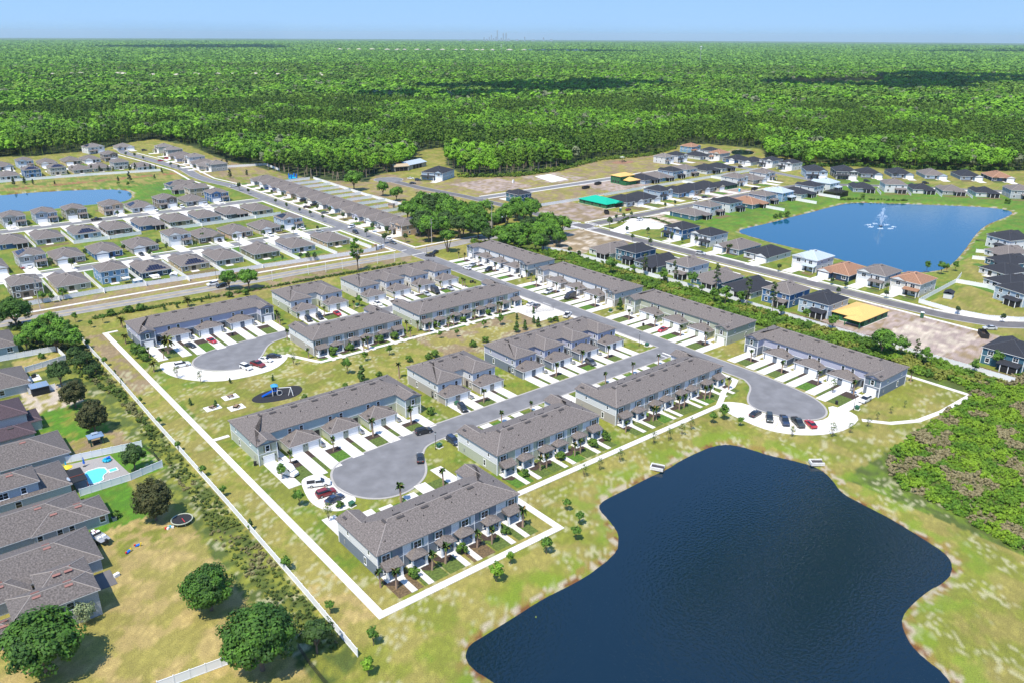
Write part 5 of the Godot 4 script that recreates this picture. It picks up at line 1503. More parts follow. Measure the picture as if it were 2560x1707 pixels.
	for i in 4:
		var t := TAU * i / 4 + 0.4
		var ch := thing("garden_chair", "dark garden chair %s round the table by the yellow umbrella" % nth(i), "chair", 25.4 + cos(t) * 1.2, -198.0 + sin(t) * 1.2, -t - PI / 2, "garden chairs by the pool")
		part("seat", box_mesh(Vector3(0.5, 0.06, 0.5), true), mat("metal_black"), ch, Vector3(0, 0.45, 0))
		part("backrest", box_mesh(Vector3(0.5, 0.5, 0.06), true), mat("metal_black"), ch, Vector3(0, 0.72, 0.25))
		for s in [[-1, -1], [-1, 1], [1, -1], [1, 1]]:
			part("leg", box_mesh(Vector3(0.05, 0.45, 0.05)), mat("metal_black"), ch, Vector3(s[0] * 0.22, 0, s[1] * 0.22))
	var pg := thing("pergola", "dark flat roofed pergola between the pool and the house", "pergola", 25.2, -192.3)
	part("roof", box_mesh(Vector3(3.6, 0.12, 7.0)), mat("screen"), pg, Vector3(0, 2.45, 0))
	part("beam", box_mesh(Vector3(3.8, 0.16, 0.12)), paint("redwood", Color(0.22, 0.05, 0.03), 0.7), pg, Vector3(0, 2.56, 0.6))
	for s in [[-1, -1], [-1, 1], [1, -1], [1, 1]]:
		part("post", box_mesh(Vector3(0.14, 2.45, 0.14)), mat("redwood"), pg, Vector3(s[0] * 1.65, 0, s[1] * 3.3))
	dish("white satellite dish on the low roof above the pool", 23.0, 3.0, -189.2)
	dish("white satellite dish beside the dark screened porch", 27.2, 3.0, -258.8)
	# screened porch by the brown trees
	var sp := thing("screened_porch", "dark screened porch with glass roof behind the grey roofed house", "porch", 29.2, -256.0)
	part("screen_box", box_mesh(Vector3(4.6, 2.4, 4.0)), mat("screen"), sp)
	part("roof_panel", box_mesh(Vector3(4.9, 0.1, 4.4)), mat("shade_blue"), sp, Vector3(0, 2.45, 0))
	for i in 4:
		part("roof_bar", box_mesh(Vector3(0.08, 0.08, 4.4)), mat("metal_grey"), sp, Vector3(-2.2 + i * 1.47, 2.55, 0))
	# gazebo
	var gz := thing("gazebo", "blue-grey roofed gazebo with green curtains on the brown lawn", "gazebo", 34.0, -211.6)
	g = Geo.new(); g.hip(-1.9, -1.6, 1.9, 1.6, 2.3, 0.42); part("roof", g.mesh(), mat("shade_blue"), gz)
	g = Geo.new(); g.hip(-0.8, -0.6, 0.8, 0.6, 3.0, 0.42); part("upper_roof", g.mesh(), mat("wall_bluegrey"), gz)
	for s in [[-1, -1], [-1, 1], [1, -1], [1, 1]]:
		part("post", box_mesh(Vector3(0.12, 2.3, 0.12)), mat("metal_black"), gz, Vector3(s[0] * 1.6, 0, s[1] * 1.3))
		part("curtain", box_mesh(Vector3(0.35, 2.0, 0.3)), mat("box_green"), gz, Vector3(s[0] * 1.45, 0.1, s[1] * 1.2))
	part("table", box_mesh(Vector3(1.5, 0.75, 0.8)), mat("metal_black"), gz)
	slab("patio", rect(28.6, -271.5, 31.6, -266.5), "concrete", 0.06)
	var gr := thing("grill", "black covered grill on the square patio by the fenced yard", "grill", 30.0, -269.6, 0.5)
	g = Geo.new(); g.cbox(Vector3(0, 0.5, 0), Vector3(1.3, 0.9, 0.6)); g.bar(Vector3(-0.6, 1.0, 0), Vector3(0.6, 1.0, 0), 0.3, 0.3, 8); part("cover", g.mesh(), mat("metal_black"), gr)
	part("side_shelf", box_mesh(Vector3(0.5, 0.06, 0.5), true), mat("metal_grey"), gr, Vector3(0.9, 0.85, 0))
	# trampoline
	var tr := thing("trampoline", "round black trampoline with pale pad beside the dark tree", "trampoline", 39.2, -160.8)
	g = Geo.new(); g.bar(Vector3(0, 0.80, 0), Vector3(0, 0.84, 0), 2.05, 2.05, 28); part("mat", g.mesh(), mat("rubber"), tr)
	g = Geo.new()
	for i in 28:
		var t := TAU * i / 28
		var t2 := TAU * (i + 1) / 28
		g.bar(Vector3(cos(t) * 2.2, 0.83, sin(t) * 2.2), Vector3(cos(t2) * 2.2, 0.83, sin(t2) * 2.2), 0.13, 0.13, 5)
	part("pad", g.mesh(), mat("wall_sage"), tr)
	for i in 8:
		part("leg", box_mesh(Vector3(0.06, 0.8, 0.06)), mat("metal_grey"), tr, Vector3(cos(TAU * i / 8) * 2.2, 0, sin(TAU * i / 8) * 2.2))
	part("strap", box_mesh(Vector3(0.12, 0.06, 1.9)), mat("plastic_red"), tr, Vector3(0.1, 0.86, 0.7))
	for q in [["blue and yellow plastic toy slide on the dry grass", 27.0, -156.6, 0.4], ["blue and yellow toy seesaw lying on the dry grass", 29.2, -157.6, -0.5]]:
		var ty := thing("toy_slide", q[0], "toy", q[1], q[2], q[3], "toys on the dry grass")
		g = Geo.new(); g.bar(Vector3(-0.7, 0.1, 0), Vector3(0.3, 0.45, 0), 0.25, 0.25, 6); part("slide", g.mesh(), mat("plastic_blue"), ty)
		g = Geo.new(); g.bar(Vector3(0.2, 0, 0), Vector3(0.55, 0.8, 0), 0.2, 0.16, 6); part("ladder", g.mesh(), mat("plastic_yellow"), ty)
		part("knob", box_mesh(Vector3(0.3, 0.3, 0.3), true), mat("plastic_red"), ty, Vector3(-0.7, 0.45, 0.1))
	var tp := thing("toy_pile", "pile of red and white toys beside the trampoline", "toys", 36.2, -160.4)
	for i in 5:
		part("toy", box_mesh(Vector3(0.5, 0.4, 0.4)), mat(["plastic_red", "trim", "wall_sage", "plastic_cyan", "trim"][i]), tp, Vector3(-0.6 + i * 0.32, 0, sin(i * 2.0) * 0.4), i * 0.7)
	boat()
	var an := thing("air_conditioner", "grey air conditioner beside the round clipped bush", "air conditioner", 27.9, -171.0)
	part("casing", box_mesh(Vector3(0.9, 0.8, 0.9)), mat("metal_grey"), an); part("grille", box_mesh(Vector3(0.7, 0.05, 0.7)), mat("vent"), an, Vector3(0, 0.8, 0))
	var sb := thing("storage_box", "white storage box at the corner of the shaded patio", "box", 22.9, -149.9, 0.3)
	part("body", box_mesh(Vector3(1.0, 0.55, 0.6)), mat("trim"), sb); part("lid", box_mesh(Vector3(1.06, 0.1, 0.66)), mat("trim"), sb, Vector3(0, 0.56, 0))
	slab("patio", rect(18.2, -153.0, 22.4, -147.4), "asphalt_dark", 0.06)


func dish(label: String, x: float, y: float, z: float) -> void:
	var d := thing("satellite_dish", label, "satellite dish", x, z, 0.6, "satellite dishes", y)
	var g := Geo.new(); g.bar(Vector3(0, 0, 0), Vector3(0, 0.5, 0), 0.04, 0.04); part("mast", g.mesh(), mat("metal_grey"), d)
	g = Geo.new(); g.bar(Vector3(0, 0.55, 0.0), Vector3(0.12, 0.72, 0.2), 0.2, 0.52, 12); part("reflector", g.mesh(), mat("trim"), d)


func boat() -> void:
	var o := thing("motor_boat", "grey and white motor boat on a trailer beside the brown roof", "boat", 23.4, -164.8, 0.25)
	var rings := [[-2.9, 1.05, 0.55], [-1.5, 1.15, 0.5], [0.2, 1.15, 0.5], [1.6, 0.95, 0.55], [2.6, 0.45, 0.75], [3.0, 0.06, 1.0]]
	var g := Geo.new(); var dk := Geo.new()
	for i in rings.size() - 1:
		var a: Array = rings[i]
		var b: Array = rings[i + 1]
		for s in [-1, 1]:
			g.out([Vector3(s * a[1], 1.25, -a[0]), Vector3(s * b[1], 1.25 + (0.15 if i > 2 else 0.0), -b[0]), Vector3(0, b[2], -b[0]), Vector3(0, a[2], -a[0])], Vector3(0, 1.1, -a[0]))
		dk.up([Vector3(-a[1], 1.25, -a[0]), Vector3(a[1], 1.25, -a[0]), Vector3(b[1], 1.25 + (0.15 if i > 2 else 0.0), -b[0]), Vector3(-b[1], 1.25 + (0.15 if i > 2 else 0.0), -b[0])])
	g.face([Vector3(-1.05, 1.25, 2.9), Vector3(0, 0.55, 2.9), Vector3(1.05, 1.25, 2.9)])
	part("hull", g.mesh(), mat("car_black"), o)
	part("deck", dk.mesh(), mat("metal_grey"), o)
	for q in [[-0.5, -1.2], [0.5, -1.2], [-0.5, 1.2], [0.5, 1.2], [0.0, -2.2]]:
		part("seat", box_mesh(Vector3(0.65, 0.4, 0.7)), mat("trim"), o, Vector3(q[0], 1.26, q[1]))
	part("windshield", box_mesh(Vector3(1.7, 0.5, 0.06)), mat("glass"), o, Vector3(0, 1.3, -0.5))
	part("cover", box_mesh(Vector3(1.5, 0.2, 0.9)), mat("car_darkred"), o, Vector3(0, 1.27, -1.9))
	part("engine", box_mesh(Vector3(0.5, 0.9, 0.6)), mat("metal_black"), o, Vector3(0, 0.8, 3.15))
	for s in [-1, 1]:
		g = Geo.new(); g.bar(Vector3(s * 0.95, 0.33, 0.9), Vector3(s * 1.2, 0.33, 0.9), 0.33, 0.33, 12); part("trailer_wheel", g.mesh(), mat("tire"), o)
	part("trailer_beam", box_mesh(Vector3(0.12, 0.12, 6.6)), mat("metal_grey"), o, Vector3(0, 0.42, -0.4))


# ---------------------------------------------------------------- play area, street furniture, fountain
func amenities() -> void:
	slab("play_surface", smooth(pts([75.1, -212.0, 81.1, -215.4, 91.4, -214.0, 91.2, -209.0, 86.6, -205.2, 77.1, -207.4]), 2), "rubber", 0.04)
	var o := thing("playground_set", "blue and white playground tower with slide on the black surface", "playground", 82.8, -210.8, -0.3)
	for s in [[-1, -1], [-1, 1], [1, -1], [1, 1]]:
		part("post", box_mesh(Vector3(0.12, 3.1, 0.12)), mat("trim"), o, Vector3(s[0] * 0.7, 0, s[1] * 0.7))
	part("deck", box_mesh(Vector3(1.5, 0.1, 1.5)), mat("plastic_blue"), o, Vector3(0, 1.5, 0))
	var g := Geo.new(); g.hip(-1.0, -1.0, 1.0, 1.0, 3.05, 0.7); part("roof", g.mesh(), paint("play_roof", Color(0.03, 0.27, 0.55), 0.5), o)
	part("barrier", box_mesh(Vector3(1.5, 0.6, 0.08)), mat("plastic_blue"), o, Vector3(0, 1.6, -0.72))
	g = Geo.new()
	for s in [-0.36, 0.36]:
		g.cbox(Vector3(s, 0.12, 0), Vector3(0.06, 0.3, 3.6))
	g.cbox(Vector3(0, 0, 0), Vector3(0.72, 0.05, 3.6))
	var sl := part("slide", g.mesh(), mat("plastic_blue"), o, Vector3(-2.1, 0.82, 0.3), PI / 2)
	sl.rotation = (Basis(Vector3.UP, PI / 2) * Basis(Vector3.RIGHT, -0.40)).get_euler()
	g = Geo.new(); g.bar(Vector3(0.6, 2.35, 0.5), Vector3(4.6, 2.35, 1.4), 0.09, 0.09); part("swing_beam", g.mesh(), mat("trim"), o)
	for q in [[4.3, -0.1], [4.9, 2.6], [5.1, 0.9], [3.6, 1.9]]:
		g = Geo.new(); g.bar(Vector3(4.5, 2.4, 1.35), Vector3(q[0], 0, q[1]), 0.07, 0.07); part("swing_leg", g.mesh(), mat("trim"), o)
	g = Geo.new()
	for i in 14:
		var t := TAU * i / 14
		var t2 := TAU * (i + 1) / 14
		g.bar(Vector3(1.2 + cos(t) * 0.8, 1.0 + sin(t) * 0.8, 1.0), Vector3(1.2 + cos(t2) * 0.8, 1.0 + sin(t2) * 0.8, 1.0), 0.05, 0.05, 5)
	part("climbing_ring", g.mesh(), mat("trim"), o)
	for i in 3:
		part("tower_panel", box_mesh(Vector3(0.08, 0.9, 1.2)), mat(["plastic_blue", "trim", "plastic_cyan"][i]), o, Vector3(-0.72 + i * 0.72, 1.7, 0.0))
	var k := 0
	for q in [[71.9, -217.6, "by the parking circle"], [65.2, -213.6, "by the path"], [70.6, -209.6, "closest to the black play surface"], [83.0, -190.9, ""]]:
		if q[2] == "":
			continue
		slab("picnic_pad", rect(q[0] - 2.2, q[1] - 1.7, q[0] + 2.2, q[1] + 1.7), "concrete_new", 0.06)
		var t := thing("picnic_table", "brown picnic table on the square pad %s" % q[2].replace("closest to", "beside"), "picnic table", q[0], q[1], 0.4 * k, "picnic tables on pads")
		part("table_top", box_mesh(Vector3(1.8, 0.06, 0.8)), mat("wood"), t, Vector3(0, 0.72, 0))
		for s in [-1, 1]:
			part("bench", box_mesh(Vector3(1.8, 0.06, 0.3)), mat("wood"), t, Vector3(0, 0.42, s * 0.75))
			part("leg", box_mesh(Vector3(0.08, 0.72, 1.5)), mat("metal_black"), t, Vector3(s * 0.6, 0, 0))
		k += 1
	# lamps
	for q in [[101.0, -153.2, "beside the green cabinet on the corner lawn"], [197.2, -170.2, "on the corner lawn by the four-wing row"], [207.6, -97.4, "at the end of the curved drive"], [205.5, -314.0, "at the boundary road junction"], [113.2, -340.2, "by the long white fence"], [196.0, -340.2, "beside the entrance sign"], [341, -317.5, "by the visitor parking"], [305.4, -262, "at the newer street verge"]]:
		var l := thing("street_lamp", "slim black street lamp %s" % q[2], "street lamp", q[0], q[1], 0.0, "black street lamps")
		g = Geo.new(); g.bar(Vector3.ZERO, Vector3(0, 0.6, 0), 0.16, 0.09, 8); g.bar(Vector3(0, 0.5, 0), Vector3(0, 4.5, 0), 0.075, 0.05, 8); part("pole", g.mesh(), mat("metal_black"), l)
		g = Geo.new(); g.bar(Vector3(0, 4.45, 0), Vector3(0, 4.95, 0), 0.14, 0.24, 8); part("lantern", g.mesh(), mat("lamp_clear"), l)
		g = Geo.new(); g.bar(Vector3(0, 4.95, 0), Vector3(0, 5.2, 0), 0.3, 0.04, 8); part("cap", g.mesh(), mat("metal_black"), l)
	for q in [[102.4, -153.6, "under the lamp on the corner lawn"], [120.8, -171.5, "on the lawn beside the mist row"], [199.2, -168.4, "on the corner lawn by the four-wing row"], [208.8, -97.0, "at the foot of the curved drive lamp"], [215.6, -201.6, "between the taupe and pale sage rows"], [142.6, -268.6, "between the two white rows"], [71.2, -143.2, "at the parking end of the turning circle"]]:
		var b := thing("utility_cabinet", "dark green utility cabinet %s" % q[2], "utility cabinet", q[0], q[1], 0.2, "green utility cabinets")
		part("base", box_mesh(Vector3(1.7, 0.12, 1.5)), mat("concrete"), b); part("cabinet", box_mesh(Vector3(1.2, 0.85, 1.0)), mat("box_green"), b, Vector3(0, 0.12, 0))
		g = Geo.new(); g.shed(-0.65, 0.65, 0.56, -0.54, 1.0, 0.15); part("lid", g.mesh(), mat("box_green"), b)
	k = 0
	for q in [[213.6, -183.0], [215.0, -157.0], [218.4, -258.4], [218.2, -260.0], [196.2, -266.2], [197.2, -266.0], [61.6, -174.6], [160.2, -173.6], [207.4, -102.6], [91.8, -266.9], [143.5, -263.6]]:
		var b := thing("wheeled_bin", "black wheeled bin standing on a townhouse drive, %s counted from the pale sage row" % nth(k), "bin", q[0], q[1], k * 0.7, "wheeled bins on the drives")
		g = Geo.new(); g.box(Vector3(-0.3, 0.06, -0.33), Vector3(0.3, 1.0, 0.33)); part("body", g.mesh(), mat("metal_black"), b)
		part("lid", box_mesh(Vector3(0.66, 0.08, 0.74)), mat("metal_black"), b, Vector3(0, 1.0, 0))
		g = Geo.new(); g.bar(Vector3(-0.33, 0.13, 0.28), Vector3(0.33, 0.13, 0.28), 0.13, 0.13, 8); part("wheel", g.mesh(), mat("tire"), b)
		k += 1
	poles()
	# pond outlets
	for q in [["pale concrete outlet at the townhouse side of the dark pond", 138.8, -111.2, 0.5], ["pale concrete outlet at the lawn end of the dark pond", 172.0, -87.6, 0.9]]:
		var c := thing("pond_outlet", q[0], "drain outlet", q[1], q[2], q[3], "concrete outlets on the pond bank", -0.45)
		for s in [-1, 1]:
			part("side_wall", box_mesh(Vector3(0.25, 0.8, 3.2)), mat("concrete_new"), c, Vector3(s * 1.0, 0, 0))
		part("end_wall", box_mesh(Vector3(2.2, 0.8, 0.25)), mat("concrete_new"), c, Vector3(0, 0, -1.6)); part("grate", box_mesh(Vector3(1.8, 0.06, 3.0)), mat("vent"), c, Vector3(0, 0.45, 0))
	# fountain
	var f := thing("fountain", "white fountain jet with three plumes in the bright blue pond", "fountain", 446.5, -212.3, 0.0, "", WATER)
	g = Geo.new(); g.bar(Vector3(0, -0.2, 0), Vector3(0, 0.3, 0), 1.2, 1.0, 12); part("float", g.mesh(), mat("metal_black"), f)
	var spray := StandardMaterial3D.new()
	spray.resource_name = "spray"; spray.albedo_color = Color(0.92, 0.96, 1.0, 0.5); spray.transparency = BaseMaterial3D.TRANSPARENCY_ALPHA; spray.roughness = 0.9
	for q in [[0.0, 10.5, 0.0], [-2.8, 7.0, -0.6], [2.4, 6.0, 0.6], [1.2, 8.2, -0.8], [-1.4, 8.6, 0.7]]:
		g = Geo.new()
		for d in 90:
			var t := rng.randf()
			var w := 0.12 + 0.9 * t
			var p := Vector3(q[0] * t, q[1] * (2.0 * t - t * t) * 0.95 + 0.2, q[2] * t) + Vector3(rng.randfn(0, 0.25), rng.randfn(0, 0.3), rng.randfn(0, 0.25)) * w * 1.3
			var r := rng.randf_range(0.06, 0.17)
			g.cbox(p, Vector3(r, r * 2.0, r))
		for d in 70:
			var t := rng.randf()
			g.cbox(Vector3(q[0] * (1.0 + t * 0.7), q[1] * 0.95 * (1.0 - t * t), q[2] * (1.0 + t)) + Vector3(rng.randfn(0, 0.7), 0, rng.randfn(0, 0.6)), Vector3(0.07, 0.2, 0.07))
		part("water_jet", g.mesh(), spray, f)
	for i in 7:
		var t := TAU * i / 7
		g = Geo.new()
		for d in 26:
			g.cbox(Vector3(cos(t) * 6.5 + rng.randfn(0, 1.0), 0.05, sin(t) * 6.5 + rng.randfn(0, 0.7)), Vector3(0.55, 0.06, 0.35))
		part("splash_foam", g.mesh(), spray, f)
	# entrance signs
	for q in [["white entrance sign wall with orange cap at the fence end", 195.6, -341.0, 0.3], ["low cream sign wall with dark plaque by the cleared lots", 290.3, -441.3, 0.1]]:
		var s := thing("sign_wall", q[0], "sign", q[1], q[2], q[3], "neighbourhood sign walls")
		part("wall", box_mesh(Vector3(6.2, 1.8, 0.4)), mat("trim"), s); part("plaque", box_mesh(Vector3(2.4, 0.7, 0.06), true), mat("metal_grey"), s, Vector3(0.3, 1.1, 0.24))
		part("pillar", box_mesh(Vector3(0.9, 2.9 if q[1] < 200 else 2.0, 0.9)), mat("wall_tan"), s, Vector3(-3.2, 0, 0))
		g = Geo.new(); g.hip(-0.7, -0.7, 0.7, 0.7, 2.95 if q[1] < 200 else 2.05, 0.5); part("pillar_cap", g.mesh(), mat("roof_terracotta"), s, Vector3(-3.2, 0, 0))
	site_things()


func poles() -> void:
	for q in [["tall grey utility pole at the boundary road end of the fence", 45, -340.6, 13.6, 1], ["tall pale utility pole in the oak wood by the bend", 260, -333, 15.9, 1], ["slim grey utility pole at the wood edge by the junction", 221.6, -333.6, 12.9, 2], ["brown utility pole behind the lavender yards", 136, -370, 11.0, 1]]:
		var o := thing("utility_pole", q[0], "utility pole", q[1], q[2], 0.35, "wooden utility poles")
		var g := Geo.new(); g.bar(Vector3.ZERO, Vector3(0, q[3], 0), 0.19, 0.12, 8); part("shaft", g.mesh(), mat("pole_grey"), o)
		for k in q[4]:
			part("crossarm", box_mesh(Vector3(2.4, 0.14, 0.14)), mat("pole_grey"), o, Vector3(0, q[3] - 0.7 - k * 1.4, 0))
		g = Geo.new(); g.bar(Vector3(0.28, q[3] - 2.6, 0), Vector3(0.28, q[3] - 1.6, 0), 0.25, 0.25, 8); part("transformer", g.mesh(), mat("metal_grey"), o)
	var k := 0
	for q in [[131, -322], [147.5, -321.4], [155.5, -320.4], [163.4, -319.6], [171.5, -318.8], [180.5, -317.6], [189.0, -316.4]]:
		var o := thing("white_post", "slim white post along the boundary road hedge, %s from the two-wing row" % nth(k), "post", q[0], q[1], 0.0, "white posts along the boundary road")
		var g := Geo.new(); g.bar(Vector3.ZERO, Vector3(0, 4.2, 0), 0.10, 0.08, 6); part("shaft", g.mesh(), mat("trim"), o)
		part("cap", box_mesh(Vector3(0.3, 0.12, 0.3)), mat("trim"), o, Vector3(0, 4.2, 0))
		k += 1


func site_things() -> void:
	for q in [["black roll-off bin beside the dark teal house on the sand lot", 301.0, -99.5, 0.6], ["black roll-off bin on the side street of the cleared lots", 394, -398, 0.1], ["black roll-off bin beside the plywood two-storey frame", 412, -404, 0.2], ["black roll-off bin in front of the green sheeted house", 345.5, -330.5, 0.9], ["black roll-off bin by the unfinished house among newer streets", 483, -322, 0.2]]:
		var o := thing("rolloff_bin", q[0], "skip", q[1], q[2], q[3], "black roll-off bins")
		for s in [-1, 1]:
			part("side", box_mesh(Vector3(5.8, 1.6, 0.12)), mat("metal_black"), o, Vector3(0, 0.15, s * 1.15)); part("end", box_mesh(Vector3(0.12, 1.6, 2.3)), mat("metal_black"), o, Vector3(s * 2.85, 0.15, 0))
			for i in 6:
				part("rib", box_mesh(Vector3(0.1, 1.55, 0.1)), mat("metal_black"), o, Vector3(-2.4 + i * 0.95, 0.15, s * 1.24))
		part("floor", box_mesh(Vector3(5.7, 0.12, 2.2)), mat("vent"), o, Vector3(0, 0.15, 0)); part("rubble", box_mesh(Vector3(4.8, 0.5, 1.8)), mat("mulch"), o, Vector3(0, 0.3, 0))
	for q in [["dark green portable toilet on the kerb of the sand lot", 303.6, -122.6, "box_green"], ["green portable toilet beside the green sheeted house", 356.5, -329.5, "box_green"], ["white portable toilet on the pink cleared lot", 368, -446, "trim"], ["turquoise portable toilet on the second newer street", 470, -325, "plastic_cyan"]]:
		var o := thing("portable_toilet", q[0], "portable toilet", q[1], q[2], 0.2, "portable toilets")
		part("cabin", box_mesh(Vector3(1.15, 2.1, 1.15)), mat(q[2 + 1]), o); part("door", box_mesh(Vector3(0.75, 1.8, 0.05)), mat("metal_grey"), o, Vector3(0, 0.1, 0.58))
		var g := Geo.new(); g.hip(-0.62, -0.62, 0.62, 0.62, 2.25, 0.3); part("roof", g.mesh(), mat("trim"), o)
	var sh := thing("garden_shed", "white garden shed with charcoal roof in the fenced yard corner", "shed", 337.5, -127.6, 0.25)
	var g := Geo.new(); g.walls(rect(-2.4, -1.6, 2.4, 1.6), 0.1, 2.3); part("wall", g.mesh(), mat("wall_white"), sh)
	g = Geo.new(); g.gable(-1.9, -2.6, 1.9, 2.6, 2.35, 0.4); part("roof", g.mesh(), mat("roof_charcoal"), sh, Vector3.ZERO, PI / 2)
	part("door", box_mesh(Vector3(1.6, 1.9, 0.06)), mat("trim"), sh, Vector3(-0.9, 0.1, 1.62)); window(sh, Vector3(2.42, 1.4, 0), PI / 2, 0.8, 0.9)
	var k := 0
	for q in [[84, -352.5, "pale blue garden shed at the fence behind the light blue house", "wall_skyblue", "wall_white"], [99, -352, "white garden shed at the fence behind the navy house", "wall_white", "trim"], [253.5, -425, "peach garden shed behind the straight street fences", "wall_peach", "roof_weathered"]]:
		var s := thing("garden_shed", q[2], "shed", q[0], q[1], 0.1 + k)
		g = Geo.new(); g.walls(rect(-1.6, -1.3, 1.6, 1.3), 0.1, 2.0); part("wall", g.mesh(), mat(q[3]), s)
		g = Geo.new(); g.gable(-1.5, -1.8, 1.5, 1.8, 2.05, 0.4); part("roof", g.mesh(), mat(q[4]), s, Vector3.ZERO, PI / 2)
		part("door", box_mesh(Vector3(0.9, 1.7, 0.06)), mat("door_white"), s, Vector3(0, 0.1, 1.32))
		k += 1
	for q in [[81, -357.5, "tan patio awning behind the light blue house", "wall_cream", 3.2], [91.5, -353.5, "white gazebo canopy behind the navy solar house", "trim", 3.6], [181.5, -428.0, "dark carport canopy behind the corner two-storey house", "screen", 5.5]]:
		var s := thing("canopy", q[2], "canopy", q[0], q[1])
		g = Geo.new(); g.hip(-q[4] / 2, -1.6, q[4] / 2, 1.6, 2.4, 0.15); part("roof", g.mesh(), mat(q[3]), s)
		for a in [[-1, -1], [-1, 1], [1, -1], [1, 1]]:
			part("post", box_mesh(Vector3(0.1, 2.3, 0.1)), mat("metal_grey"), s, Vector3(a[0] * (q[4] / 2 - 0.2), 0, a[1] * 1.4))
	var bc := thing("bouncy_castle", "bright blue bouncy castle between the forest and the white yard fences", "bouncy castle", 251.5, -560)
	part("base", box_mesh(Vector3(5.0, 0.7, 5.0)), mat("plastic_cyan"), bc)
	for a in [[-1, -1], [-1, 1], [1, -1], [1, 1]]:
		g = Geo.new(); g.bar(Vector3(a[0] * 2.1, 0.6, a[1] * 2.1), Vector3(a[0] * 2.1, 3.6, a[1] * 2.1), 0.5, 0.45, 8); part("tower", g.mesh(), mat("plastic_blue"), bc)
	part("wall", box_mesh(Vector3(4.2, 1.8, 0.4)), mat("plastic_cyan"), bc, Vector3(0, 0.6, -2.1))
	var pp := thing("play_park", "small play park tower on an orange circle under the forest", "playground", 505, -468)
	g = Geo.new(); g.hip(-1.6, -1.6, 1.6, 1.6, 4.2, 0.6); part("roof", g.mesh(), mat("wall_sage"), pp)
	for a in [[-1, -1], [-1, 1], [1, -1], [1, 1]]:
		part("post", box_mesh(Vector3(0.16, 4.2, 0.16)), mat("box_green"), pp, Vector3(a[0] * 1.3, 0, a[1] * 1.3))
	part("deck", box_mesh(Vector3(2.8, 0.15, 2.8)), mat("wood"), pp, Vector3(0, 1.6, 0))
	g = Geo.new(); g.bar(Vector3(1.4, 1.6, 0), Vector3(4.6, 0.2, 0.6), 0.4, 0.4, 7); part("slide", g.mesh(), mat("box_green"), pp)
	var circ := PackedVector2Array()
	for i in 24:
		circ.append(Vector2(505 + cos(TAU * i / 24) * 11, -467 + sin(TAU * i / 24) * 7))
	slab("play_surface", circ, "roof_terracotta", 0.05)
	slab("house_slab", pts([399, -458, 415, -459, 410, -433, 392, -431]), "concrete_new", 0.12)
	var pc := thing("pool_cage", "black screened pool cage over the fountain pond bank", "pool cage", 507, -275, 0.0)
	g = Geo.new()
	for i in 7:
		g.bar(Vector3(-7 + i * 2.3, 0, 5), Vector3(-7 + i * 2.3, 3.4, 4.2), 0.06, 0.06, 4); g.bar(Vector3(-7 + i * 2.3, 3.4, 4.2), Vector3(-7 + i * 2.3, 3.8, -5), 0.06, 0.06, 4)
	part("frame", g.mesh(), mat("metal_black"), pc)
	g = Geo.new(); g.walls(rect(-7, -5, 7, 5), 0.05, 3.3); g.up([Vector3(-7, 3.35, 5), Vector3(7, 3.35, 5), Vector3(7, 3.75, -5), Vector3(-7, 3.75, -5)])
	var ms := StandardMaterial3D.new(); ms.resource_name = "mesh_screen"; ms.albedo_color = Color(0.03, 0.03, 0.035, 0.72); ms.transparency = BaseMaterial3D.TRANSPARENCY_ALPHA; ms.roughness = 0.9
	part("screen", g.mesh(), ms, pc)
	g = Geo.new(); g.hip(-5.2, -4.6, 5.2, 4.6, 3.0, 0.3)
	var lanai := thing("lanai", "black roofed screen room behind the terracotta house by the shore", "porch", 347, -146)
	g = Geo.new(); g.hip(-5, -5, 5, 5, 3.4, 0.2); part("roof", g.mesh(), mat("metal_black"), lanai)
	part("screen_box", box_mesh(Vector3(9.2, 3.2, 9.2)), mat("screen"), lanai)


# ---------------------------------------------------------------- vehicles
func profile_loft(g: Geo, sections: Array) -> void:   # sections: z, half width at the bottom, half width at the top, bottom, top
	for i in sections.size() - 1:
		var a: Array = sections[i]
		var b: Array = sections[i + 1]
		var mid := Vector3(0, (a[3] + a[4]) / 2, (a[0] + b[0]) / 2)
		for s in [-1, 1]:
			g.out([Vector3(s * a[1], a[3], a[0]), Vector3(s * b[1], b[3], b[0]), Vector3(s * b[1] * 1.0, lerpf(b[3], b[4], 0.6), b[0]), Vector3(s * a[1] * 1.0, lerpf(a[3], a[4], 0.6), a[0])], mid)
			g.out([Vector3(s * a[1], lerpf(a[3], a[4], 0.6), a[0]), Vector3(s * b[1], lerpf(b[3], b[4], 0.6), b[0]), Vector3(s * b[2], b[4], b[0]), Vector3(s * a[2], a[4], a[0])], mid)
		g.up([Vector3(-a[2], a[4], a[0]), Vector3(a[2], a[4], a[0]), Vector3(b[2], b[4], b[0]), Vector3(-b[2], b[4], b[0])])
	for e in [sections[0], sections[-1]]:
		g.out([Vector3(-e[1], e[3], e[0]), Vector3(e[1], e[3], e[0]), Vector3(e[2], e[4], e[0]), Vector3(-e[2], e[4], e[0])], Vector3(0, 0.6, 0))


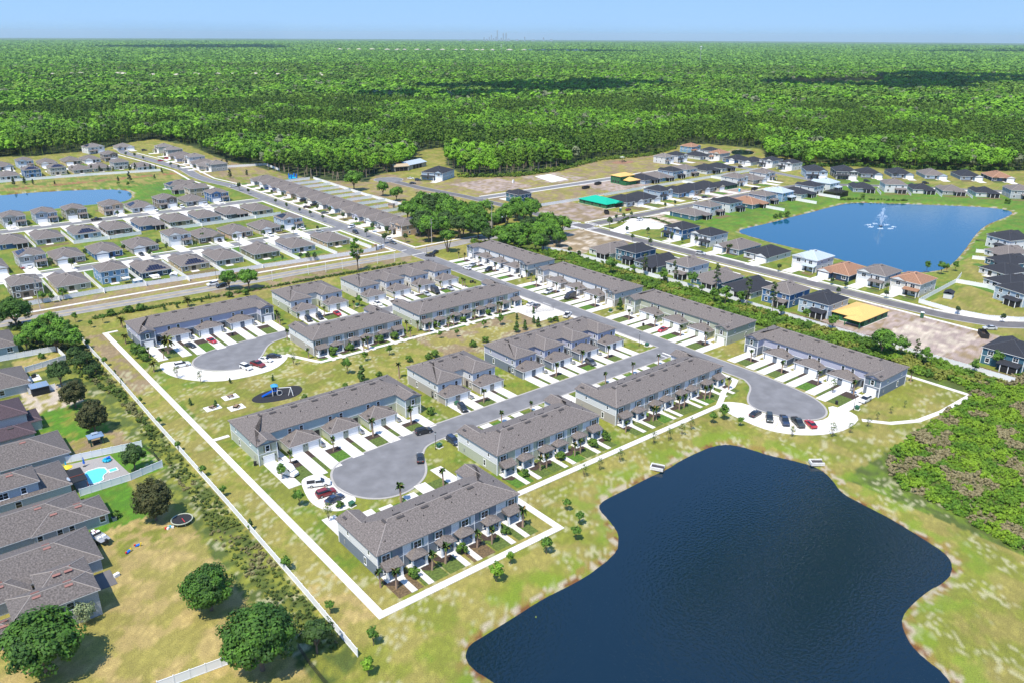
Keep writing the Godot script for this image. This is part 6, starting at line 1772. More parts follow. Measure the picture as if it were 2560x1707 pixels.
func make_vehicle(kind: String) -> Node3D:   # faces +z
	var o := Node3D.new()
	o.name = {"sedan": "parked_car", "suv": "parked_suv", "pickup": "pickup_truck", "van": "cargo_van"}[kind]
	var g := Geo.new(); var gl := Geo.new(); var rf := Geo.new()
	var half := 2.35
	match kind:
		"sedan":
			profile_loft(g, [[-2.38, 0.72, 0.66, 0.42, 0.86], [-2.2, 0.86, 0.78, 0.25, 0.98], [-1.4, 0.90, 0.82, 0.22, 1.00], [0.9, 0.90, 0.82, 0.22, 0.96], [1.8, 0.88, 0.78, 0.22, 0.86], [2.25, 0.80, 0.68, 0.25, 0.74], [2.40, 0.62, 0.55, 0.36, 0.62]])
			profile_loft(gl, [[-1.95, 0.74, 0.70, 0.94, 0.97], [-1.15, 0.78, 0.60, 0.94, 1.39], [0.15, 0.78, 0.60, 0.94, 1.41], [1.10, 0.76, 0.72, 0.93, 0.97]])
			rf.box(Vector3(-0.59, 1.385, -1.1), Vector3(0.59, 1.44, 0.15))
		"suv":
			profile_loft(g, [[-2.35, 0.78, 0.74, 0.45, 1.0], [-2.25, 0.92, 0.86, 0.30, 1.10], [-1.0, 0.95, 0.88, 0.27, 1.12], [0.9, 0.95, 0.88, 0.27, 1.10], [1.9, 0.93, 0.84, 0.27, 1.04], [2.28, 0.85, 0.74, 0.32, 0.92], [2.38, 0.70, 0.64, 0.42, 0.80]])
			profile_loft(gl, [[-2.25, 0.84, 0.76, 1.06, 1.20], [-1.95, 0.85, 0.68, 1.06, 1.66], [0.2, 0.85, 0.68, 1.06, 1.69], [1.25, 0.82, 0.78, 1.05, 1.10]])
			rf.box(Vector3(-0.68, 1.64, -2.0), Vector3(0.68, 1.72, 0.2))
			for s in [-1, 1]:
				rf.cbox(Vector3(s * 0.6, 1.76, -0.9), Vector3(0.05, 0.06, 1.9))
		"pickup":
			half = 2.75
			profile_loft(g, [[-2.80, 0.85, 0.82, 0.50, 0.95], [-2.74, 0.96, 0.92, 0.42, 1.12], [-0.55, 0.98, 0.93, 0.40, 1.14], [1.2, 0.98, 0.92, 0.40, 1.16], [2.4, 0.96, 0.88, 0.40, 1.12], [2.72, 0.90, 0.80, 0.42, 1.02], [2.80, 0.78, 0.72, 0.5, 0.9]])
			profile_loft(gl, [[-0.70, 0.88, 0.80, 1.10, 1.25], [-0.55, 0.88, 0.74, 1.10, 1.76], [0.55, 0.88, 0.74, 1.10, 1.80], [1.45, 0.85, 0.80, 1.10, 1.18]])
			rf.box(Vector3(-0.74, 1.74, -0.6), Vector3(0.74, 1.83, 0.55))
		"van":
			half = 2.85
			profile_loft(g, [[-2.9, 0.98, 0.92, 0.42, 2.45], [-2.8, 1.02, 0.95, 0.36, 2.55], [0.9, 1.02, 0.95, 0.36, 2.52], [1.5, 1.02, 0.86, 0.36, 2.05], [2.05, 1.0, 0.84, 0.36, 1.35], [2.75, 0.95, 0.80, 0.38, 1.10], [2.92, 0.80, 0.72, 0.45, 0.95]])
			profile_loft(gl, [[1.02, 0.97, 0.90, 1.55, 2.40], [1.42, 0.99, 0.83, 1.45, 2.08], [2.02, 0.93, 0.80, 1.30, 1.40]])
			rf.box(Vector3(-0.7, 2.5, -2.4), Vector3(0.7, 2.57, 0.6))
	var body := part("body", g.mesh(), null, o)
	part("windows", gl.mesh(), mat("glass"), o)
	part("roof_panel", rf.mesh(), null, o)
	var wr := 0.34 if kind == "sedan" else 0.40
	g = Geo.new()
	g.bar(Vector3(-0.12, 0, 0), Vector3(0.12, 0, 0), wr, wr, 14)
	g.bar(Vector3(0.12, 0, 0), Vector3(-0.12, 0, 0), wr, wr, 14)
	var rim := Geo.new(); rim.bar(Vector3(-0.13, 0, 0), Vector3(0.13, 0, 0), wr * 0.6, wr * 0.6, 10); rim.bar(Vector3(0.13, 0, 0), Vector3(-0.13, 0, 0), wr * 0.6, wr * 0.6, 10)
	var tm := g.mesh(); var rmm := rim.mesh()
	for a in [[-1, -1], [-1, 1], [1, -1], [1, 1]]:
		var w := part("wheel", tm, mat("tire"), o, Vector3(a[0] * (0.80 if kind == "sedan" else 0.87), wr, a[1] * half * 0.60))
		part("rim", rmm, mat("rim"), w)
	for s in [-1, 1]:
		part("headlight", box_mesh(Vector3(0.34, 0.16, 0.10), true), mat("lamp_clear"), o, Vector3(s * 0.60, 0.68 if kind == "sedan" else 0.86, half - 0.02))
		part("taillight", box_mesh(Vector3(0.30, 0.18, 0.10), true), mat("lamp_red"), o, Vector3(s * 0.62, 0.80 if kind == "sedan" else 0.92, -half + 0.0))
		part("mirror", box_mesh(Vector3(0.2, 0.14, 0.12), true), mat("metal_black"), o, Vector3(s * 0.98, 1.0 if kind == "sedan" else 1.2, 0.85 if kind != "van" else 1.75))
	if kind == "pickup":
		part("bed", box_mesh(Vector3(1.55, 0.06, 1.9), true), mat("rubber"), o, Vector3(0, 1.16, -1.75))
	return o


var fleet := {}


func vehicle(kind: String, colour: String, x: float, z: float, heading: float, label: String, y := 0.07) -> Node3D:   # heading: degrees, 0 faces +z, 90 faces +x
	if not fleet.has(kind):
		fleet[kind] = make_vehicle(kind)
	var o: Node3D = fleet[kind].duplicate()
	o.name = numbered(String(o.name))
	add_child(o)
	o.position = Vector3(x, y, z); o.rotation.y = deg_to_rad(heading)
	for c in ["body", "roof_panel"]:
		(o.get_node(c) as MeshInstance3D).material_override = mat("car_" + colour)
	var cat: String = {"sedan": "car", "suv": "car", "pickup": "pickup truck", "van": "van"}[kind]
	tag(o, label, cat, "parked cars" if cat == "car" else "")
	return o


func vehicles() -> void:
	var c := [
		["van", "white", 66.0, -165.6, 22, "white cargo van on the drive of the mist and sage row"],
		["pickup", "white", 69.4, -156.0, 65, "white pickup with dark bed cover at the turning circle parking"],
		["suv", "darkred", 68.8, -151.1, 86, "dark red hatchback between the white pickup and the blue car"],
		["sedan", "navy", 69.2, -147.6, 101, "dark blue sedan beside the green cabinet on the parking apron"],
		["suv", "black", 103.6, -162.8, 79, "black car at the kerb where the street meets the turning circle"],
		["sedan", "black", 94.9, -151.2, 149, "black sedan stopped at the turning circle edge facing the street"],
		["suv", "navy", 106.7, -153.4, -2, "dark blue car beside the sage row's end wall"],
		["suv", "black", 120.2, -167.8, -15, "black off-roader on the drive of the white and greige row"],
		["suv", "black", 120.0, -264.9, -8, "black car on the drive beside the palm, two-wing white row"],
		["suv", "black", 124.3, -264.4, -8, "second black car on the two-wing white row's drives"],
		["sedan", "red", 131.5, -264.2, -3, "bright red coupe on the drive of the two-wing white row"],
		["sedan", "white", 149.6, -265.0, 3, "white sedan on the first drive of the four-wing white row"],
		["sedan", "silver", 171.8, -263.4, -6, "silver sedan on the four-wing white row's drive beside a palm"],
		["van", "black", 176.4, -264.0, -10, "black van between two silver cars at the four-wing white row"],
		["sedan", "silver", 183.6, -263.4, -8, "silver sedan on the last drive of the four-wing white row"],
		["sedan", "white", 207.9, -284.7, -179, "white sedan at the foot of a drive near the junction"],
		["sedan", "silver", 212.8, -287.1, -66, "silver sedan further up the drive near the junction"],
		["suv", "black", 213.8, -276.3, -67, "black car on the drive of the junction townhouse row"],
		["sedan", "black", 94.7, -238.7, 59, "black sedan parked on the date palm turning circle apron"],
		["sedan", "white", 91.3, -237.2, 34, "white sedan between the black sedan and the red pickup"],
		["pickup", "darkred", 87.8, -235.2, 17, "red pickup on the date palm turning circle apron"],
		["suv", "white", 83.9, -235.2, 14, "white car beside the red pickup on the turning circle apron"],
		["suv", "white", 68.7, -250.0, 82, "white car on the pavement under the date palm"],
		["sedan", "red", 83.9, -265.3, 9, "red coupe on the lavender row's drive"],
		["sedan", "black", 76.6, -265.5, 17, "black sedan on the lavender row's drive by the date palm"],
		["suv", "white", 108.3, -331.2, -88, "white car driving on the boundary road"],
		["suv", "black", 110.3, -326.3, -79, "black car following on the boundary road beneath the oak"],
		["suv", "white", 212.8, -234.6, -78, "white car on the white and taupe row's drive"],
		["van", "black", 214.7, -223.7, -81, "black van on the white and taupe row's drive"],
		["sedan", "red", 214.8, -174.8, -83, "red sedan on the pale sage row's drive"],
		["suv", "grey", 172.8, -169.2, -12, "dark grey car on the lavender four-wing row's drive"],
		["sedan", "white", 196.7, -227.2, 112, "white sedan in the visitor parking by the pale sage porch row"],
		["sedan", "grey", 196.9, -223.8, 114, "grey sedan in the visitor parking by the pale sage porch row"],
		["pickup", "white", 198.7, -208.0, 118, "white pickup in the lawn end visitor parking"],
		["sedan", "black", 182.5, -113.1, 95, "black sedan on the dark pond's parking apron"],
		["suv", "olive", 183.1, -108.9, -53, "dark olive car second on the dark pond's parking apron"],
		["pickup", "navy", 184.9, -105.3, -45, "dark blue pickup third on the dark pond's parking apron"],
		["pickup", "olive", 186.8, -102.3, -33, "dark grey pickup fourth on the dark pond's parking apron"],
		["sedan", "red", 188.9, -99.7, 149, "red coupe last on the dark pond's parking apron"],
		["suv", "white", 215.6, -98.3, -90, "white car on the curved drive at the lavender and slate row's end"],
		["sedan", "silver", 310.2, -100.9, -136, "silver sedan at the kerb of the sand lot"],
		["suv", "white", 207.2, -391.0, -68, "white car rolling down the straight street"],
		["suv", "black", 202.6, -378.2, -4, "dark car driving along the straight street verge"],
		["sedan", "white", 209.3, -355.0, 173, "white sedan parked at the wood corner kerb"],
		["sedan", "grey", 206.3, -346.2, 6, "grey sedan nearing the boundary road junction"],
		["suv", "black", 207.2, -313.6, -139, "black off-roader turning at the junction"],
		["sedan", "black", 212.4, -317.0, -62, "black sedan under the junction oak"],
		["suv", "black", 219.2, -475.8, 90, "black car on the solar houses' drive, straight street"],
		["pickup", "black", 218.9, -459.3, 90, "black pickup on the beige house's drive, straight street"],
		["sedan", "grey", 212.7, -433.6, 90, "grey sedan on the pale blue solar house's drive"],
		["sedan", "brown", 212.1, -456.0, 90, "brown sedan at a drive foot, straight street"],
		["suv", "blue", 219.2, -529.4, 90, "blue car on the drive below the bouncy castle"],
		["sedan", "grey", 220.2, -418.7, 90, "grey sedan beside the clipped shrub, straight street"],
		["sedan", "white", 219.0, -381.8, 90, "white sedan at the wood end of the straight street"],
		["pickup", "grey", 219.7, -378.5, 90, "grey pickup by the peach corner house"],
		["pickup", "white", 221.4, -372.1, 90, "white pickup by the peach corner house"],
		["sedan", "white", 184.3, -404.0, 0, "white sedan on the corner two-storey house's drive"],
		["suv", "white", 164.3, -400.3, 0, "white car on the beige house's drive near the corner"],
		["sedan", "silver", 188.2, -391.7, 90, "silver sedan on the short side street by the straight street"],
		["suv", "white", 152.5, -502.9, 0, "white car on the brown two-storey house's drive by the pale pond"],
		["suv", "white", 137.3, -504.0, 0, "white car at the solar white house by the pale pond"],
		["suv", "white", 166.3, -502.8, 0, "white car on the grey house's drive by the pale pond"],
		["sedan", "white", 176.0, -501.8, 0, "white sedan on the blue corner house's drive"],
		["pickup", "black", 102.4, -496.7, 90, "black pickup parked in the pale pond street"],
		["suv", "silver", 100.5, -411.3, 0, "silver car on the greige house's drive"],
		["suv", "black", 103.3, -407.8, 0, "black car on the greige house's drive"],
		["sedan", "black", 99.5, -401.0, 0, "black sedan at the greige house's drive foot"],
		["sedan", "navy", 84.1, -412.3, 0, "dark blue sedan on the blue house's drive"],
		["sedan", "darkred", 50.7, -410.7, 0, "dark red sedan on the grey solar house's drive"],
		["sedan", "white", 53.4, -409.7, 0, "white sedan on the grey solar house's drive"],
		["suv", "black", 138.7, -405.2, 0, "black car on the olive house's drive"],
		["pickup", "white", 204.0, -552.9, 90, "white pickup at the bend of the straight street"],
		["sedan", "red", 202.3, -706.9, 90, "red sedan on the far bending street's drives"],
		["suv", "red", 210.5, -716.4, 90, "red car on the far bending street's drives, second"],
		["suv", "blue", 216.9, -706.7, 90, "bright blue car on the far bending street"],
		["suv", "black", 210.4, -779.9, 90, "black car by the far fork houses"],
		["suv", "white", 346.5, -304.8, 90, "white car in the newer streets' visitor parking"],
		["sedan", "darkred", 362.5, -328.6, 100, "dark red sedan in front of the green sheeted house"],
		["suv", "white", 421.4, -323.9, 80, "white car by the turquoise toilet on the second newer street"],
		["suv", "silver", 312.6, -234.5, 20, "silver car at the kerb of the straight newer street"],
		["sedan", "black", 432.0, -325.1, 85, "black sedan by the turquoise toilet"],
		["suv", "black", 560.5, -389.1, 90, "black car at the short street under the forest"],
		["suv", "navy", 319.4, -496.4, 60, "dark blue car beside the large white house"],
		["sedan", "black", 308.9, -487.1, 60, "black sedan at the far turning circle kerb"],
		["sedan", "white", 319.1, -505.6, 60, "white sedan across from the large white house"],
		["sedan", "black", 555.0, -320.4, 40, "black sedan on the first drive of the bend"],
		["sedan", "black", 555.7, -316.8, 40, "second black sedan on the first drive of the bend"],
		["suv", "black", 577.8, -290.8, 40, "black car on the big charcoal roofed house's drive"],
		["suv", "black", 604.0, -260.0, 40, "black car on the drive below the stone roof gable"],
	]
	for q in c:
		vehicle(q[0], q[1], q[2], q[3], q[4], q[5])


# ---------------------------------------------------------------- plants
func unit() -> Vector3:
	var z := rng.randf_range(-1.0, 1.0)
	var a := rng.randf() * TAU
	var r := sqrt(1.0 - z * z)
	return Vector3(r * cos(a), z, r * sin(a))


func leaf(g: Geo, p: Vector3, nn: Vector3, size: float) -> void:   # a spray of leaves as one lozenge
	var t := nn.cross(unit()).normalized()
	var s := nn.cross(t)
	var l := size * rng.randf_range(0.6, 1.25)
	var w := l * rng.randf_range(0.5, 0.9)
	g.put([p - t * l, p - s * w + t * l * 0.2, p + t * l, p + s * w - t * l * 0.15], nn)


func crown(g: Geo, mid: Vector3, r: Vector3, clumps: int, leaves: int, size: float, dark: Color, light: Color, share := 0.42, low := -0.55) -> void:
	for k in clumps:
		var d := unit()
		while d.y < low:
			d = unit()
		var c := mid + d * r * rng.randf_range(0.45, 0.86)
		var cr := (r.x + r.y + r.z) / 3.0 * share * rng.randf_range(0.7, 1.2)
		var tone := dark.lerp(light, rng.randf())
		for i in leaves:
			var u := unit()
			var p := c + u * cr * rng.randf_range(0.55, 1.0) * Vector3(1, 0.8, 1)
			var j := rng.randf_range(0.78, 1.22)
			g.tint = Color(tone.r * j, tone.g * j, tone.b * j)
			leaf(g, p, (u * 0.7 + d * 0.5 + Vector3(0, 0.35, 0) + unit() * 0.55).normalized(), size)


func trunk_and_limbs(g: Geo, h: float, r: float, fork: float, spread: float, limbs: int) -> void:
	g.bar(Vector3.ZERO, Vector3(0, fork, 0), r, r * 0.75, 7)
	for i in limbs:
		var a := TAU * i / limbs + rng.randf() * 0.7
		var mid := Vector3(cos(a) * spread * 0.4, lerpf(fork, h, 0.4), sin(a) * spread * 0.4)
		g.bar(Vector3(0, fork * 0.92, 0), mid, r * 0.6, r * 0.4, 5)
		g.bar(mid, Vector3(cos(a + 0.3) * spread * 0.8, lerpf(fork, h, rng.randf_range(0.6, 0.85)), sin(a + 0.3) * spread * 0.8), r * 0.4, r * 0.12, 5)
	g.bar(Vector3(0, fork, 0), Vector3(0, h * 0.9, 0), r * 0.6, r * 0.15, 5)


func frond(g: Geo, base: Vector3, a: float, rise: float, l: float, w: float) -> void:   # an arching palm frond of paired blades
	var d := Vector3(cos(a), 0, sin(a))
	var s := Vector3(-sin(a), 0, cos(a))
	var last := base
	for i in range(1, 6):
		var t := i / 5.0
		var p := base + d * l * t * (1.0 - 0.15 * t) + Vector3(0, l * (rise * t - 0.95 * t * t), 0)
		var hw := w * sin(PI * clampf(t * 0.9 + 0.1, 0, 1)) + 0.02
		for q in [-1.0, 1.0]:
			g.put([last, last + s * q * hw - Vector3(0, hw * 0.35, 0), p + s * q * hw * 0.95 - Vector3(0, hw * 0.35, 0), p], (Vector3.UP + s * q * 0.35).normalized())
		last = p


var protos := {}
const LEAF_D := Color(0.040, 0.105, 0.010)
const LEAF_L := Color(0.12, 0.27, 0.018)


func make_plant(kind: String) -> Array:   # [unit height, [[part, mesh, material] ...]]
	var g := Geo.new(); var w := Geo.new()
	match kind:
		"young", "lime", "street":
			trunk_and_limbs(w, 3.6, 0.07, 1.1, 0.9, 3)
			var lime := kind == "lime"
			crown(g, Vector3(0, 2.55, 0), Vector3(1.1, 1.45, 1.1) if kind != "street" else Vector3(0.85, 1.35, 0.85), 16, 42, 0.2, Color(0.09, 0.20, 0.01) if lime else (Color(0.045, 0.115, 0.012) if kind == "young" else Color(0.028, 0.062, 0.018)), Color(0.20, 0.36, 0.02) if lime else (Color(0.12, 0.25, 0.018) if kind == "young" else Color(0.065, 0.115, 0.03)))
			return [4.0, w, g, "bark"]
		"cone":
			w.bar(Vector3.ZERO, Vector3(0, 3.4, 0), 0.07, 0.02)
			for k in 8:
				var t := k / 8.0
				crown(g, Vector3(0, 0.7 + t * 3.0, 0), Vector3(0.95, 0.5, 0.95) * (1.05 - t * 0.8), 5, 26, 0.17, Color(0.035, 0.085, 0.018), Color(0.085, 0.17, 0.03), 0.5, -1.0)
			return [4.0, w, g, "bark"]
		"sapling":
			trunk_and_limbs(w, 3.9, 0.055, 0.5, 1.0, 5)
			crown(g, Vector3(0, 2.4, 0), Vector3(0.95, 1.6, 0.95), 14, 9, 0.15, Color(0.06, 0.11, 0.02), Color(0.14, 0.20, 0.05), 0.4)
			return [4.0, w, g, "bark"]
		"bush":
			w.bar(Vector3.ZERO, Vector3(0, 0.9, 0), 0.06, 0.03)
			crown(g, Vector3(0, 0.95, 0), Vector3(1.05, 0.85, 1.05), 16, 46, 0.17, Color(0.045, 0.105, 0.010), Color(0.13, 0.24, 0.02), 0.42, -0.8)
			return [2.0, w, g, "bark"]
		"palm", "date":
			var th := 3.6 if kind == "palm" else 3.0
			var lean := Vector3(rng.randf_range(-0.2, 0.2), th, rng.randf_range(-0.2, 0.2))
			w.bar(Vector3.ZERO, lean * 0.5, 0.21 if kind == "palm" else 0.28, 0.17, 8); w.bar(lean * 0.5, lean, 0.17, 0.2 if kind == "palm" else 0.3, 8)
			var n := 22 if kind == "palm" else 34
			for i in n:
				var j := rng.randf_range(0.75, 1.25)
				g.tint = Color(0.06 * j, 0.12 * j, 0.018 * j) if kind == "palm" else Color(0.16 * j, 0.19 * j, 0.03 * j)
				if i % 9 == 8:
					g.tint = Color(0.28, 0.20, 0.06)
				frond(g, lean, TAU * i / n * 3.0 + rng.randf() * 0.5, rng.randf_range(-0.1, 1.5), (1.05 if kind == "palm" else 2.2) * rng.randf_range(0.8, 1.15), 0.24 if kind == "palm" else 0.26)
			return [4.6, w, g, "palm_bark"]
		"pine":
			w.bar(Vector3.ZERO, Vector3(0, 5.6, 0), 0.11, 0.03)
			for k in 9:
				var t := k / 9.0
				crown(g, Vector3(rng.randf_range(-0.2, 0.2), 1.5 + t * 4.2, rng.randf_range(-0.2, 0.2)), Vector3(1.45, 0.5, 1.45) * (1.0 - t * 0.72), 5, 20, 0.22, Color(0.020, 0.045, 0.018), Color(0.05, 0.085, 0.028), 0.45, -1.0)
			return [6.0, w, g, "bark"]
		"tallpine":
			w.bar(Vector3.ZERO, Vector3(0.2, 11.4, 0.1), 0.15, 0.05)
			for k in 11:
				var t := k / 11.0
				var a := rng.randf() * TAU
				var rr := 1.5 * (1.0 - t * 0.6)
				var c := Vector3(cos(a) * rr * 0.7, 4.6 + t * 7.0, sin(a) * rr * 0.7)
				w.bar(Vector3(0.1, c.y - 0.4, 0), c, 0.05, 0.02, 4)
				crown(g, c, Vector3(0.95, 0.6, 0.95), 5, 20, 0.22, Color(0.035, 0.07, 0.02), Color(0.09, 0.14, 0.035), 0.5, -1.0)
			return [12.0, w, g, "bark_pale"]
		"gaunt":
			trunk_and_limbs(w, 14.0, 0.3, 4.5, 3.0, 5)
			for k in 9:
				var a := rng.randf() * TAU
				crown(g, Vector3(cos(a) * 2.0, 6.0 + k * 1.0, sin(a) * 2.0), Vector3(1.5, 1.1, 1.5), 8, 34, 0.3, LEAF_D, LEAF_L, 0.45)
			return [16.0, w, g, "bark"]
		"greytree":
			trunk_and_limbs(w, 4.2, 0.09, 0.5, 1.6, 6)
			crown(g, Vector3(0, 2.6, 0), Vector3(2.2, 2.1, 2.2), 34, 46, 0.17, Color(0.12, 0.17, 0.08), Color(0.27, 0.33, 0.17), 0.36, -0.8)
			return [5.0, w, g, "bark_pale"]
		"oakmulti":
			for i in 4:
				var a := i * 1.7
				w.bar(Vector3(0, 0, 0), Vector3(cos(a) * 1.4, 5.5, sin(a) * 1.4), 0.25, 0.16, 6); w.bar(Vector3(cos(a) * 1.4, 5.5, sin(a) * 1.4), Vector3(cos(a) * 3.0, 9.0, sin(a) * 3.0), 0.16, 0.05, 5)
			crown(g, Vector3(0, 8.6, 0), Vector3(4.6, 2.8, 4.2), 44, 60, 0.36, Color(0.05, 0.13, 0.012), Color(0.13, 0.27, 0.02), 0.3)
			return [12.0, w, g, "bark"]
		"oak", "oaksmall":
			trunk_and_limbs(w, 8.0, 0.28, 2.2, 3.4, 5)
			crown(g, Vector3(0, 5.6, 0), Vector3(3.9, 3.2, 3.9), 52, 74, 0.33, LEAF_D if kind == "oak" else Color(0.026, 0.062, 0.012), LEAF_L * 1.15 if kind == "oak" else Color(0.06, 0.125, 0.018), 0.30)
			return [9.0, w, g, "bark"]
		"oakbig", "oakdense":
			trunk_and_limbs(w, 10.5, 0.42, 2.6, 5.0, 6)
			crown(g, Vector3(0, 6.9, 0), Vector3(6.1, 5.3, 6.1), 130, 100, 0.30, Color(0.022, 0.070, 0.008), Color(0.075, 0.185, 0.014), 0.25)
			return [12.5, w, g, "bark"]
		"rust":
			trunk_and_limbs(w, 9.0, 0.32, 1.6, 4.2, 6)
			crown(g, Vector3(0, 5.7, 0), Vector3(4.7, 4.7, 4.7), 150, 80, 0.25, Color(0.030, 0.045, 0.010), Color(0.085, 0.085, 0.022), 0.22, -0.75)
			return [11.0, w, g, "bark"]
	return []


func plant(kind: String, x: float, z: float, h: float, label: String) -> Node3D:
	var variants := 1 if kind in ["gaunt", "greytree", "oakmulti", "oakdense"] else (2 if kind in ["oakbig", "rust"] else 3)
	var key := kind + str(int(absf(x * 13.0 + z * 7.0)) % variants)
	if not protos.has(key):
		var q := make_plant(kind)
		protos[key] = [q[0], (q[1] as Geo).mesh(), (q[2] as Geo).mesh(true), q[3]]
	var pr: Array = protos[key]
	var called: String = {"bush": "shrub", "palm": "palm_tree", "date": "palm_tree", "pine": "pine_tree", "tallpine": "pine_tree", "cone": "conifer_tree"}.get(kind, "tree")
	var cat: String = {"bush": "shrub", "palm": "palm tree", "date": "palm tree"}.get(kind, "tree")
	var group: String = {"palm": "cabbage palms of the townhouse gardens", "bush": "shrubs of the gardens", "young": "young trees of the lawns", "street": "small street trees", "sapling": "thin saplings", "pine": "small dark pines", "oak": "oaks", "cone": "narrow conifers"}.get(kind, "")
	var o := thing(called, label, cat, x, z, rng.randf() * TAU, group)
	var k: float = h / pr[0]
	o.scale = Vector3(k, k, k) * Vector3(rng.randf_range(0.9, 1.1), 1.0, rng.randf_range(0.9, 1.1))
	part("trunk" if kind != "bush" else "stem", pr[1], mat(pr[3]), o)
	part("crown" if kind != "bush" else "foliage", pr[2], mat("leaf"), o)
	return o


func grove(kind: String, label: String, places: Array) -> void:   # a numbered set of plants: x, z, height
	for i in range(0, places.size(), 3):
		plant(kind, places[i], places[i + 1], places[i + 2], label.replace("#", nth(i / 3)))


func planting() -> void:
	grove("lime", "bright lime young tree at the lawn corner past the fence end", [48.2, -95.8, 3.9])
	grove("young", "young green tree along the white fence, # from its lawn end", [52.4, -101.3, 4.1, 50.4, -113.5, 3.2, 49.7, -130.6, 3.4])
	grove("cone", "narrow young tree beside the white fence below the trampoline", [49.7, -148.6, 3.2])
	grove("young", "young green tree along the white fence opposite the pool, # from the trampoline", [50.2, -165.6, 3.0, 49.7, -177.3, 3.2, 49.2, -194.0, 3.0, 50.0, -211.5, 3.0])
	grove("young", "young green tree along the fence strip, # from the mist row toward the road", [49.9, -228.9, 2.6, 49.6, -265.5, 3.4, 49.4, -285.9, 3.4, 49.6, -303.7, 3.6, 52.1, -316.7, 4.0, 55.1, -306.8, 3.0, 59.7, -309.1, 4.0])
	grove("cone", "narrow young tree along the fence strip by the path, # from the play lawn", [49.7, -246.8, 2.6, 49.9, -255.1, 2.6])
	grove("young", "young green tree on the dark pond's grass bank, # from the slate row corner", [93.6, -102.0, 4.2, 101.7, -101.7, 3.6, 106.2, -105.3, 3.6, 107.9, -111.1, 3.2])
	grove("lime", "bright lime young tree below the slate row's pavement, # from the sidewalk corner", [80.0, -101.5, 4.6, 85.6, -103.9, 3.2])
	grove("sapling", "thin sparse sapling along the pond-side pavement, # from the slate row", [121.3, -119.3, 4.0, 126.4, -119.1, 4.0, 133.3, -118.8, 4.2, 146.9, -119.6, 4.2, 151.6, -118.5, 4.2, 156.7, -118.3, 4.2, 161.2, -118.8, 4.2])
	grove("young", "young green tree by the parking apron above the pond notch, # from the pavement", [169.1, -117.6, 3.6, 173.2, -117.1, 5.0, 173.6, -111.7, 3.0])
	grove("sapling", "thin sparse sapling round the outer parking apron and path, # from the pond", [179.0, -99.2, 3.6, 187.4, -92.4, 4.6, 193.2, -90.5, 3.6, 200.4, -89.3, 3.4, 206.9, -90.0, 2.6, 213.6, -89.5, 2.6, 220.5, -88.9, 2.6])
	grove("young", "young green tree along the central lawn, # from the play tower", [107.1, -211.2, 6.0, 116.8, -217.3, 3.6, 125.6, -216.6, 4.0, 147.7, -219.0, 3.0, 153.3, -216.6, 3.2, 166.2, -217.8, 3.6, 172.8, -216.3, 4.6])
	grove("cone", "pointed tree in the middle of the central lawn", [107.8, -203.3, 6.4])
	grove("sapling", "thin sparse sapling beside the apron corner of the central lawn", [97.0, -228.5, 5.0])
	grove("bush", "behind the central street rows, # shrub from the lawn end", [113.6, -202.9, 2.4, 134.0, -205.6, 2.6, 136.6, -206.0, 2.8, 127.6, -207.7, 2.4, 152.1, -205.4, 2.8, 157.9, -206.1, 2.4, 101.6, -202.5, 1.8, 88.4, -202.5, 1.8])
	grove("cone", "dark little conifer by the play tower", [86.7, -221.1, 2.4])
	grove("cone", "narrow young tree at the visitor parking end of the lawn, # from the row", [172.7, -206.8, 5.0, 176.5, -206.7, 4.6, 182.5, -206.3, 4.4, 183.7, -210.2, 3.6, 181.4, -217.2, 3.0, 190.7, -218.5, 3.2])
	grove("bush", "leafy shrub beside the black rail, # from the pickup", [191.5, -206.7, 2.4, 189.1, -207.1, 2.2])
	grove("sapling", "bare young tree on the apron edge, # from the path", [64.3, -241.2, 4.6, 68.8, -233.4, 4.4])
	grove("cone", "dark little conifer on the play lawn, # from the apron", [75.6, -227.3, 2.2, 60.9, -219.4, 2.6, 66.2, -213.7, 2.6])
	grove("date", "feathery date palm by the lavender row, # from the circle", [68.9, -264.2, 7.0, 63.9, -299.8, 5.2, 60.3, -251.0, 4.4, 90.7, -309.4, 4.6, 60.3, -282.4, 4.4])
	grove("palm", "slim palm by the lavender row's garden, # from the circle", [66.1, -260.0, 4.2, 62.9, -264.4, 4.0])
	grove("cone", "narrow cypress on the boundary verge, # from the path", [82.1, -310.4, 2.8, 86.7, -310.0, 2.8, 96.7, -311.3, 2.6, 100.4, -313.7, 2.6])
	grove("bush", "round shrub at the lavender row's back and side, # from the fence", [64.3, -316.0, 3.2, 70.5, -316.0, 3.4, 74.8, -315.8, 3.4, 107.7, -310.9, 3.0, 113.9, -309.8, 2.8, 60.9, -265.9, 4.4, 60.7, -272.3, 3.6, 60.9, -262.3, 3.0])
	grove("young", "young green tree beside the turning circle parking, # from the van", [64.0, -164.3, 4.4, 62.0, -150.6, 4.6])
	grove("sapling", "thin tree in a mulch ring by the slate row", [64.3, -140.9, 5.2])
	grove("palm", "cabbage palm in front of the mist and sage row, # from the van", [68.4, -169.2, 4.4, 80.1, -169.0, 4.6, 92.1, -169.6, 6.0, 104.0, -169.5, 6.0])
	grove("palm", "cabbage palm behind the slate and sage rows' garages, # from the circle", [80.7, -137.5, 5.6, 92.5, -137.5, 5.0, 123.6, -154.2, 4.2])
	grove("palm", "cabbage palm in front of the lavender four-wing row, # from the corner shade", [157.2, -168.8, 5.2, 170.7, -171.2, 5.2, 181.1, -169.5, 4.8])
	grove("palm", "cabbage palm behind the greige row along the central street, # from the middle", [165.2, -155.0, 4.4, 176.9, -154.7, 4.8, 189.2, -154.6, 4.2, 134.6, -154.6, 3.6])
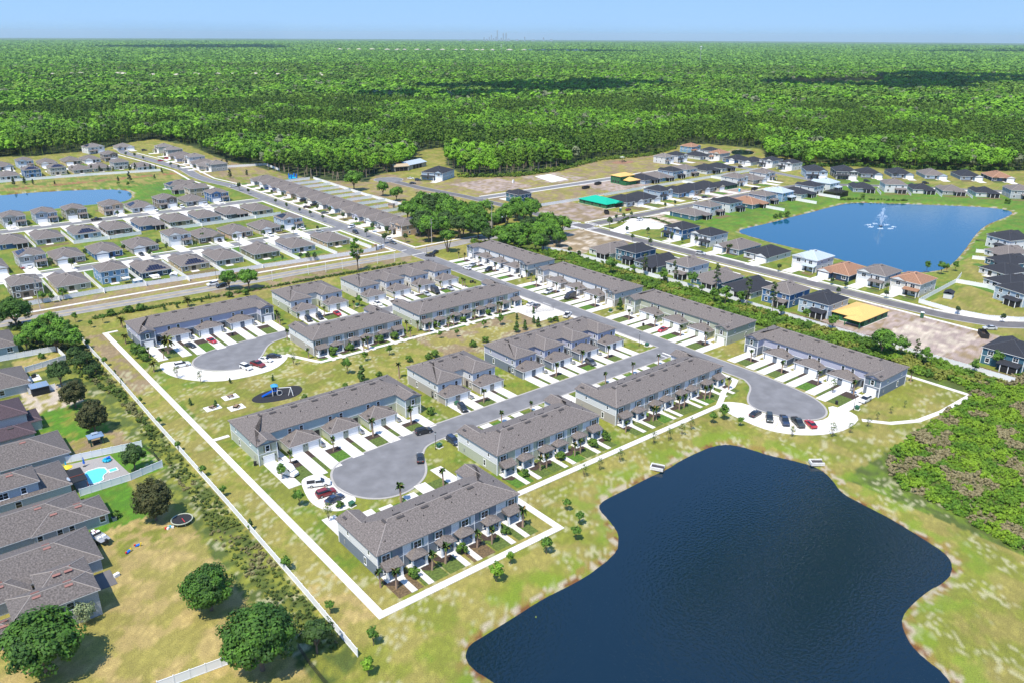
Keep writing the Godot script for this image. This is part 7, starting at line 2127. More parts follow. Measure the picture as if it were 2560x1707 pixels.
	grove("palm", "cabbage palm by the two-wing rows, # in turn from the central street", [127.9, -167.9, 4.8, 116.3, -265.2, 4.0, 126.7, -265.5, 4.4, 105.1, -251.0, 4.6, 109.4, -266.4, 5.4, 110.4, -271.0, 5.2, 118.0, -198.1, 6.0])
	grove("palm", "cabbage palm in front of the white four-wing row, # from the two-wing row", [139.6, -265.9, 4.0, 158.3, -266.7, 3.6, 170.6, -267.1, 4.2, 180.6, -265.9, 4.2, 190.3, -264.1, 4.4, 190.5, -262.4, 4.2, 193.1, -258.9, 3.4])
	grove("young", "small dark tree between the two white rows", [142.9, -267.5, 5.2])
	grove("palm", "cabbage palm at the porches facing the lawn, # from the date palm circle", [103.3, -230.5, 4.2, 120.8, -225.2, 5.0, 122.5, -225.2, 5.4, 141.9, -231.4, 5.0, 139.8, -226.0, 4.6, 145.5, -229.9, 4.6, 148.1, -226.4, 4.2, 156.1, -225.9, 4.6, 158.7, -226.1, 4.8, 169.4, -227.5, 4.2, 180.8, -228.0, 5.0, 181.4, -226.7, 5.0])
	grove("bush", "leafy shrub at the porches facing the lawn, # from the circle", [111.4, -229.0, 3.2, 117.8, -229.0, 3.0, 129.2, -229.0, 3.0, 135.0, -228.4, 3.0, 153.3, -229.2, 2.6, 163.9, -227.5, 2.6, 176.1, -228.0, 2.6])
	grove("palm", "cabbage palm at the slate row's porches, # from the sidewalk corner", [61.5, -114.2, 4.6, 63.7, -112.0, 5.2, 72.3, -112.4, 5.0, 75.6, -112.5, 5.4, 83.8, -112.7, 4.8, 87.0, -111.8, 4.8])
	grove("palm", "cabbage palm at the sage row's porches, # from the slate row", [96.0, -112.4, 5.6, 115.0, -128.3, 4.6, 117.1, -128.3, 4.4, 126.7, -128.3, 4.2, 128.8, -128.4, 4.6])
	grove("bush", "leafy shrub in a mulch bed of the slate row, # from the corner", [68.3, -112.9, 2.4, 80.2, -113.2, 2.6, 91.4, -112.8, 2.4])
	grove("bush", "leafy shrub in a mulch bed of the sage row, # from the slate row", [122.6, -129.0, 2.6, 110.4, -128.6, 2.2, 133.8, -128.8, 2.6, 139.9, -130.9, 2.4, 139.3, -129.0, 2.2])
	grove("palm", "cabbage palm at the greige row's porches, # in turn from the sage row", [157.3, -128.9, 5.0, 158.7, -129.0, 4.6, 146.3, -129.0, 3.8, 168.4, -128.8, 4.8, 170.6, -128.9, 4.8, 179.7, -128.6, 4.8, 181.5, -128.2, 4.8, 191.1, -128.5, 4.6])
	grove("palm", "cabbage palm in front of the pale sage row, # from the junction side", [213.9, -190.4, 4.8, 216.0, -179.6, 5.0, 215.3, -167.1, 5.0, 216.2, -156.8, 5.0])
	grove("palm", "cabbage palm in front of the white and taupe row, # in turn", [213.8, -243.4, 4.6, 215.8, -233.1, 4.8, 218.3, -223.6, 4.6, 215.4, -209.8, 5.0, 218.3, -255.3, 4.8, 216.8, -250.2, 4.8])
	grove("palm", "cabbage palm first in front of the lavender and slate row", [215.1, -137.4, 4.8])
	grove("palm", "cabbage palm in front of the lavender and slate row, # after the corner palm", [214.6, -125.6, 5.0, 216.3, -113.9, 5.0, 217.4, -102.8, 5.4, 240.0, -96.5, 4.6])
	grove("sapling", "pale young tree on the lavender and slate row's drives", [213.5, -107.4, 5.2])
	grove("palm", "cabbage palm in front of the junction row, # from the junction", [215.7, -297.2, 4.2, 215.8, -286.2, 4.6, 216.2, -274.2, 4.6, 215.5, -301.7, 4.0])
	grove("cone", "pointed green tree between the taupe and sage rows", [220.0, -201.0, 5.8])
	grove("bush", "leafy shrub on the corner lawn of the circle, # from the mist row", [111.4, -171.1, 2.6, 68.8, -144.4, 2.0])
	grove("street", "small street tree along the straight street, # from the far bend", [210.9, -520.2, 4.4, 212.5, -508.1, 4.2, 214.2, -494.9, 4.2, 201.6, -477.6, 4.0, 201.2, -460.9, 4.2, 214.5, -478.6, 3.4, 213.3, -459.9, 4.2, 213.1, -443.5, 4.6, 213.9, -429.0, 5.2, 202.4, -431.1, 4.4, 212.8, -411.0, 5.2, 201.8, -414.2, 4.4, 213.2, -396.5, 4.4, 211.0, -374.7, 5.6, 202.9, -366.9, 5.0, 213.7, -364.5, 5.2])
	grove("street", "near the straight street's junction, # from the lamp", [203.0, -348.8, 6.2, 212.7, -344.1, 5.6, 202.5, -445.7, 3.2])
	grove("pine", "dark small pine on the pale pond's grassy bank, # from the frame edge", [86.2, -649.7, 7.0, 92.9, -649.9, 6.4, 97.4, -646.5, 4.6, 109.2, -637.3, 3.4, 147.1, -622.0, 4.6, 153.5, -617.0, 8.4, 171.0, -618.0, 4.2])
	grove("young", "young green tree on the pale pond's corner bank, # from the water", [142.3, -603.5, 3.6, 146.4, -595.0, 4.6])
	grove("pine", "dark small pine along the far white fence, # pine from the frame edge", [87.0, -697.9, 4.6, 95.9, -716.3, 5.0, 101.1, -705.8, 6.0, 111.0, -698.2, 5.6, 116.1, -694.2, 5.0, 122.1, -696.1, 6.0, 126.6, -679.8, 4.0, 131.8, -688.6, 5.0, 135.7, -685.6, 5.4, 139.6, -685.9, 5.0, 144.5, -685.4, 5.4, 148.7, -678.9, 5.4, 154.3, -677.9, 5.0, 156.9, -672.6, 5.0, 167.4, -667.8, 6.0, 171.5, -668.0, 6.4, 178.2, -666.2, 5.6, 181.5, -663.6, 5.6, 184.0, -658.4, 4.6, 183.5, -642.3, 5.0])
	grove("street", "small street tree along the far bending street, # from the head", [197.6, -664.9, 4.8, 198.8, -650.4, 4.4, 209.6, -645.4, 4.0, 186.6, -749.0, 4.6, 191.5, -741.1, 4.6, 192.6, -720.4, 4.0, 201.7, -536.5, 6.4, 201.9, -521.3, 4.2])
	grove("pine", "dark small pine on the brown grass above the straight street, # from the bend", [215.8, -589.4, 7.4, 229.3, -591.2, 5.6, 231.9, -647.1, 6.4, 236.7, -650.5, 6.4])
	grove("street", "small street tree in the small-lot front gardens, # from the pale pond", [61.0, -502.3, 5.0, 69.6, -502.2, 3.0, 87.5, -503.8, 2.8, 113.8, -496.0, 4.6, 119.1, -535.5, 2.6, 61.5, -404.8, 4.6, 67.9, -395.1, 6.0, 78.1, -414.8, 4.4, 94.6, -412.2, 4.6, 110.1, -409.4, 5.2, 111.9, -402.6, 4.2, 101.9, -394.8, 4.4, 132.2, -410.4, 5.2, 125.9, -401.1, 3.4, 145.8, -401.2, 4.0])
	grove("street", "small street tree in the lavender and corner yards, # from the corner house", [172.0, -402.1, 5.2, 175.5, -396.2, 4.8, 188.9, -395.2, 3.4, 159.1, -396.7, 4.8, 154.5, -343.2, 4.6, 157.5, -342.0, 4.8, 160.4, -341.0, 4.4, 144.1, -351.3, 3.0, 147.7, -348.5, 3.2])
	grove("young", "young green tree in front of the long fence near the pole, # from the pole", [47.4, -348.8, 5.4, 50.5, -347.1, 4.6, 54.7, -348.3, 5.6])
	grove("young", "young green tree in the hedge strip, # from the junction row", [251.6, -236.4, 9.0, 262.0, -232.6, 4.4, 261.1, -214.0, 7.0, 264.3, -201.3, 8.0, 261.5, -193.9, 4.6, 254.8, -182.8, 7.0, 256.1, -178.2, 9.0, 262.0, -175.3, 6.0])
	grove("tallpine", "slim pine in the hedge strip, # from the junction row", [261.9, -226.1, 11.0, 266.3, -212.4, 10.0, 271.0, -194.0, 12.0, 261.7, -172.0, 13.0])
	grove("tallpine", "slim pine beside the newer street fence, # from the white house", [263.9, -161.8, 13.0, 258.4, -103.9, 8.0])
	grove("young", "young green tree by the fence behind the lavender row, # from the blue house", [262.0, -156.8, 5.0, 266.0, -148.8, 5.0, 262.9, -136.2, 6.6, 257.4, -108.4, 8.0, 257.2, -100.1, 7.0, 262.1, -86.9, 5.0, 273.6, -84.6, 6.0])
	grove("oak", "bushy green tree at the hedge fence by the sand lot", [254.3, -113.3, 10.0])
	grove("street", "round the newer streets' visitor parking, # from the crossing", [260.3, -272.1, 5.0, 261.0, -266.4, 4.4, 382.8, -317.0, 4.4, 395.5, -319.8, 4.2, 334.4, -312.1, 4.6, 339.9, -311.4, 4.4, 346.7, -311.7, 4.4, 317.4, -300.9, 7.0, 317.3, -287.8, 4.4, 324.3, -279.2, 4.6, 305.2, -272.7, 4.4, 306.4, -261.5, 4.4, 325.1, -263.0, 4.2, 323.6, -255.2, 3.4, 327.5, -249.2, 4.6, 328.9, -242.4, 4.4])
	grove("palm", "cabbage palm in front of the blue-grey house, # palm of three", [323.9, -227.6, 5.0, 325.6, -227.6, 5.0, 327.0, -227.3, 5.0])
	grove("street", "small street tree along the straight newer street verge, # from the metal roof house", [316.1, -193.2, 4.4, 316.3, -167.1, 3.6, 315.7, -160.5, 3.6, 305.4, -158.1, 3.6, 324.9, -147.3, 4.2, 316.0, -143.0, 4.0, 317.7, -115.6, 4.0, 322.0, -101.1, 4.0])
	grove("bush", "leafy shrub on the fountain pond's bank, # from the teal corner", [425.0, -258.8, 3.6, 420.6, -260.3, 3.2, 415.4, -260.6, 3.0, 508.3, -274.3, 3.0, 511.7, -271.6, 3.0, 514.3, -259.9, 3.4, 571.1, -192.5, 4.0])
	grove("young", "young green tree at the fountain pond's shore by the terracotta house, # from the roof", [370.3, -151.5, 5.0, 369.9, -145.0, 6.4, 375.5, -145.0, 4.6, 380.5, -143.4, 5.0])
	grove("oak", "bright green oak over the boundary road with cars beneath", [111.5, -320.8, 9.0])
	grove("oak", "second spreading oak over the boundary road", [118.3, -316.7, 9.4])
	grove("gaunt", "tall thin tree standing alone over the boundary road", [167.1, -312.0, 16.0])
	grove("oakmulti", "forked oak at the junction verge", [218.4, -314.9, 12.0])
	grove("oakbig", "wide bright green oak at the wood front", [247.8, -329.0, 13.0])
	grove("oak", "tall oak behind the white yard fences", [263.3, -489.6, 15.0])
	grove("oak", "dark oak on the brown lot past the yard fences", [268.7, -460.6, 10.5])
	grove("oak", "round oak on the brown lot past the yard fences", [267.0, -440.9, 9.5])
	grove("oakbig", "big green oak by the two-storey grey house", [6.8, -129.7, 12.5])
	grove("oakbig", "biggest green oak at the lawn corner beside the white fence end", [35.0, -108.0, 13.2])
	grove("oakdense", "round green oak on the dry lawn", [33.8, -128.3, 9.8])
	grove("oaksmall", "smaller dark tree between the big oak and the white fence", [43.9, -105.8, 7.2])
	grove("rust", "dark brownish maple beside the trampoline", [35.0, -165.3, 11.0])
	grove("rust", "dark olive maple above the gazebo", [35.4, -218.7, 10.0])
	grove("rust", "dark olive maple behind the square patio", [34.9, -238.2, 9.4])
	grove("oaksmall", "olive tree at the end of the pool garden", [37.7, -190.3, 7.6])
	grove("oaksmall", "green tree at the corner of the square patio", [35.2, -257.4, 8.4])
	grove("greytree", "pale grey-green shrub against the two-storey grey house", [15.0, -139.4, 5.2])
	grove("bush", "yellow-green flowering bush at the frame corner", [3.5, -141.9, 4.0])
	grove("bush", "round clipped dark bush beside the grey house", [28.6, -171.8, 2.0])
	grove("bush", "lime shrub inside the dry fenced yard", [35.1, -285.4, 2.4])
	grove("oakbig", "tall oak at the frame edge by the boundary road", [34.2, -323.5, 12.0])
	grove("oak", "leafy green oak in the thicket behind the fence end, # from the frame edge", [36.6, -302.0, 8.6, 42.3, -307.0, 9.0, 44.4, -297.1, 9.0, 38.6, -295.1, 7.8, 44.8, -285.0, 8.4, 32.8, -295.9, 7.0, 40.3, -288.7, 7.6])
	grove("oaksmall", "leafy green oak in the scrub beside the dry yard, # from the road", [43.3, -275.2, 5.6, 45.4, -270.0, 5.0, 42.6, -266.5, 5.4, 45.5, -259.8, 4.4, 43.1, -257.4, 4.6])
	# the oak wood at the bend: each tree a thing
	var wood := pts([254, -410, 226, -360, 221, -338, 240, -333, 258, -330, 282, -340, 300, -330, 306, -340, 296, -360, 280, -375, 268, -402])
	var south := pts([252, -322, 270, -320, 288, -326, 298, -316, 284, -300, 268, -288, 252, -284, 244, -296, 241, -318])
	for set_ in [[wood, 9.4, "mature oak of the wood at the road bend, counted from the peach house", "oaks of the wood at the bend", 10.0, 14.5], [south, 7.2, "oak of the thicket by the crossroads, counted from the junction row", "oaks of the crossroads thicket", 6.5, 12.0]]:
		var b := Rect2(set_[0][0], Vector2.ZERO)
		for q in set_[0]:
			b = b.expand(q)
		var s: float = set_[1]
		var count := 0
		for i in int(b.size.x / s) + 1:
			for j in int(b.size.y / s) + 1:
				var p := b.position + Vector2((i + rng.randf()) * s, (j + rng.randf()) * s)
				if Geometry2D.is_point_in_polygon(p, set_[0]) and not Rect2(268, -358, 15, 12).has_point(p):
					count += 1
					var o := plant("oak" if rng.randf() < 0.72 else "oaksmall", p.x, p.y, rng.randf_range(set_[4], set_[5]), "%s %s" % [ordinal(count - 1), set_[2]])
					o.set_meta("group", set_[3])
	thickets()


func scatter(called: String, label: String, cat: String, poly: PackedVector2Array, spacing: float, lo: float, hi: float, tints: Array, protos_: Array) -> void:   # ground cover that nobody could count
	var b := Rect2(poly[0], Vector2.ZERO)
	for q in poly:
		b = b.expand(q)
	var lists := []
	for k in protos_.size():
		lists.append([])
	for i in int(b.size.x / spacing) + 1:
		for j in int(b.size.y / spacing) + 1:
			var p := b.position + Vector2((i + rng.randf()) * spacing, (j + rng.randf()) * spacing)
			if not Geometry2D.is_point_in_polygon(p, poly):
				continue
			var n := patch(p.x, p.y, 9.0)
			if rng.randf() < 0.10:
				continue
			var s := lerpf(lo, hi, pow(rng.randf(), 1.8) * 0.6 + 0.4 * n)
			var bas := Basis(Vector3.UP, rng.randf() * TAU).scaled(Vector3(s, s * rng.randf_range(0.7, 1.2), s))
			var c: Color = tints[0].lerp(tints[1], clampf(patch(p.x + 40, p.y, 13.0) * 0.8 + rng.randf() * 0.35, 0, 1))
			if tints.size() > 2 and patch(p.x + 700, p.y, 14.0) > 0.80:
				c = tints[2]
			lists[rng.randi() % protos_.size()].append([Transform3D(bas, Vector3(p.x, 0, p.y)), c])
	for k in protos_.size():
		swarm(called, label, cat, protos_[k], lists[k])


func swarm(called: String, label: String, cat: String, m: Mesh, list: Array) -> void:
	if list.is_empty():
		return
	var mm := MultiMesh.new()
	mm.transform_format = MultiMesh.TRANSFORM_3D
	mm.use_colors = true
	mm.mesh = m
	mm.instance_count = list.size()
	for i in list.size():
		mm.set_instance_transform(i, list[i][0])
		mm.set_instance_color(i, list[i][1])
	var o := MultiMeshInstance3D.new()
	o.name = numbered(called)
	o.multimesh = mm
	add_child(o)
	tag(o, label, cat)
	o.set_meta("kind", "stuff")


func clump(leaves: int, size: float, r: Vector3, clumps: int, lift: float, trunk: float) -> ArrayMesh:   # a pale-tinted plant whose copies are coloured one by one
	var g := Geo.new()
	crown(g, Vector3(0, lift, 0), r, clumps, leaves, size, Color(0.62, 0.62, 0.62), Color(1.25, 1.25, 1.25), 0.40, -0.6)
	if trunk > 0.0:
		g.tint = Color(0.9, 0.45, 1.2)
		g.bar(Vector3.ZERO, Vector3(0, lift, 0), trunk, trunk * 0.5, 4)
	var m := g.mesh(true)
	m.surface_set_material(0, mat("leaf"))
	return m


func thickets() -> void:
	var a := clump(26, 0.20, Vector3(0.9, 0.7, 0.9), 8, 0.6, 0.0)
	var b := clump(22, 0.24, Vector3(1.1, 0.55, 1.1), 8, 0.45, 0.0)
	var hedge := [Color(0.06, 0.15, 0.010), Color(0.17, 0.30, 0.018), Color(0.24, 0.27, 0.04)]
	scatter("hedge_undergrowth", "dense green undergrowth between the townhouse rows and the newer street fence", "undergrowth", pts([241, -328, 256, -286, 262.5, -276, 263.3, -76, 252, -84, 247, -97, 251, -108, 247, -150, 251, -202, 251, -214, 246, -250, 247, -262, 252, -268, 243, -282, 236, -318]), 1.25, 0.7, 1.9, hedge, [a, b])
	scatter("wild_undergrowth", "tangled bright green scrub with grey dry patches at the lawn end", "undergrowth", pts([252, -86, 246, -81, 237, -80, 221, -79.8, 209, -79.2, 200, -79, 194, -78.5, 190, -78, 184, -75, 179, -71.5, 176.4, -68, 175.6, -57, 173.5, -50, 170, -39, 168, -25, 260, -20, 300, -60, 290, -80, 264, -78]), 0.95, 0.4, 1.3, [Color(0.08, 0.20, 0.008), Color(0.22, 0.37, 0.014), Color(0.30, 0.26, 0.13)], [a, b])
	scatter("fence_scrub", "weedy green scrub along the garden side of the long white fence", "undergrowth", pts([33, -330, 47, -318, 48.6, -300, 48.5, -212, 46, -206, 45.5, -240, 41, -262, 41, -290, 34, -296]), 1.25, 0.4, 1.25, [Color(0.05, 0.10, 0.014), Color(0.12, 0.19, 0.02), Color(0.20, 0.20, 0.07)], [a, b])
	scatter("fence_scrub", "low weedy scrub along the long white fence beside the dry lawn", "undergrowth", pts([44.5, -212, 48.6, -212, 48.6, -104, 44.5, -106, 42.6, -118, 42.2, -150, 43.5, -164]), 1.15, 0.25, 0.8, [Color(0.055, 0.10, 0.014), Color(0.13, 0.18, 0.025), Color(0.22, 0.20, 0.08)], [a, b])
	scatter("verge_hedge", "clipped green hedge along the boundary road verge", "hedge", pts([58, -318, 100, -315.6, 150, -313.4, 178, -311.6, 192, -311, 192, -309.6, 178, -310, 150, -311.6, 100, -313.8, 58, -316]), 0.8, 0.5, 0.9, [Color(0.05, 0.11, 0.012), Color(0.11, 0.19, 0.02)], [a])
	scatter("parking_hedge", "clipped hedge round the newer streets' visitor parking", "hedge", pts([331, -308, 346, -314, 358, -305, 353, -284, 351.5, -284, 356, -304, 346, -312.4, 331.6, -306.4]), 0.8, 0.5, 0.9, [Color(0.05, 0.11, 0.012), Color(0.11, 0.19, 0.02)], [a])
	scatter("bank_reeds", "leafy reeds and shrubs on the fountain pond's upper bank", "reeds", pts([500, -266, 512, -256, 530, -236, 526, -238, 508, -258, 494, -266]), 1.3, 0.6, 1.3, [Color(0.05, 0.13, 0.012), Color(0.10, 0.20, 0.02)], [a, b])
	scatter("forest_fringe", "yellow-green shrubs fringing the forest behind the cleared lots", "undergrowth", pts([350, -490, 386, -466, 430, -464, 470, -478, 500, -486, 552, -478, 610, -496, 610, -503, 552, -486, 500, -494, 466, -486, 430, -473, 388, -474, 356, -498]), 2.0, 1.0, 2.6, [Color(0.06, 0.15, 0.012), Color(0.19, 0.28, 0.02)], [a, b])
	scatter("forest_fringe", "green shrubs fringing the forest behind the bend houses", "undergrowth", pts([606, -366, 622, -346, 645, -334, 652, -314, 668, -294, 702, -260, 730, -242, 736, -250, 706, -270, 672, -304, 658, -322, 650, -342, 628, -354, 612, -372]), 2.0, 1.0, 2.6, [Color(0.05, 0.14, 0.012), Color(0.14, 0.26, 0.02)], [a, b])


# ---------------------------------------------------------------- forest
func in_view(x: float, z: float, spread: float) -> bool:
	var a := atan2(x, -z) - 0.68947819
	return absf(a) < spread


func wooded(x: float, z: float) -> bool:
	if x > 1480 and x < 2015 and z > -1105 and z < -850 and Geometry2D.is_point_in_polygon(Vector2(x, z), pts([1690, -1100, 2005, -996, 1690, -850, 1487, -912])):
		return false
	return not Geometry2D.is_point_in_polygon(Vector2(x, z), developed)


func stand(x: float, z: float) -> Array:   # [pine share, colour] of the woodland at a place
	var p := patch(x, z + 4000.0, 150.0)
	var q := patch(x - 900.0, z, 420.0)
	var pine := smoothstep(0.45, 0.68, p * 0.55 + q * 0.5)
	return [pine]


func forest() -> void:
	var hard := [clump(15, 0.95, Vector3(4.0, 5.0, 4.0), 25, 9.5, 0.16), clump(15, 0.95, Vector3(4.8, 4.4, 4.6), 27, 8.4, 0.18), clump(14, 0.9, Vector3(3.3, 5.8, 3.3), 24, 9.5, 0.16)]
	var pine := []
	for k in 2:
		var g := Geo.new()
		for i in 8:
			var t := i / 8.0
			crown(g, Vector3(rng.randf_range(-0.5, 0.5), 8.0 + t * 9.0, rng.randf_range(-0.5, 0.5)), Vector3(2.7, 1.1, 2.7) * (1.05 - t * 0.7), 5, 12, 0.75, Color(0.6, 0.62, 0.62), Color(1.2, 1.2, 1.2), 0.5, -1.0)
		g.tint = Color(1.4, 0.8, 1.8)
		g.bar(Vector3.ZERO, Vector3(0, 15, 0), 0.22, 0.1, 5)
		var m := g.mesh(true)
		m.surface_set_material(0, mat("leaf"))
		pine.append(m)
	var small := [clump(5, 2.0, Vector3(4.2, 4.0, 4.2), 9, 10.5, 0.0), clump(5, 1.9, Vector3(3.6, 4.8, 3.6), 9, 10.5, 0.0)]
	# bands of woodland, coarser with distance; the trees nearest the houses are things of their own
	var near := []
	var lists := [[], [], [], [], []]
	var far := [[], []]
	for band in [[0.0, 1250.0, 6.6], [1250.0, 2700.0, 10.5]]:
		var s: float = band[2]
		var n := int(band[1] / s)
		for i in range(-int(n * 0.12), n):
			for j in n:
				var x := (i + rng.randf()) * s
				var z := -(j + rng.randf()) * s + 60.0
				var d := sqrt(x * x + z * z)
				if d < band[0] or d >= band[1] or not in_view(x, z, 0.68) or not wooded(x, z):
					continue
				var is_pine: bool = rng.randf() < stand(x, z)[0]
				var tone := patch(x + 2000.0, z, 60.0)
				var c: Color
				if is_pine:
					c = Color(0.065, 0.155, 0.010).lerp(Color(0.155, 0.29, 0.016), tone * 0.7 + rng.randf() * 0.4)
				else:
					c = Color(0.075, 0.200, 0.008).lerp(Color(0.21, 0.45, 0.014), tone * 0.75 + rng.randf() * 0.4)
					if rng.randf() < 0.07:
						c = Color(0.19, 0.23, 0.115)
				var h := rng.randf_range(0.78, 1.18) * (1.0 if band[0] == 0.0 else 1.05)
				var t := Transform3D(Basis(Vector3.UP, rng.randf() * TAU).scaled(Vector3(h * rng.randf_range(0.85, 1.2), h, h * rng.randf_range(0.85, 1.2))), Vector3(x, -d * d / 12742000.0, z))
				if band[0] == 0.0:
					var k := rng.randi() % 2 + 3 if is_pine else rng.randi() % 3
					var edge := 1.0e9
					if d < 900.0:
						edge = d
					near.append([edge, k, t, c])
				else:
					far[rng.randi() % 2].append([t.scaled_local(Vector3(1.35, 1.15, 1.35)), c])
	near.sort_custom(func(a, b): return a[0] < b[0])
	var all := hard + pine
	for i in near.size():
		if i < 230:
			single_tree(near[i], all)
		else:
			lists[near[i][1]].append([near[i][2], near[i][3]])
	for k in 5:
		swarm("woodland", "%s woodland stretching behind the houses" % ["bright green hardwood", "spreading hardwood", "tall hardwood", "dark pine", "olive pine"][k], "woodland", all[k], lists[k])
	for k in 2:
		swarm("distant_woodland", "hazy green woodland in the middle distance, %s trees" % ["rounder", "taller"][k], "woodland", small[k], far[k])
	# the far canopy: humps of forest out to the haze
	var hump := clump(7, 7.5, Vector3(21, 7, 21), 9, 6.0, 0.0)
	var list := []
	var s2 := 30.0
	for i in range(-20, 460):
		for j in 460:
			var x := (i + rng.randf()) * s2
			var z := -(j + rng.randf()) * s2
			var d := sqrt(x * x + z * z)
			if d < 2650.0 or d > 13500.0 or not in_view(x, z, 0.64):
				continue
			if d > 5000.0 and rng.randf() < (0.45 if d < 9000.0 else 0.7):
				continue
			var tone := patch(x, z, 260.0) * 0.65 + patch(x, z, 70.0) * 0.35
			var c := Color(0.075, 0.19, 0.014).lerp(Color(0.18, 0.37, 0.022), clampf(tone + rng.randf_range(-0.15, 0.15), 0, 1))
			var h := rng.randf_range(0.8, 1.2) * (1.0 if d < 5000.0 else (1.5 if d < 9000.0 else 2.3))
			list.append([Transform3D(Basis(Vector3.UP, rng.randf() * TAU).scaled(Vector3(h, rng.randf_range(0.7, 1.15), h)), Vector3(x, -d * d / 12742000.0, z)), c])
	swarm("far_woodland", "blue-green forest canopy reaching to the horizon", "woodland", hump, list)


func single_tree(q: Array, all: Array) -> void:
	var t: Transform3D = q[2]
	var is_pine: bool = q[1] >= 3
	var where := "behind the straight street's yards, counted outward" if t.origin.x < 300.0 else ("behind the cleared lots, counted outward" if t.origin.x < 480.0 else "beyond the newer streets, counted outward")
	var o := Node3D.new()
	o.name = numbered("pine_tree" if is_pine else "forest_tree")
	add_child(o)
	o.transform = t
	var nk := "n" + where + str(is_pine)
	names[nk] = names.get(nk, -1) + 1
	tag(o, "%s %s tree of the forest front %s" % [ordinal(names[nk]), "tall dark pine" if is_pine else ("pale grey-green" if q[3].b > 0.1 else "leafy green"), where], "tree", "forest front trees %s" % where)
	var key := "single%d" % q[1]
	if not meshes.has(key):
		var w := Geo.new()
		w.bar(Vector3.ZERO, Vector3(0, 6, 0), 0.26, 0.2, 6); w.bar(Vector3(0, 6, 0), Vector3(0.3, 12.5, 0.2), 0.2, 0.06, 6)
		for i in 4:
			w.bar(Vector3(0, 7.0 + i, 0), Vector3(cos(i * 1.9) * 2.0, 9.5 + i, sin(i * 1.9) * 2.0), 0.09, 0.03, 4)
		meshes[key] = w.mesh()
		var g := Geo.new()
		if is_pine:
			for i in 9:
				var f := i / 9.0
				crown(g, Vector3(rng.randf_range(-0.5, 0.5), 8.0 + f * 8.6, rng.randf_range(-0.5, 0.5)), Vector3(2.7, 1.0, 2.7) * (1.05 - f * 0.7), 6, 24, 0.5, Color(0.6, 0.62, 0.62), Color(1.2, 1.2, 1.2), 0.45, -1.0)
		else:
			crown(g, Vector3(0, 9.4, 0), [Vector3(3.9, 5.2, 3.9), Vector3(4.6, 4.7, 4.5), Vector3(3.3, 5.9, 3.3)][q[1]], 36, 36, 0.52, Color(0.62, 0.62, 0.62), Color(1.25, 1.25, 1.25), 0.32, -0.7)
		meshes[key + "c"] = g.mesh(true)
	var tk := "leaf_tone%d" % int(clampf(q[3].g * 40.0, 0, 12)) + ("g" if q[3].b > 0.1 else "")
	if not mats.has(tk):
		leafy(tk, q[3])
	part("trunk", meshes[key], mat("bark_pale"), o)
	part("crown", meshes[key + "c"], mat(tk), o)


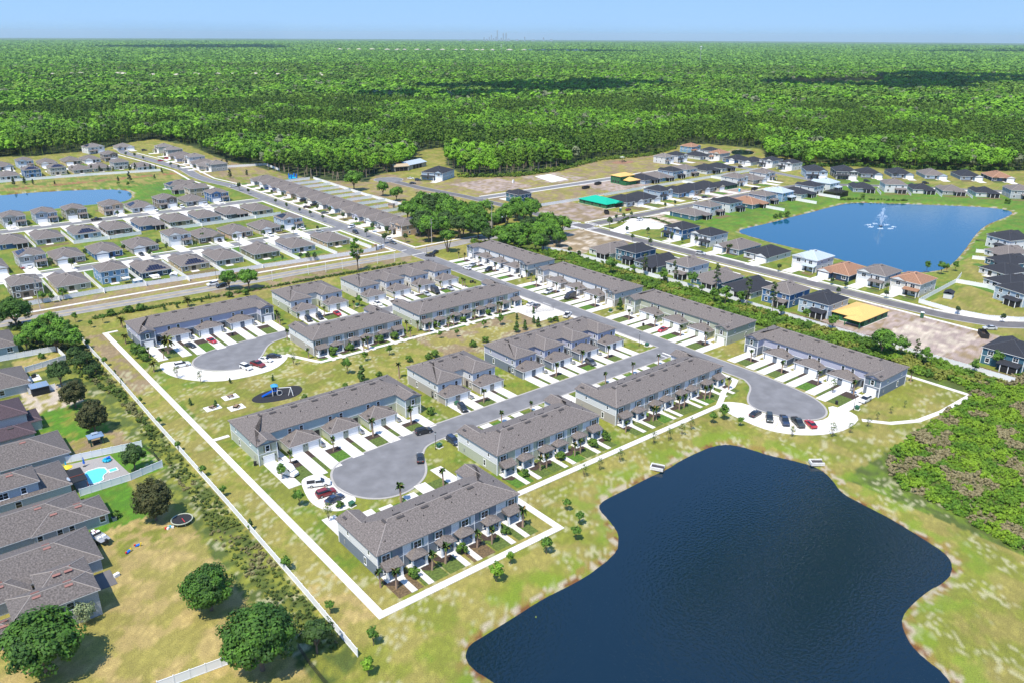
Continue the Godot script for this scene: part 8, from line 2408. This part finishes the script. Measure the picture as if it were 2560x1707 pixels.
# ---------------------------------------------------------------- far things and unseen clouds
func far_things() -> void:
	var city := [[-0.0266, 60, 26], [-0.0235, 34, 40], [-0.0205, 66, 22], [-0.018, 96, 20], [-0.0155, 44, 34], [-0.0125, 72, 24], [-0.011, 168, 26], [-0.0065, 52, 34], [-0.004, 128, 30], [-0.0008, 130, 30], [0.002, 40, 50], [0.012, 30, 60], [0.021, 70, 24], [0.031, 30, 70], [0.043, 62, 30], [0.052, 36, 60], [-0.045, 30, 60], [-0.055, 24, 50]]
	for i in city.size():
		var q: Array = city[i]
		var a: float = 0.68947819 + q[0] - 0.008
		var d := 17000.0 + 300.0 * (i % 3)
		var o := thing("city_tower", "hazy blue-grey city %s on the horizon, %s from the edge of the skyline" % ["tower" if q[1] > 60 else "block", nth(i)], "tower", sin(a) * d, -cos(a) * d, -a, "city skyline on the horizon", -d * d / 12742000.0)
		part("shaft", box_mesh(Vector3(q[2], q[1] * 1.1, q[2])), mat("wall_bluegrey"), o)
		part("crown_block", box_mesh(Vector3(q[2] * 0.6, q[1] * 0.12, q[2] * 0.6)), mat("wall_grey"), o, Vector3(0, q[1] * 1.1, 0))
	for q in [["tall lattice mast standing over the far forest, near the fields", 2573, -2014, 64.0], ["slim mast over the far forest, below the city skyline", 2850, -3560, 50.0]]:
		var o := thing("mast", q[0], "mast", q[1], q[2])
		var g := Geo.new(); g.bar(Vector3.ZERO, Vector3(0, q[3], 0), 1.1, 0.6, 6)
		part("shaft", g.mesh(), mat("metal_grey"), o)
		part("antenna_ring", box_mesh(Vector3(5.0, 3.0, 5.0)), mat("trim"), o, Vector3(0, q[3] - 4.0, 0)); part("antenna_ring", box_mesh(Vector3(4.2, 2.4, 4.2)), mat("trim"), o, Vector3(0, q[3] - 12.0, 0))
	# far roofs amid the forest
	var groups := [["pale roof amid the forest beneath the skyline", 3050, -4150, 800, 24], ["pale roof in the forest settlement at the frame side", 640, -1890, 330, 22], ["blue-grey roof of the new estate in the forest clearing", 1540, -1640, 110, 12]]
	for q in groups:
		for i in q[4]:
			var u: float = (i + 0.5) / q[4] * 2.0 - 1.0
			var x: float = q[1] + u * q[3] * 0.8 + rng.randf_range(-30, 30)
			var z: float = q[2] + u * q[3] * 0.6 + rng.randf_range(-60, 60)
			var o := thing("far_house", q[0], "house", x, z, rng.randf() * TAU, "%ss" % q[0], -(x * x + z * z) / 12742000.0)
			var k := 1.0 if q[1] < 2000 else 1.7
			var g := Geo.new(); g.walls(rect(-9 * k, -7 * k, 9 * k, 7 * k), 0.0, 15.0 if q[1] != 1540 else 6.0)
			part("wall", g.mesh(), mat("wall_cream"), o)
			g = Geo.new(); g.hip(-9.6 * k, -7.6 * k, 9.6 * k, 7.6 * k, 15.1 if q[1] != 1540 else 6.1, 0.4)
			part("roof", g.mesh(), mat("wall_beige" if q[1] != 1540 else "roof_metal"), o)
	# clouds out of view, placed so that their shadows darken the forest
	for q in [[930, -1130, 410, 150], [1850, -850, 560, 230], [2250, -6300, 700, 900], [2700, -6900, 500, 400], [3700, -3800, 420, 330], [6900, -2750, 1300, 420]]:
		var o := thing("cloud", "white flat-based cumulus cloud out of view, placed to shade the forest", "cloud", q[0] - 0.486 * (900.0 if q[0] > 6000 or q[1] > -2000 else 2500.0), q[1] + 0.192 * (900.0 if q[0] > 6000 or q[1] > -2000 else 2500.0), 0.0, "unseen cumulus clouds shading the forest", 900.0 if q[0] > 6000 or q[1] > -2000 else 2500.0)
		var g := Geo.new()
		for i in 26:
			var a := rng.randf() * TAU
			var r := sqrt(rng.randf())
			var c := Vector3(cos(a) * r * q[2] * 0.8, rng.randf_range(0.0, 60.0), sin(a) * r * q[3] * 0.8)
			var rad := minf(q[2], q[3]) * rng.randf_range(0.22, 0.42)
			var n := 9
			for p in n:
				for t in range(-3, 3):
					var f := func(pp, tt): return c + Vector3(cos(TAU * pp / n) * cos(tt * PI / 6), sin(tt * PI / 6) * 0.5, sin(TAU * pp / n) * cos(tt * PI / 6)) * rad
					g.out([f.call(p, t), f.call(p + 1, t), f.call(p + 1, t + 1), f.call(p, t + 1)], c)
		part("vapour", g.mesh(), mat("cloud_white"), o)
